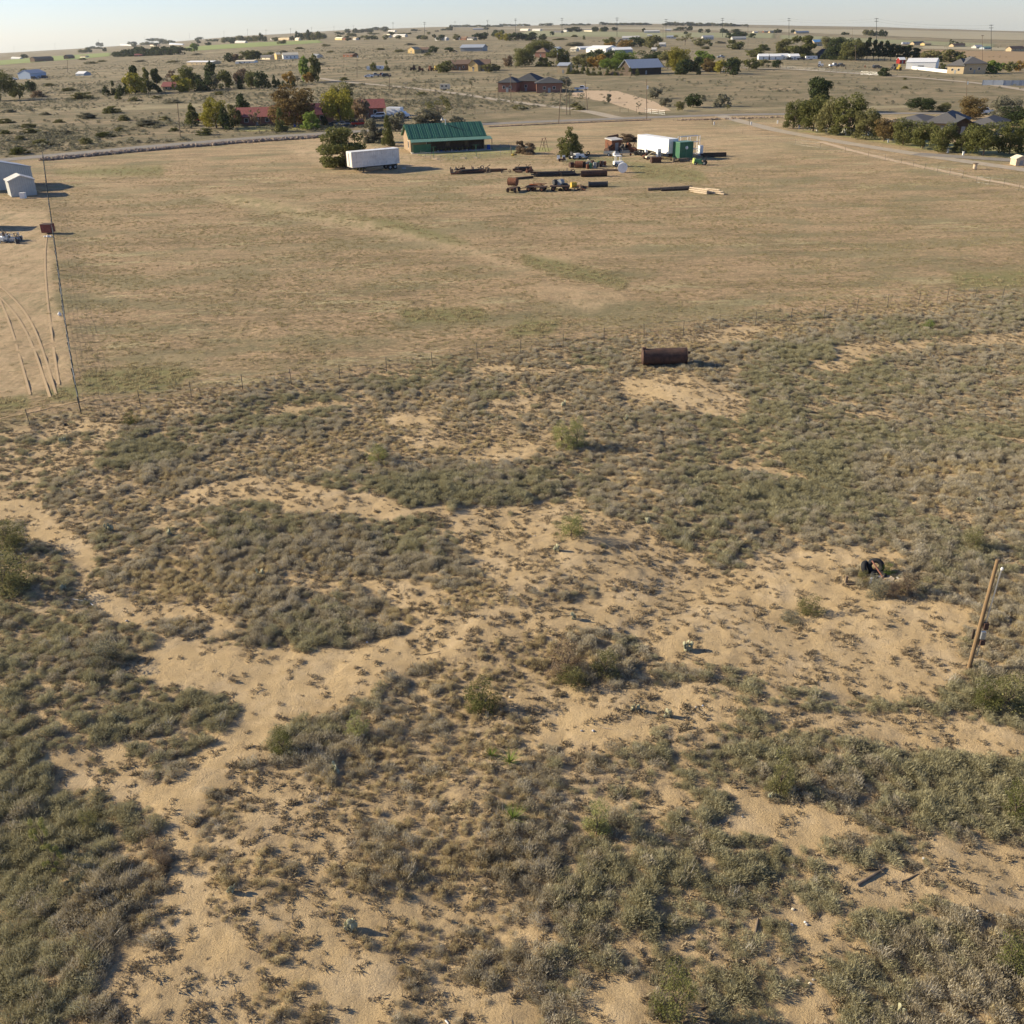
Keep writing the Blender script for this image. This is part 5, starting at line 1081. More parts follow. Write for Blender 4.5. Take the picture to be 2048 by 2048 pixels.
for i, (x, y, l, a) in enumerate([(870, 319, 1.4, -.5), (926, 317, 1.2, -.4), (951, 316.5, .9, -.4), (808, 338, .8, 0)]):
    o = MB().box(0, 0, 0, l, .35, .3).build('railway_tie', palewood if i != 3 else concrete); o.location = G(x, y); o.rotation_euler = (0, 0, a); tag(o, ['pale timber tie below the left clothesline post', 'pale timber tie in the middle below the lawn', 'short timber tie under the right clothesline post', 'small block lying right of the weathered trailer wheels'][i], 'timber')

clutter('rusty scrap piece among the left pipe pile', 'scrap among the left pipe pile', 955, 343, 110, 12, 22)
clutter('rusty scrap piece in the small centre pile', 'scrap in the small centre pile', 1042, 341, 46, 10, 14)
clutter('scrap piece in the crowded drum row', 'scrap in the drum row', 1190, 330, 50, 9, 18, [darkrust, greym, rusty, darkm, palewood])
clutter('scrap piece on the long central pipe row', 'scrap on the central pipe row', 1115, 350, 96, 7, 14)
clutter('scrap piece in the front row of carts', 'scrap in the front row', 1120, 379, 120, 6, 16)
clutter('dark scrap piece right of the rusty brown shed', 'scrap beside the brown shed', 1252, 302, 40, 9, 16)
clutter('scrap piece under and beside the bright white trailer', 'scrap under the white trailer', 1315, 317, 60, 8, 12)
clutter('scrap piece in the left scrap row at the photo edge', 'scrap at the left edge', 20, 483, 44, 8, 12, [galv, greym, darkm, greym, darkrust])
clutter('small object on the ground before the brown grass field', 'scrap before the pines', 1690, 136, 120, 3, 12, None, 1.4)
clutter('small object in the yard of the red roofed house', 'yard objects by the red roofed house', 640, 252, 130, 6, 14, [bright_white, bluem, yellowm, darkm, greym, carred])
clutter('small object beside the blue hangar', 'yard objects by the blue hangar', 78, 158, 60, 3, 8, [bright_white, yellowm, darkm, greym])
clutter('small object in the yard behind the green roofed house', 'yard objects behind the green roofed house', 860, 243, 90, 6, 10, [bright_white, palewood, greym])
# ------------------------------------------------------------------ left metal sheds
house('metal_barn', 'large grey gabled metal barn with a blue grey roof at the left edge', (-46, 386), (70, 373), 8.5, 38, 52, grey_metal, blue_metal, 'y', .12, 0, False, cat='barn')
t, L, he, hr = house('metal_shed', 'small pale gabled metal shed in front of the large grey barn', (23.5, 394.5), (75, 389.5), 4.2, 29, 38, grey_metal, white_metal, 'y', .15, 0, False, cat='shed')
o = MB().box(0, 0, 0, 1.0, .7, .95).box(0, 0, .95, 1.06, .76, .06).build('white_cabinet', bright_white); o.location = G(47, 396.5); tag(o, 'small white box cabinet at the wall of the small pale shed', 'cabinet')
house('metal_shed', 'grey shed just beyond the left edge whose shadow falls on the yard', (-62, 461), (-20, 459), 3.5, 3.0, 3.4, grey_metal, white_metal, 'y', .1, 0, False, cat='shed', px=False)
t = thing('tool_chest', 'reddish brown metal chest beside the left wire fence', 'chest', G(98, 467), R(-6)); MB().box(0, 0, .2, 1.6, 1.3, 1.2).build('box', mat('red_brown_paint', (.20, .065, .05), .7, .2), t); MB().box(0, 0, 1.4, 1.66, 1.36, .07).build('lid', darkrust, t)
t = thing('wheel_ring', 'small white wheel rim lying below the reddish chest', 'rim', G(98, 474)); MB().torus((0, 0, .1), (.2, 0, 1), .32, .07, 16, 6).build('ring', bright_white, t); MB().ell((-.55, -.1, .1), .25, .15, .12).build('hub', bright_white, t)
o = MB().ell((0, 0, .32), .36, .24, .34, 10, 7).cyl((0, 0, .6), (0, 0, .78), .1, n=8).build('plastic_jug', bright_white, smooth=True); o.location = G(120, 632); o.scale = (.6, .6, .6); tag(o, 'white plastic container lying beside the left wire fence', 'jug')
for i, (x, y, m) in enumerate([(3, 483, bright_white), (12, 480, galv), (16, 484, greym), (21, 483, darkm), (26, 484, galv), (34, 482, darkrust), (39, 481, greym), (9, 476, darkrust)]):
    t = thing('scrap_machine', ['white tank at the left edge', 'bright metal frame in the left scrap row', 'blue grey machine in the left scrap row', 'black machine in the left scrap row', 'shiny machine in the left scrap row', 'dark rusty frame right in the left scrap row', 'grey post right end of the left scrap row', 'brown frame behind the left scrap row'][i], 'scrap', G(x, y), i*.8)
    MB().box(0, 0, .1, 1.0, .5, .5).cyl((-.4, -.3, .35), (-.4, .3, .35), .32).cyl((.4, -.3, .3), (.4, .3, .3), .26).build('body', m, t); MB().cyl((0, 0, .5), (.3, .1, 1.2), .05, n=6).cyl((0, 0, .5), (-.3, 0, 1.1), .05, n=6).box(0, 0, 1.1, .5, .1, .08).build('frame', [galv, darkm][i % 2], t)
# ------------------------------------------------------------------ fences
def fence(label, pts, spacing, h, pm, wires=4, pr=.045, mesh=False, posts=None, name='wire_fence', wr=.008, mesh_m=None, cap=False):
    W = [G(*p) for p in pts]; t = thing(name, label, 'fence', W[0]); o = W[0]; P = []
    if posts is not None: P = [G(*p) for p in posts]
    else:
        for a, b in zip(W, W[1:]):
            k = max(1, round((b-a).length/spacing))
            for i in range(k): q = a.lerp(b, i/k); q.z = float(ground_z(q.x, q.y)); P.append(q)
        P.append(W[-1])
    me = None
    for i, p in enumerate(P[:99]):
        if me is None: ob = MB().cyl((0, 0, -.2), (0, 0, h), pr, n=6).build('post', pm, t); me = ob
        else: ob = me.copy(); C.objects.link(ob); ob.parent = t
        ob.location = p-o; ob.rotation_euler = (random.uniform(-.04, .04), random.uniform(-.04, .04), 0); ob.scale = (1, 1, random.uniform(.93, 1.05))
    b = MB()
    for a, c in zip(P, P[1:]):
        for k in range(wires):
            z = h*(.95-(.8*k/max(1, wires-1))); b.cyl(a-o+Vector((0, 0, z)), c-o+Vector((0, 0, z)), wr, n=3, cap=False)
        if mesh:
            n = max(2, int((c-a).length/.7))
            for i in range(n): q = a.lerp(c, i/n)-o; b.cyl(q+Vector((0, 0, .05)), q+Vector((0, 0, h*.95)), wr*.6, n=3, cap=False)
    b.build('wire', mesh_m or galv, t); return t
steelpost = mat('dark_post_paint', (.055, .06, .05), .8, .2); greyp = mat('faded_post_paint', (.12, .11, .085), .8, .2)
fence('woven wire fence running away from the corner post at the left', [(163, 828), (152, 770), (131, 640), (112, 500), (98, 400), (87, 314)], 3.0, 1.5, steelpost, 6, .05, True, wr=.009, mesh_m=mat('grey_wire', (.20, .22, .22), .6, .1))
PB = [(60, 850), (163, 828), (281, 812), (383, 794), (486, 781), (583, 769), (680, 758), (773, 743), (865, 733), (955, 718), (1041, 707), (1126, 698), (1208, 684), (1288, 675.5), (1366.5, 669), (1439, 658), (1511, 652), (1581, 643), (1648, 636), (1713, 623), (1775, 614), (1836, 611), (1894, 602), (1949, 600), (2004, 598), (2056, 590)]
fence('thin steel post fence crossing between the scrub and the mown field', PB, 4, 1.4, greyp, 4, .028, posts=PB, wr=.004)
PC = [(1432, 254), (1485, 268), (1536, 281), (1590, 290), (1640, 297), (1690, 306), (1736, 315), (1770, 321), (1802, 327), (1826, 334), (1849, 340), (1874, 346), (1899, 351), (1925, 356), (1952, 367), (1978, 370), (2007, 373), (2037, 382), (2065, 388)]
fence('faint wire fence between the mown field and the gravel driveway', PC, 4, 1.3, greyp, 3, .025, posts=PC, wr=.003)
fence('chain link fence around the lawn of the green roofed house', [(985, 300), (1034, 292), (1040, 306), (960, 316), (880, 322), (842, 312)], 3, 1.2, greym, 3, .035, True, wr=.008)
fence('wire fence along the far side of the road at the left', [(300, 285), (365, 279), (440, 274), (520, 268), (600, 262)], 5, 1.3, wood, 3, .05, wr=.008)
fence('wire fence on the verge beyond the road at right', [(1240, 224), (1290, 226), (1330, 230)], 4, 1.4, wood, 3, .06, wr=.01)
fence('long wire fence below the pine row', [(1560, 137), (1650, 143), (1720, 149), (1776, 152)], 7, 1.6, wood, 3, .09, wr=.015)
fence('post fence beyond the road in front of the range at centre', [(880, 231), (950, 228), (1010, 226)], 4, 1.3, wood, 3, .06, wr=.01)
def wall_fence(name, label, pts, h, m, capm=None, th=.12):
    W = [G(*p) for p in pts]; t = thing(name, label, 'fence', W[0]); b = MB(); pb = MB()
    for a, c in zip(W, W[1:]):
        d = c-a; L = math.hypot(d.x, d.y); an = math.atan2(d.y, d.x); md = (a+c)/2-W[0]; b.box(md.x, md.y, md.z-.3, L, th, h+.3, an)
        k = max(1, int(L/3))
        for i in range(k+1): q = a.lerp(c, i/k)-W[0]; pb.box(q.x, q.y, q.z-.2, .2, .2, h+.35, an)
    b.build('panel', m, t); pb.build('posts', capm or m, t); return t
wall_fence('panel_fence', 'blue grey solid panel fence near the right edge', [(1964, 170.5), (2006, 171), (2070, 171.5)], 2.2, blue_metal, greym)
wall_fence('white_fence', 'low white wall right of the white hangar', [(1812, 137), (1850, 141), (1903, 147)], 1.6, bright_white)
wall_fence('board_fence', 'grey board fence before the farmstead barn', [(1207, 150.5), (1232, 151), (1262, 151.5)], 2.0, wood)
wall_fence('dog_run', 'white low fence behind the garden tree trunks', [(1658, 262), (1690, 266), (1736, 272)], 1.3, bright_white)
# ------------------------------------------------------------------ poles
def utility_pole(label, base, top, arm=0, r=.14, tr=None, group='wooden utility poles', m=wood, name='utility_pole', arms=1, cat='utility pole'):
    p = G(*base); d = raydir(*top); t_ = math.hypot(p.x, p.y)/math.hypot(d[0], d[1]); q = Vector((d[0]*t_, d[1]*t_, H0+d[2]*t_))-p
    lat = Vector((q.x, q.y, 0)); 
    t = thing(name, label, cat, p, 0, group); MB().cyl((0, 0, -.4), q, r, r*.7, 9).build('pole', m, t)
    for k in range(arms if arm else 0):
        z = q*(1-.035-.10*k); a = MB().box(z.x, z.y, z.z, arm, r*1.1, r*1.2).build('crossarm', m, t)
        for x in (-.45, -.25, .25, .45): MB().cyl((z.x+x*arm, z.y, z.z+r), (z.x+x*arm, z.y, z.z+r*1.1+.35*max(1, r*3)), r*.45, n=5).build('insulator', greym, a)
    if tr: z = q*tr; MB().cyl((z.x+.32, z.y, z.z-.5), (z.x+.32, z.y, z.z+.5), .26, n=10).build('transformer', galv, t)
    return t, p, q
for a in [('lone pole standing left of the red roofed house', (361, 280), (355, 207), 0, None), ('pole behind the box truck', (811.5, 212), (812, 167), 1.6, None), ('pole right of the parked cars cluster', (779, 178), (779, 146), 1.5, None), ('pole with transformer left of the white campers', (714, 156), (714, 110), 1.6, .93),
          ('leaning pole at the road edge, nearest of the centre group', (1117, 247), (1122, 175), 0, None), ('tall pole right of the leaning one', (1133.5, 230), (1132.5, 154), 1.4, None), ('shorter pole close right of the tall one', (1140, 230), (1139, 186), 0, None),
          ('thin leaning pole in front of the white pickup', (1175.6, 221), (1170, 162), 0, None), ('brown pole with a grey transformer near the road', (1293.5, 240), (1293, 158), 0, .80), ('pole behind the orange brown garden tree', (1933, 200), (1934, 156), 0, .78),
          ('pole with a light beside the tan shed', (1115, 135), (1114, 106), 0, .96), ('pole in front of the left wing of the brick house', (1022, 204), (1021, 148), 1.4, None), ('thin pole left of the brick house', (996, 193), (996, 152), 0, None),
          ('short pole right of the lone pole', (870, 192), (870, 177), 0, None), ('pole on the left range before the bright field', (135, 145), (135, 120), 1.5, None), ('mid distance pole right of the farmstead trees', (1496, 94), (1496, 52), 2.5, None), ('tall pole left of the last skyline pole', (1965, 121), (1965, 70), 2.2, None), ('thin pole in the pine row', (1711, 122), (1711, 91), 1.4, None), ('thin pole above the grove', (1705, 80), (1705, 57), 2.0, None), ('thin pole beside the tall fourth crossarm pole', (1326, 79), (1326, 54), 2, None), ('small distant pole on the right grass', (1850, 350), (1850, 350-12), 0, None)][:-1]:
    utility_pole(a[0], a[1], a[2], a[3], .14 if a[1][1] > 150 else .2, a[4])
TP = [(28,104,93),(110,98,86),(197,90,79),(289,83,73),(379,77,66),(448,75,62),(495,74,58),(532,77,59),(581,75,56),(623,69,54),(668,70,52),(707,69,50),(786,71,44),(849,77,44),(910,66,42),(975,69,40),(1031,69,37),(1124,70,36),(1234,74,35),(1332,77,38),(1445,74,36),(1578,77,36),(1753,87,36),(1982.5,102,49)]
TL = []
for i, (x, yb, yt) in enumerate(TP):
    lab = 'tall twin crossarm power pole rising over the skyline'
    if i == 23: lab = 'rightmost and nearest tall twin crossarm power pole'
    if i == 22: lab = 'tall twin crossarm power pole behind the dark pine row'
    if i == 21: lab = 'tall twin crossarm power pole above the grove by the white sheds'
    if i == 20: lab = 'tall twin crossarm power pole standing in the green field'
    t, p, q = utility_pole(lab, (x, yb), (x, yt), max(3.5, abs(height_at(G(x, yb), x, yt))*.17), max(.22, abs(height_at(G(x, yb), x, yt))*.012), None, 'tall skyline power poles', steelpost, 'power_pole', 2, 'power pole'); TL.append((p, q))
def wire(label, tops, r, sag):
    b = MB(); o = tops[0]
    for a, c in zip(tops, tops[1:]):
        pr_ = None
        for i in range(9):
            u = i/8; q = a.lerp(c, u)-o; q.z -= sag*4*u*(1-u)
            if pr_ is not None: b.cyl(pr_, q, r, n=3, cap=False)
            pr_ = q
    w_ = b.build('power_line', steelpost); w_.location = o; return tag(w_, label, 'power line', None)
for k, z_ in ((0, .965), (1, .865)):
    wire(['upper wire strung between the tall skyline poles', 'lower wire strung between the tall skyline poles'][k], [p+q*z_ for p, q in TL], .05, 3)
def ptop(base, top): p = G(*base); return p+Vector((0, 0, height_at(p, base[0], top[1])*.95))
wire('thin wire passing over the brick house to the pole by the road', [ptop((779, 178), (779, 146)), ptop((1022, 204), (1021, 148)), ptop((1133.5, 230), (1133, 154)), ptop((1293.5, 240), (1293, 158))], .02, 1.5)
wire('thin wire crossing between the box truck pole and the centre poles', [ptop((811.5, 212), (812, 167)), ptop((1117, 247), (1117, 175))], .02, 2)
# ------------------------------------------------------------------ roadside rocks
def rock_row(label, pts, n, s0, s1, wdt):
    W = [G(*p) for p in pts]; b = MB(); Ls = [(c-a).length for a, c in zip(W, W[1:])]; tot = sum(Ls)
    for i in range(n):
        u = random.uniform(0, tot); k = 0
        while u > Ls[k] and k < len(Ls)-1: u -= Ls[k]; k += 1
        p = W[k].lerp(W[k+1], u/Ls[k]); s = random.uniform(s0, s1); x, y = p.x+random.gauss(0, wdt*.4), p.y+random.gauss(0, wdt*.4)
        b.ell((x, y, float(ground_z(x, y))+s*.3+random.uniform(0, .35)*wdt*.4), s, s*random.uniform(.6, 1), s*random.uniform(.5, .9), 6, 4, Matrix.Rotation(random.uniform(0, 6), 3, 'Z'), .18)
    o = b.build('rock_row', rock); tag(o, label, kind='stuff')
rock_row('piled brown rocks lining the near edge of the road at left', [(88, 321), (265, 304), (420, 291), (512, 283.5), (610, 277), (672, 272)], 1300, .25, .6, 1.5)
rock_row('low dark stone edging along the near edge of the road', [(975, 254.5), (1117, 247.5), (1300, 240.5)], 700, .15, .32, .5)
rock_row('scattered stones beside the road junction', [(1350, 241), (1400, 240), (1500, 237), (1560, 235)], 150, .2, .4, 1.2)
# ------------------------------------------------------------------ vehicles
def car(kind, label, x, y, ang, m, group=None, k=1.0):
    t = thing({'suv': 'suv', 'pickup': 'pickup_truck', 'sedan': 'sedan'}[kind], label, {'suv': 'suv', 'pickup': 'pickup', 'sedan': 'car'}[kind], G(x, y), ang, group)
    if kind == 'suv': low = [(-2.3, .45), (2.3, .45), (2.35, .75), (2.2, .98), (1.1, 1.06), (.5, 1.68), (-1.9, 1.72), (-2.3, 1.1)]; gl = [(.95, 1.08), (.42, 1.6), (-1.8, 1.63), (-2.05, 1.1)]
    elif kind == 'sedan': low = [(-2.2, .4), (2.2, .4), (2.25, .7), (2.0, .88), (1.0, .96), (.35, 1.42), (-.9, 1.42), (-1.6, 1.0), (-2.2, .92)]; gl = [(.85, .98), (.28, 1.36), (-.82, 1.36), (-1.4, 1.0)]
    else: low = [(-2.7, .55), (2.6, .55), (2.65, .95), (2.5, 1.08), (1.35, 1.15), (.8, 1.8), (-.55, 1.8), (-.75, 1.15), (-2.65, 1.15)]; gl = [(1.2, 1.17), (.74, 1.72), (-.48, 1.72), (-.62, 1.17)]
    MB().prism(low, -.88, .88).build('body', m, t); MB().prism(gl, -.90, .90).build('windows', glass, t)
    a, b_ = (1.5, -1.45) if kind != 'pickup' else (1.7, -1.6)
    for xx in (a, b_):
        for s_ in (-1, 1): wheel(t, xx, s_*.82, .36, .36, .22)
    if kind == 'pickup': MB().box(-1.7, 0, 1.10, 1.7, 1.5, .07).build('bed_liner', darkm, t)
    for s_ in (-.6, .6): MB().box(low[1][0]+.03, s_, .72, .05, .35, .14).build('headlight', bright_white, t)
    t.scale = (k,)*3; return t
def box_truck(label, x, y, ang):
    t = thing('box_truck', label, 'truck', G(x, y), ang); MB().box(-1.2, 0, .95, 5.4, 2.4, 2.5).build('cargo_box', carwhite, t)
    MB().prism([(1.6, .6), (3.9, .6), (3.95, 1.3), (3.0, 1.45), (2.5, 2.15), (1.6, 2.2)], -1.0, 1.0).build('cab', carwhite, t); MB().prism([(2.93, 1.47), (2.46, 2.08), (1.95, 2.08), (1.95, 1.47)], -1.02, 1.02).build('windows', glass, t)
    MB().box(0, 0, .6, 7.4, .9, .3).build('chassis', darkm, t)
    for xx in (3.0, -2.2):
        for s_ in (-1, 1): wheel(t, xx, s_*.98, .45, .45, .28)
box_truck('white box truck parked right of the red roofed house', 797, 236, R(-24))
car('suv', 'white van like car left of the box truck', 757, 236.5, R(185), carwhite, k=1.1); car('pickup', 'dark red pickup near the road in front of the red roofed house', 722, 252.5, R(15), carred, k=1.1)
car('pickup', 'dark pickup parked left of the dark red pickup', 704, 250, R(5), cardark, 'cars in front of the red roofed house'); car('sedan', 'dark car parked farthest left below the yellow tree', 672, 252, R(2), cardark, 'cars in front of the red roofed house'); car('sedan', 'grey blue car second from left below the yellow tree', 686, 252, R(3), cargrey, 'cars in front of the red roofed house')
car('pickup', 'white pickup parked right of the brick house', 1163, 181, R(-10), carwhite, k=1.15); car('pickup', 'red pickup partly behind the lone light green conifer', 406, 244, R(20), carred)
for a in [('sedan', 'white car at the left of the distant parked cluster', 738, 155, 0, carwhite), ('pickup', 'pale grey truck second in the distant parked cluster', 750, 153.5, .2, cargrey), ('pickup', 'red pickup third in the distant parked cluster', 763, 153, .1, carred), ('suv', 'dark car at the right of the distant parked cluster', 773, 154, .3, cardark),
          ('pickup', 'blue grey pickup on the dirt right of the farmstead', 1442, 116, .2, cargrey), ('pickup', 'white pickup parked on the brown dirt before the pines', 1668, 133.5, .1, carwhite), ('suv', 'dark grey car left of the round bush before the pines', 1754, 137, .2, cardark), ('pickup', 'dark pickup right of the white one before the pines', 1680, 133.5, .3, cardark),
          ('sedan', 'white car at the left of the blue metal hangar', 28, 160, .3, carwhite), ('suv', 'dark car parked at the left front of the blue hangar', 68, 158, 1.5, cardark), ('suv', 'dark car parked at the right front of the blue hangar', 90, 156, 1.2, cardark), ('suv', 'white car behind the garden trees at right', 1966, 229, .2, carwhite),
          ('sedan', 'grey car near the cream house', 634, 115, 0, cargrey), ('sedan', 'dark car parked left of the blue roofed barn', 910, 104, 0, cardark), ('sedan', 'dark car below the white far barn', 1396, 80, 0, cardark), ('pickup', 'dark truck by the long white sheds', 1602, 120, 0, cardark), ('suv', 'dark vehicle between the long white sheds', 1578, 120, .4, cardark)]:
    car(a[0], a[1], a[2], a[3], a[4], a[5], k=1.25)
def camper(label, x, y, ang, L=6, m=carwhite):
    t = thing('camper', label, 'camper', G(x, y), ang); MB().prism([(-L/2, .5), (L/2, .5), (L/2+.25, 1.5), (L/2-.2, 2.7), (-L/2, 2.75)], -1.15, 1.15).build('body', m, t); add = MB()
    for xx in (-L*.25, L*.2): add.box(xx, -1.17, 1.5, .9, .05, .6)
    add.build('windows', glass, t)
    for xx in (-.6, .3):
        for s_ in (-1, 1): wheel(t, xx, s_*1.05, .35, .35, .2)
camper('white camper left part of the pair beyond the dirt road', 739, 141, R(80), 5); camper('longer white camper right of the small conifer', 757, 140, 0, 7.5); camper('small pale camper standing alone beyond the dirt road', 890, 180, R(-8), 4.5, cream)
camper('white trailer between the white sheds and the grove', 1622, 119.5, 0, 9); camper('white camper far right above the brown field', 1811, 89, 0, 10)
for i, (x, y, m, lab) in enumerate([(842, 143, rusty, 'rusty tractor left of the tan brown house'), (862, 142, rusty, 'large orange rusty machine beside the green tree'), (871, 142, yellowm, 'yellow rusty machine touching the green tree'), (826, 141, darkrust, 'dark machine left of the rusty tractor'), (1797, 141, yellowm, 'yellow tractor left of the white hangar'), (1788, 140, darkm, 'dark machine left of the yellow tractor'), (1641, 134, bright_white, 'white implement left of the pickups before the pines')]):
    t = thing('farm_machine', lab, 'farm machine', G(x, y), i, 'old farm machines'); MB().box(0, 0, .8, 3.4, 1.6, 1.2).box(-.8, 0, 2.0, 1.4, 1.4, 1.3).build('body', m, t)
    for xx, rr_ in ((-1.0, .9), (1.3, .55)):
        for s_ in (-1, 1): wheel(t, xx, s_*1.05, rr_, rr_, .35, rim=m)
# ------------------------------------------------------------------ houses in the middle and far distance
def H_(*a, **k): return house(*a, **k)
H_('ranch_house', 'long brown brick house with a red metal roof behind the trees, left wing', (474, 251.5), (556, 249.5), 8, 17, 31, redbrick, red_metal, 'x', .6, 3)
H_('ranch_house', 'middle wing of the red roofed house behind the rust brown tree', (557, 250), (668, 244), 9, 17, 34, redbrick, red_metal, 'x', .6, 4, chim=True)
H_('ranch_house', 'right wing of the red roofed house behind the olive tree', (700, 236), (768, 233.5), 10, 18, 31, redbrick, red_metal, 'x', .8, 3)
H_('ranch_house', 'small red roofed building among the long mixed tree row', (326, 181.5), (350, 180.5), 8, 8, 15, tan, red_metal, 'x', .6, 2)
H_('brick_house', 'left wing of the brick house with dark hipped roofs', (997, 184.5), (1032, 184.5), 12, 17, 26, redbrick, shingle2, 'hip', .7, 2, doorw=1.2)
H_('brick_house', 'tall middle part of the brick house with dark hipped roofs', (1030, 182.5), (1074, 182.5), 15, 18, 31, redbrick, shingle2, 'hip', .7, 1)
H_('brick_house', 'right wing of the brick house with dark hipped roofs', (1073, 186), (1124, 185), 14, 17, 27, redbrick, shingle2, 'hip', .7, 2, doorw=1.2)
H_('tan_shed', 'tan shed with a blue grey roof left of the cypress row', (1115, 147), (1137, 147), 8, 14, 19, tan, blue_metal, 'x', .3, 0, cat='shed')
H_('barn', 'dark open barn with a pale grey metal roof behind the board fence', (1262, 150), (1322, 148), 14, 14, 27, darkwood, blue_metal, 'x', 1.2, 0, cat='barn')
H_('garden_house', 'left hipped wing of the large grey shingled house behind the garden trees', (1770, 262), (1850, 266), 15, 15, 27, tan, shingle, 'hip', .8, 3)
H_('garden_house', 'middle of the large grey shingled house behind the garden trees', (1850, 266), (1915, 268), 17, 18, 35, tan, shingle, 'hip', .8, 2)
t, L, he, hr = H_('garden_house', 'dark gabled porch wing of the large grey shingled house', (1903, 270), (1945, 270), 12, 20, 31, darkwood, shingle2, 'y', .9, 0)
H_('garden_house', 'right end of the large grey shingled house', (1938, 264), (1990, 266), 14, 14, 25, tan, shingle, 'hip', .8, 1)
H_('hangar', 'big white metal hangar left part with sunlit wall', (1811, 138), (1870, 139), 24, 12, 18, bright_white, bright_white, 'x', .2, 0, True, cat='hangar', doorw=3.5)
H_('red_barn', 'small red barn with a white roof left of the white hangar', (1799, 127.5), (1810, 127.5), 6, 7, 11, carred, bright_white, 'x', .2, 0, cat='barn')
H_('tan_house', 'grey tan house with a red porch right of the white hangar', (1893, 147), (1926, 148), 14, 14, 26, tan, shingle, 'hip', .7, 2)
H_('tan_house', 'taller right half of the grey tan house', (1926, 148), (1970, 148), 16, 18, 30, tan, shingle, 'hip', .7, 2)
H_('tan_house', 'yellow walled front of the brown roofed house at centre', (937, 142.5), (956, 142.5), 14, 12, 20, ywall, brownroof, 'y', .6, 1)
H_('tan_house', 'brown walled right part of the brown roofed house', (954, 142), (979, 141.5), 12, 12, 20, brownroof, brownroof, 'x', .6, 1)
H_('tan_house', 'brown walled long building left of the yellow walled front', (899, 141), (940, 140), 14, 11, 18, brownroof, brownroof, 'x', .6, 2)
H_('blue_hangar', 'blue grey gabled metal hangar on the left plain', (62, 158), (94, 155.5), 14, 10, 16, mat('blue_grey_wall', (.36, .44, .54), .6, .1), blue_metal, 'x', .3, 0, cat='hangar', doorw=3)
H_('dome_shed', 'small pale blue shed right of the blue hangar', (152, 152), (168, 151.5), 8, 4, 8, blue_metal, bright_white, 'x', .2, 0, cat='shed')
H_('long_house', 'long low tan and white house on the left plain', (374, 131), (424, 129), 12, 6, 8, tan, bright_white, 'x', .3, 4)
H_('cream_house', 'cream house left of the grey bush tree', (554, 119), (563, 118.5), 8, 9, 12, ywall, cream, 'x', .2, 1)
H_('cream_house', 'long white house right of the grey bush tree', (567, 119), (597, 117.5), 10, 8, 12, bright_white, cream, 'x', .5, 3)
H_('cream_house', 'low white house between dark trees on the left plain', (471, 127.5), (508, 125.5), 9, 4, 6, bright_white, cream, 'x', .3, 3)
H_('brown_barn', 'long low brown barn under the bright green field at left', (70, 124), (108, 121.5), 12, 6, 9, brownroof, wood, 'x', .3, 0, cat='barn')
H_('brown_barn', 'short brown barn right of the long low one', (137, 118), (150, 117), 10, 5, 7.5, brownroof, wood, 'x', .3, 0, cat='barn')
H_('brown_barn', 'tiny pale shed right of the short brown barn', (160, 115.5), (171, 115), 8, 2.5, 4, cream, wood, 'x', .3, 0, cat='barn')
H_('red_roof_barn', 'red roofed low barn inside the conifer windbreak', (269, 113.5), (285, 112.5), 10, 3, 5, redbrick, red_metal, 'x', .3, 1, cat='barn')
H_('blue_barn', 'barn with a blue grey roof and yellow ends on the centre plain', (921, 103), (965, 102.5), 16, 7, 12, greym, blue_metal, 'x', .8, 0, cat='barn', doorw=3)
H_('orange_house', 'long orange walled house on the centre plain', (817, 106.5), (857, 105.5), 14, 6, 10, tan, brownroof, 'x', .4, 3)
H_('orange_house', 'bright gable end of the orange walled house', (816, 107), (829, 107), 10, 7, 11.5, ywall, tan, 'y', .3, 1)
H_('long_barn', 'left long white barn behind the farmstead', (1172, 105), (1211, 106), 18, 7, 12, bright_white, bright_white, 'x', .3, 0, cat='barn')
H_('long_barn', 'right long white blue barn behind the farmstead', (1229, 106.5), (1265, 106), 16, 6, 10, blue_metal, bright_white, 'x', .3, 0, cat='barn')
H_('long_barn', 'white barn roof further left behind the farmstead', (1160, 99), (1192, 98), 16, 2.5, 5, bright_white, bright_white, 'x', .3, 0, cat='barn')
H_('cottage', 'steep gabled cottage with a pink tan front above the barns', (1233, 94), (1246, 94), 14, 6, 14, tan, shingle, 'y', .5, 1)
H_('red_outbuilding', 'reddish brown house inside the dark trees left of the tan shed', (1070, 115), (1092, 115), 12, 9, 17, redbrick, brownroof, 'hip', .5, 1)
H_('red_outbuilding', 'pale roofed shed right of the reddish brown house', (1090, 101), (1114, 101), 12, 3, 6, bright_white, blue_metal, 'x', .4, 0)
for i, (x0, x1, y) in enumerate([(1540, 1562, 119.5), (1558, 1578, 119), (1580, 1599, 119.5)]):
    H_('white_shed', ['leftmost white gabled shed beside the grove', 'middle white gabled shed beside the grove', 'right white gabled shed beside the grove'][i], (x0, y), (x1, y), 12, 6, 10, bright_white, bright_white, 'x', .2, 0, cat='shed')
H_('white_shed', 'white shed standing alone left of the grove', (1517, 119.5), (1537, 119.5), 10, 6, 10, bright_white, bright_white, 'x', .2, 0, cat='shed')
H_('blue_roof_house', 'house with a bright blue roof inside the grove', (1628, 92), (1645, 92), 12, 7, 11, tan, mat('bright_blue_roof', (.12, .28, .5), .5, .1), 'x', .4, 1)
H_('blue_roof_house', 'dark blue building under the grove trees', (1632, 117), (1660, 118), 12, 9, 17, mat('navy_wall', (.08, .12, .22), .7, .1), shingle2, 'x', .4, 0)
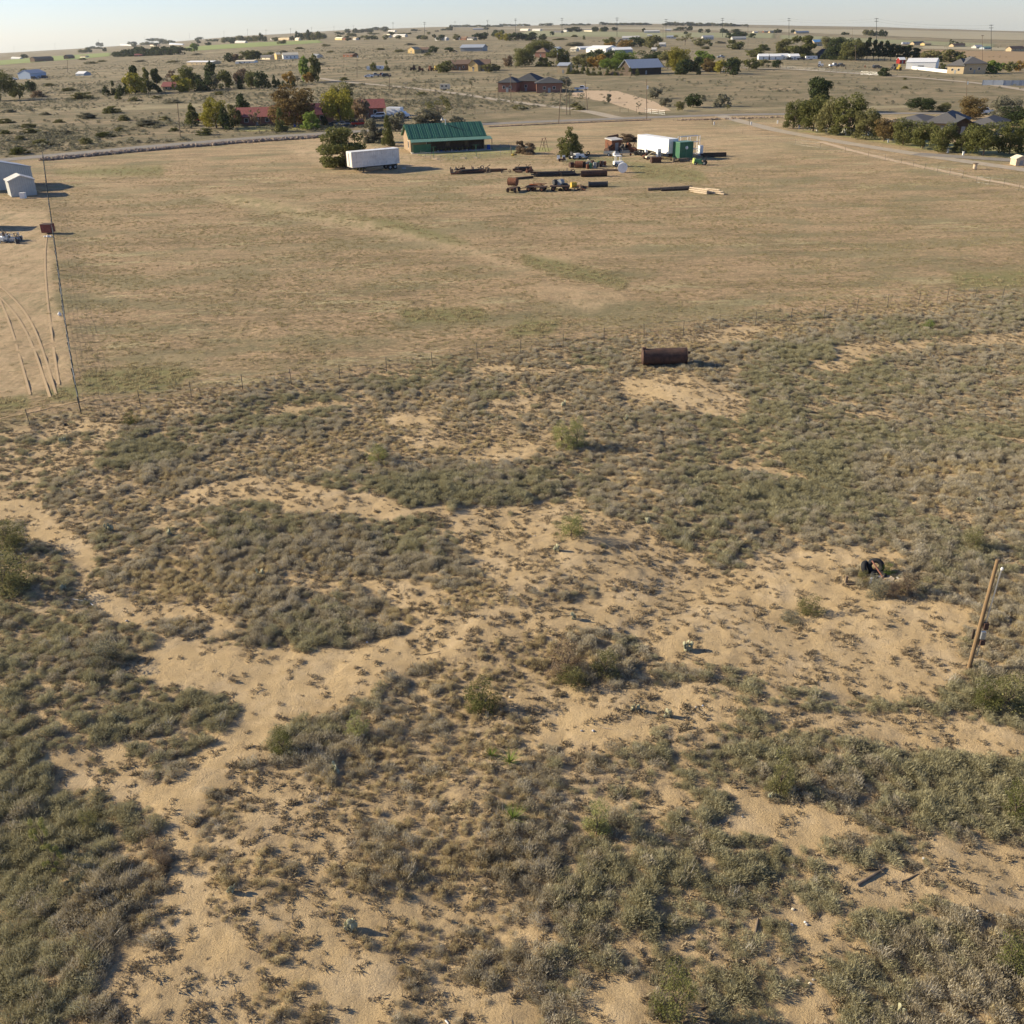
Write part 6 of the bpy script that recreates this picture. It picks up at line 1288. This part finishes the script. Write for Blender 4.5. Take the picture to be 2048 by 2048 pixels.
far = [(1288,1319,66,3,5,bright_white,bright_white,'long white house with a dark tree at its left on the far plain'),(1244,1278,79,3,6,bright_white,bright_white,'white roofed long barn above the orange trees'),(1333,1351,77,3,5,bright_white,blue_metal,'white blue house right of the fourth crossarm pole'),(1294,1303,73,1.5,3,bright_white,bright_white,'tiny white shed left of the fourth crossarm pole'),
 (1406,1427,79,4,7,bright_white,bright_white,'white house with a pale roof left of the green field pole'),(1465,1492,79,2,5,bright_white,cream,'low white house under the two far dark trees'),(1330,1342,62,2,3.5,cream,bright_white,'tiny cream house before the far field'),(1508,1516,66,1.5,3,cream,cream,'tiny cream hut on the right grassland'),
 (1528,1538,65,1.5,3,rusty,cream,'tiny reddish house on the right grassland'),(1540,1556,66,2,4,tan,tan,'tan hut left of the far dark tree at right'),(1592,1618,67,2,4,tan,bright_white,'tan long house on the right grassland'),(1828,1849,90,3,6,tan,shingle,'grey roofed house right of the far white camper'),
 (1849,1862,91,3,5,ywall,tan,'yellow house right of the grey roofed one'),(1907,1930,94,3,6,tan,brownroof,'tan house beside the leafless far tree'),(1952,1966,97,3,6,bright_white,bright_white,'white tank shed left of the last skyline pole'),(1968,1983,99,3,5,blue_metal,green_pale,'blue green shed beside the last skyline pole'),
 (2022,2048,103,5,9,tan,brownroof,'brown roofed house at the right edge'),(766,778,75,3,6,bright_white,cream,'white house left of the far centre pole'),(786,810,74,3,5,bright_white,bright_white,'long white house at far centre'),(776,790,69,1.5,3,bright_white,bright_white,'tiny white house at far centre'),
 (870,892,81,3,6,bright_white,bright_white,'white house below the dark far tree'),(907,920,80,3,5,bright_white,cream,'white cottage left of the yellow far trees'),(920,932,80,3,6,rusty,brownroof,'reddish cottage left of the yellow far trees'),(934,948,80,3,5,bright_white,shingle,'white grey cottage left of the yellow far trees'),
 (670,684,80,3,5,ywall,cream,'yellow white house right of the bright crop strip'),(686,697,80,3,4,rusty,rusty,'red brown shed right of the yellow white house'),(706,712,80,3,5,bright_white,tan,'tiny white house right of the red brown shed'),(590,597,81,3,5,cream,cream,'cream hut beside dark trees at the left skyline'),
 (541,548,80,2,4,bright_white,cream,'white hut at the end of the left tree group'),(556,578,80,2,4,tan,tan,'long tan shed between two dark far trees'),(470,490,86,2,4,bright_white,bright_white,'white hut under the left skyline trees'),(338,365,90,2,4,bright_white,blue_metal,'long white shed left of the crop strip'),
 (240,262,92,2,4,blue_metal,bright_white,'pale blue barn near the left skyline'),(300,318,92,2,3,cream,brownroof,'tan hut near the left skyline'),(22,40,118,2,4,blue_metal,bright_white,'pale blue long shed at the far left'),(622,634,116,4,7,bright_white,greym,'small white house right of the cream house'),
 (686,705,114,4,6,rusty,brownroof,'reddish shed left of the transformer pole'),(946,974,64,1.5,3,bright_white,bright_white,'white sheds row left of the far sixteenth pole'),(1064,1080,65,1.5,3,bright_white,bright_white,'white shed right of the far houses pole'),(1040,1056,65,1.5,3,bright_white,cream,'white house near the first centre pole'),
 (1168,1184,64,2,4,cream,shingle,'cream house left of the two small far trees'),(1126,1133,65,1.5,3,bright_white,bright_white,'tiny white hut right of the second centre pole'),(1105,1122,66,2,3,shingle,shingle,'dark grey shed left of the second centre pole'),(512,540,119,4,8,cream,shingle,'cream walled shed beside the dark trees on the left plain'),
 (1140,1152,103,4,7,cream,cream,'cream camper like hut left of the white barns'),(1318,1330,93,4,7,bright_white,bright_white,'small white tank house right of the cottage trees'),(1303,1312,101,2,5,bright_white,bright_white,'white dome hut behind the farmstead'),(2030,2052,331,9,15,cream,cream,'')]
farwhite = mat('faded_white', (.50, .48, .43), .8, .08)
for (x0, x1, y, a, b, wm, rm, lab) in far[:-1]:
    wm = farwhite if wm is bright_white else wm; rm = farwhite if rm is bright_white else rm
    H_('far_house', lab, (x0, y), (x1, y), 7, max(a, 2.0), max(b, 3.2), wm, rm, 'x', .4, 1 if x1-x0 < 14 else 2, False)
H_('garden_shed', 'small pale wooden shed at the right edge', (2031, 331.5), (2052, 331), 2.4, 12, 17, palewood, cream, 'y', .1, 0, True, cat='shed', doorw=.7)
t = thing('spool', 'small wooden cable spool standing on the gravel track', 'spool', G(1949, 338.5)); MB().cyl((0, 0, 0), (0, 0, .12), .55, n=14).cyl((0, 0, 1.05), (0, 0, 1.17), .55, n=14).build('flanges', wood, t); MB().cyl((0, 0, .1), (0, 0, 1.06), .36, n=12).build('drum', palewood, t)
for (x, y) in [(1598, 257), (1634, 262), (1670, 268), (1692, 271), (1712, 276), (1848, 297), (1895, 306), (1926, 311), (1776, 285), (1555, 247)]:
    t = thing('marker_post', 'short white marker post beside the driveway', 'marker post', G(x, y), 0, 'white marker posts'); MB().box(0, 0, 0, .3, .3, .75).build('post', bright_white, t); MB().box(0, 0, .75, .38, .38, .08).build('cap', bright_white, t)
for i, (x, y) in enumerate([(1428, 250), (1502, 250)]):
    t = thing('white_pedestal', ['small white pedestal beside the road junction', 'second white pedestal right along the verge'][i], 'pedestal', G(x, y)); MB().box(0, 0, 0, .35, .3, .9).build('box', bright_white, t); MB().cyl((-.5, 0, 0), (-.5, 0, 1.6), .05, n=6).build('post', steelpost, t)
# ------------------------------------------------------------------ foreground things
# rusty tank lying in the scrub
A, ang, L = fr((1284, 731), (1371, 730)); p = G(1328, 728); L = 88/ppm(p); rr_ = 1.08*.5*33/ppm(p)*.93
t = thing('rusty_tank', 'dark rusty cylindrical steel tank lying in the scrub', 'tank', p, R(0)); b = MB(); n = 28; vs = []; m_ = 22
for i in range(m_+1):
    x = -L/2+L*i/m_
    for j in range(n):
        a = 2*math.pi*j/n; r_ = rr_*(1-.10*math.exp(-((x-.35)/.55)**2-((a-2.0)/.5)**2)-.07*math.exp(-((x+1.2)/.7)**2-((a-1.1)/.5)**2)-.03*math.exp(-((x-1.3)/.4)**2-((a-1.8)/.4)**2))
        vs.append((x, r_*math.cos(a), rr_*.97+r_*math.sin(a)))
b.add(vs, [(i*n+j, (i+1)*n+j, (i+1)*n+(j+1) % n, i*n+(j+1) % n) for i in range(m_) for j in range(n)]+[tuple(range(n)), tuple(reversed(range(m_*n, m_*n+n)))])
b.build('shell', darkrust, t, True); s_ = MB()
for x in (-L/2+.03, L/2-.03): s_.torus((x, 0, rr_*.97), (1, 0, 0), rr_*1.0, .03, 28, 5)
s_.build('rim_bands', darkrust, t); MB().cyl((L/2, .2, rr_*1.3), (L/2+.35, .25, rr_*1.25), .11).build('outlet', darkrust, t); MB().box(-L/2+.15, 0, rr_*1.9, .3, .35, .16).build('hatch', darkrust, t)
# near pole with meter
p = G(1937.5, 1336); d = raydir(1996, 1119); tt = math.hypot(p.x, p.y)/math.hypot(d[0], d[1]); q = Vector((d[0]*tt, d[1]*tt, H0+d[2]*tt))-p
q = Vector((q.x*.9, q.y*.9, q.z)); t = thing('service_pole', 'leaning brown wooden service pole with a meter box in the right foreground', 'service pole', p); k = ppm(p)
MB().cyl((0, 0, -.4), q, .10, .078, 14).build('pole', polewood, t, False)
off = Vector((.17, -.10, 0)); u0, u1 = .45, .93
MB().cyl(q*u0+off, q*u1+off*1.25, .032, n=8).build('conduit', galv, t); MB().ell(q*u1+off*1.3, .07, .07, .09, 8, 6).build('weatherhead', bright_white, t)
z = q*.385+off*1.2; mt_ = MB().box(z.x, z.y, z.z, .20, .14, .34).build('meter_box', darkrust, t); z = q*.31+off*1.1; MB().box(z.x-.02, z.y-.03, z.z-.06, .20, .14, .38).build('breaker_box', galv, t); z = q*.255+off*1.3; MB().box(z.x, z.y, z.z-.08, .22, .16, .26).build('outlet_box', darkrust, t)
z = q*.29-off*.9; MB().box(z.x, z.y, z.z-.1, .10, .08, .5).build('bracket', darkwood, t); MB().cyl(q*.13+off, q*.28+off, .02, n=6).build('ground_pipe', galv, t)
# tyres and rubbish around the bar
p1 = G(1749, 1146); p2 = G(1733, 1148)
o = tyre('large black tyre standing upright in the rubbish pile', p1+Vector((0, 0, .42)), .33, .14, (R(68), 0, R(-20))); o.name = 'tyre'
tyre('second black tyre leaning left against the large one', p2+Vector((-.05, .1, .34)), .28, .12, (R(60), R(25), R(40))); tyre('flat black tyre lying below the large upright tyre', G(1757, 1156)+Vector((0, 0, .12)), .33, .12, (.1, 0, 0))
a = G(1768, 1162); a.z += .1; b_ = Vector((p1.x-.3, p1.y-.1, p1.z+.85)); o = MB().cyl((0, 0, 0), b_-a, .045, n=7).build('rusty_bar', mat('red_rusty_bar', (.27, .12, .08), .85, .2)); o.location = a; tag(o, 'long rusty red bar leaning on the large black tyre', 'bar')
dm_ = [palewood, bright_white, tan, concrete, palewood, rusty, bright_white]
for i in range(26):
    x, y = 1772+random.gauss(0, 10), 1161+random.gauss(0, 5); o = MB().box(0, 0, 0, random.uniform(.15, .55), random.uniform(.06, .22), random.uniform(.04, .14)).build('debris_piece', dm_[i % 7]); o.location = G(x, y)+Vector((0, 0, .03)); o.rotation_euler = (random.uniform(-.4, .4), random.uniform(-.4, .4), random.uniform(0, 6)); tag(o, 'small pale scrap piece in the rubbish pile right of the tyres', 'debris', 'rubbish pile pieces')
o = MB().box(0, 0, 0, .8, .14, .06).box(-.35, .1, 0, .12, .1, .45).build('broken_board', wood); o.location = G(1706, 1168); tag(o, 'short broken board and stake left of the tyre pile', 'board'); 
for i, (x0, y0, x1, y1, r, m, lab) in enumerate([(145, 1198, 180, 1205, .03, bright_white, 'long thin white pipe on the sand at left'), (170, 1198, 189, 1213, .045, bright_white, 'short white pipe crossing the long thin one'), (1714, 1771, 1770, 1736, .085, wood, 'grey weathered log lying in the lower right'), (1730, 1741, 1772, 1737, .04, darkwood, 'thin dark stick above the grey weathered log'),
 (1800, 1766, 1836, 1748, .045, wood, 'thin grey branch right of the weathered log'), (1507, 1885, 1516, 1838, .08, wood, 'half buried plank standing out of the sand'), (981, 1294, 1020, 1286, .05, wood, 'dead branch on the sand at centre'), (1718, 1720, 1746, 1714, .03, darkwood, 'short dark twig by the sandy strip'), (1742, 1722, 1746, 1705, .04, darkwood, 'upright dead stick beside the shrub'),
 (1402, 2019, 1440, 2005, .05, darkwood, 'dark dead branch at the bottom, left one'), (1450, 2012, 1487, 1990, .05, darkwood, 'dark dead branch at the bottom, right one'), (1420, 2034, 1452, 2026, .04, wood, 'thin pale branch under the dark dead branches'), (1365, 2046, 1400, 2036, .05, wood, 'dead branch touching the bottom edge'), (1206, 1456, 1224, 1459, .025, palewood, 'thin pale stick on the bare sand patch'),
 (891, 2041, 897, 2048, .04, bright_white, 'white stick at the bottom edge'), (1917, 1290, 1933, 1304, .02, palewood, 'thin pale stick left of the service pole'), (844, 1310, 880, 1303, .02, wood, 'thin long twig on the sand at centre left'), (1600, 1452+20, 1640, 1466, .02, wood, 'thin twig in the right sand')]):
    pole_thing('dead_stick', lab, 'stick', (x0, y0), (x1, y1), r*.75, m, r1=r*.5, za=.01, zb=.01)
for i, (x, y, s) in enumerate([(254, 1243, .14), (734, 1285, .10), (1020, 1395, .12), (1163, 1462, .10), (1186, 1462, .10), (1050, 1332, .08), (1485, 1634, .08), (1847, 1718, .10), (1586, 1819, .1), (1614, 1850, .1), (1610, 1845, .08), (1595, 1963, .1), (1960, 1832, .08), (1955, 1822, .07), (1228, 1170, .07), (1070, 1072, .08), (131, 851, .28), (1066, 745, .0), (1392, 1415, .1), (1405, 1412, .08), (2008, 1830, .07), (1843, 1240, .0), (1583, 1850, .1), (1620, 1968, .1), (1627, 1960, .08)]):
    s *= .62
    if s: o = MB().ell((0, 0, s*.4), s, s*.8, s*.6, 7, 5, None, .2).build('stone', [concrete, bright_white, cream][i % 3] if i != 16 else blackm); o.location = G(x, y); tag(o, 'small pale stone lying on the sand' if i != 16 else 'small black object on the sand near the corner post', 'stone' if i != 16 else 'debris', 'pale stones on the sand' if i != 16 else None)
# shrubs one can tell apart
def bush(label, x0, x1, yt, yb, col, kind='dome', name='bush', depth=.9): return T(kind, col, x0, x1, yt, yb, label, name=name, cat=name.replace('_', ' '), trunk=0, lod=True, depth=depth)
FINE = {k: [crown_mesh('bush_crown', 700+j+i*5, k, 3800, .016) for j in range(2)] for i, k in enumerate(['dome', 'sparse'])}
BIG_keep = dict(BIG); BIG['dome'] = FINE['dome']; BIG['sparse'] = FINE['sparse']
bush('bright green feathery mesquite bush below the rusty tank', 1097, 1150, 848, 892, 'lime', name='mesquite_bush'); bush('right half of the bright green feathery mesquite clump', 1135, 1173, 838, 892, 'lime', name='mesquite_bush')
bush('green bush standing alone on the sand at centre', 1113, 1171, 1033, 1073, 'lime', name='mesquite_bush'); bush('pale green low bush left of centre', 732, 784, 893, 922, 'lime', name='mesquite_bush')
bush('dark green rounded shrub casting shade on the sand', 926, 1001, 1360, 1412, 'green'); bush('green bush cut by the left edge, upper one', -30, 56, 1036, 1094, 'olive'); bush('larger green bush cut by the left edge, lower one', -40, 64, 1096, 1180, 'olive')
bush('rounded green shrub at the left end of the grey thicket', 541, 592, 1460, 1505, 'green'); bush('pale yellowish bush in the lower centre', 1165, 1222, 1600, 1668, 'lime'); bush('dark green bush at the bottom right of centre', 1310, 1392, 1938, 2030, 'green')
bush('green bush at the right edge beside the thicket', 1995, 2062, 1560, 1632, 'green'); bush('dark green bush at the lower right edge', 1975, 2060, 1870, 1930, 'green'); bush('green grassy clump behind the tyre pile', 1755, 1790, 1128, 1148, 'bright')
bush('grey green bush directly below the tyres', 1724, 1772, 1152, 1190, 'grey'); bush('tan dry clump right of the grey bush by the tyres', 1775, 1797, 1165, 1193, 'brown'); bush('brown dry bush right of the rubbish pile', 1793, 1835, 1148, 1185, 'brown'); bush('small yellow green clump left of the tyres', 1712, 1735, 1143, 1165, 'olive')
bush('dry brown tumbleweed on the sand track, upper one', 290, 326, 1672, 1706, 'brown', name='tumbleweed'); bush('dry brown tumbleweed on the sand track, lower one', 306, 344, 1698, 1736, 'brown', name='tumbleweed')
bush('tall wispy yellow green weed at the left, upper part', 70, 110, 1634, 1700, 'lime', 'sparse', 'weed'); bush('tall wispy yellow green weed at the left, lower part', 90, 130, 1690, 1740, 'lime', 'sparse', 'weed'); bush('pale dead seed stalk clump at the left', 140, 180, 1745, 1795, 'grey', 'sparse', 'weed')
bush('light green small bush in the left scrub', 158, 200, 1618, 1658, 'olive'); bush('tall olive bush right of the service pole', 1965, 2052, 1345, 1420, 'olive'); bush('grey green shrub in the right thicket near the edge', 1940, 2000, 1350, 1415, 'green')
bush('grey green shrub on the right of the sand, by the lower track', 1590, 1650, 1193, 1225, 'olive'); bush('pale shrub on the sand left of the pole', 1560, 1605, 1222, 1240, 'grey'); bush('olive brown shrub at the mound in the middle right', 1180, 1240, 1300, 1352, 'olive'); bush('tan olive shrub at the mound in the middle left', 1095, 1170, 1282, 1345, 'brown'); bush('olive shrub below the mound', 1112, 1172, 1335, 1372, 'olive')
bush('brown green bush inside the right thicket', 1530, 1590, 1500, 1580, 'olive'); bush('dark green low bush by the corner post', 245, 280, 823, 846, 'green'); bush('small green clump on the far right scrub', 1845, 1870, 640, 656, 'bright'); bush('green bush before the road scrub on right thicket', 1925, 1965, 1060, 1095, 'olive')
bush('grey bush left of the sand track fork', 175, 245, 1285, 1325, 'grey'); bush('grey sage bush at the upper left of the thicket', 690, 740, 1425, 1470, 'lime')
BIG.update(BIG_keep)
def yucca(label, x, y, r, m=None):
    p = G(x, y); b = MB(); g = random.Random(int(x))
    for i in range(70):
        a = g.uniform(0, 6.28); e = g.uniform(.1, 1.35); L = r*g.uniform(.7, 1.1); d = Vector((math.cos(a)*math.cos(e), math.sin(a)*math.cos(e), math.sin(e))); s = d.cross(Vector((0, 0, 1))).normalized()*.014
        b.add([s*-1, s, d*L], [(0, 1, 2)])
    o = b.build('yucca', LEAF['bright'], None); o.location = p; tag(o, label, 'yucca', None)
yucca('spiky green yucca below the bare sand patch', 1019, 1524, .75); yucca('spiky green yucca in the lower centre scrub', 1026, 1638, .85); yucca('small spiky yucca left of the upper spiky one', 983, 1512, .5)
def prickly(label, x, y, n, s):
    p = G(x, y); b = MB(); g = random.Random(int(x*3+y))
    for i in range(n):
        bx, by = g.uniform(-.5, .5)*s*3, g.uniform(-.3, .3)*s*3; z = s*.8
        for k in range(g.choice((1, 2, 2, 3))):
            rot = Matrix.Rotation(g.uniform(0, 3.14), 3, 'Z') @ Matrix.Rotation(g.uniform(-.5, .5), 3, 'X'); b.ell((bx, by, z), s*.75, s*.16, s, 9, 7, rot); bx += g.uniform(-.7, .7)*s; by += g.uniform(-.4, .4)*s; z += s*1.25
    o = b.build('prickly_pear', cactusm, smooth=True); o.location = p; tag(o, label, 'cactus', 'prickly pear cacti')
for x, y, n, s, lab in [(1111, 1101, 5, .17, 'small prickly pear below the lone green bush'), (1147, 1238, 4, .17, 'prickly pear alone on open sand at centre'), (1376, 1300, 14, .19, 'wide prickly pear patch right of the mound'), (1128, 812, 6, .2, 'prickly pear left above the feathery mesquite'), (1297, 1045, 8, .2, 'prickly pear right of the lone green bush'), (462, 1786, 6, .15, 'prickly pear at the lower sand track'),
    (702, 1858, 14, .17, 'large pale prickly pear in the lower left centre'), (1270, 1420, 7, .17, 'prickly pear right of the bare patch'), (1335, 1434, 5, .17, 'second prickly pear right of the bare patch'), (1792, 2030, 9, .16, 'pale prickly pear at the bottom of the right thicket'), (218, 1062, 7, .2, 'prickly pear on the left sand'), (125, 1180, 8, .18, 'prickly pear above the white pipes'), (520, 1152, 6, .18, 'prickly pear in the left thicket'), (125, 886, 7, .22, 'prickly pear below the corner post'), (340, 1070, 6, .18, 'prickly pear right of the left sand'), (1812, 1975, 4, .15, 'small pale prickly pear in the right thicket'), (1960, 1005, 6, .18, 'prickly pear at the right above the grey thicket'), (1250, 840, 5, .2, 'prickly pear right of the bare patch by the tank'), (670, 1544, 7, .17, 'prickly pear inside the grey thicket'), (1545, 1600, 4, .15, 'prickly pear at the edge of the right sand')]:
    prickly(lab, x, y, n, s*.62)
# ------------------------------------------------------------------ the air
hz = MB().box(0, 0, -25, 15000, 15000, 190).build('haze', None) if False else None
me = bpy.data.meshes.new('haze'); b = MB().box(0, 0, -180, 14200, 14200, 380); me.from_pydata(b.v, [], b.f); me.update()
hm = bpy.data.materials.new('haze'); hm.use_nodes = True; t_ = hm.node_tree
for n in list(t_.nodes): t_.nodes.remove(n)
o_ = t_.nodes.new('ShaderNodeOutputMaterial'); pv = t_.nodes.new('ShaderNodeVolumePrincipled'); pv.inputs['Color'].default_value = (.85, .9, .95, 1); pv.inputs['Density'].default_value = .00003; pv.inputs['Anisotropy'].default_value = .3
t_.links.new(pv.outputs[0], o_.inputs['Volume']); me.materials.append(hm)
hz = bpy.data.objects.new('haze', me); C.objects.link(hz); tag(hz, 'thin pale haze over the far plain', kind='stuff')
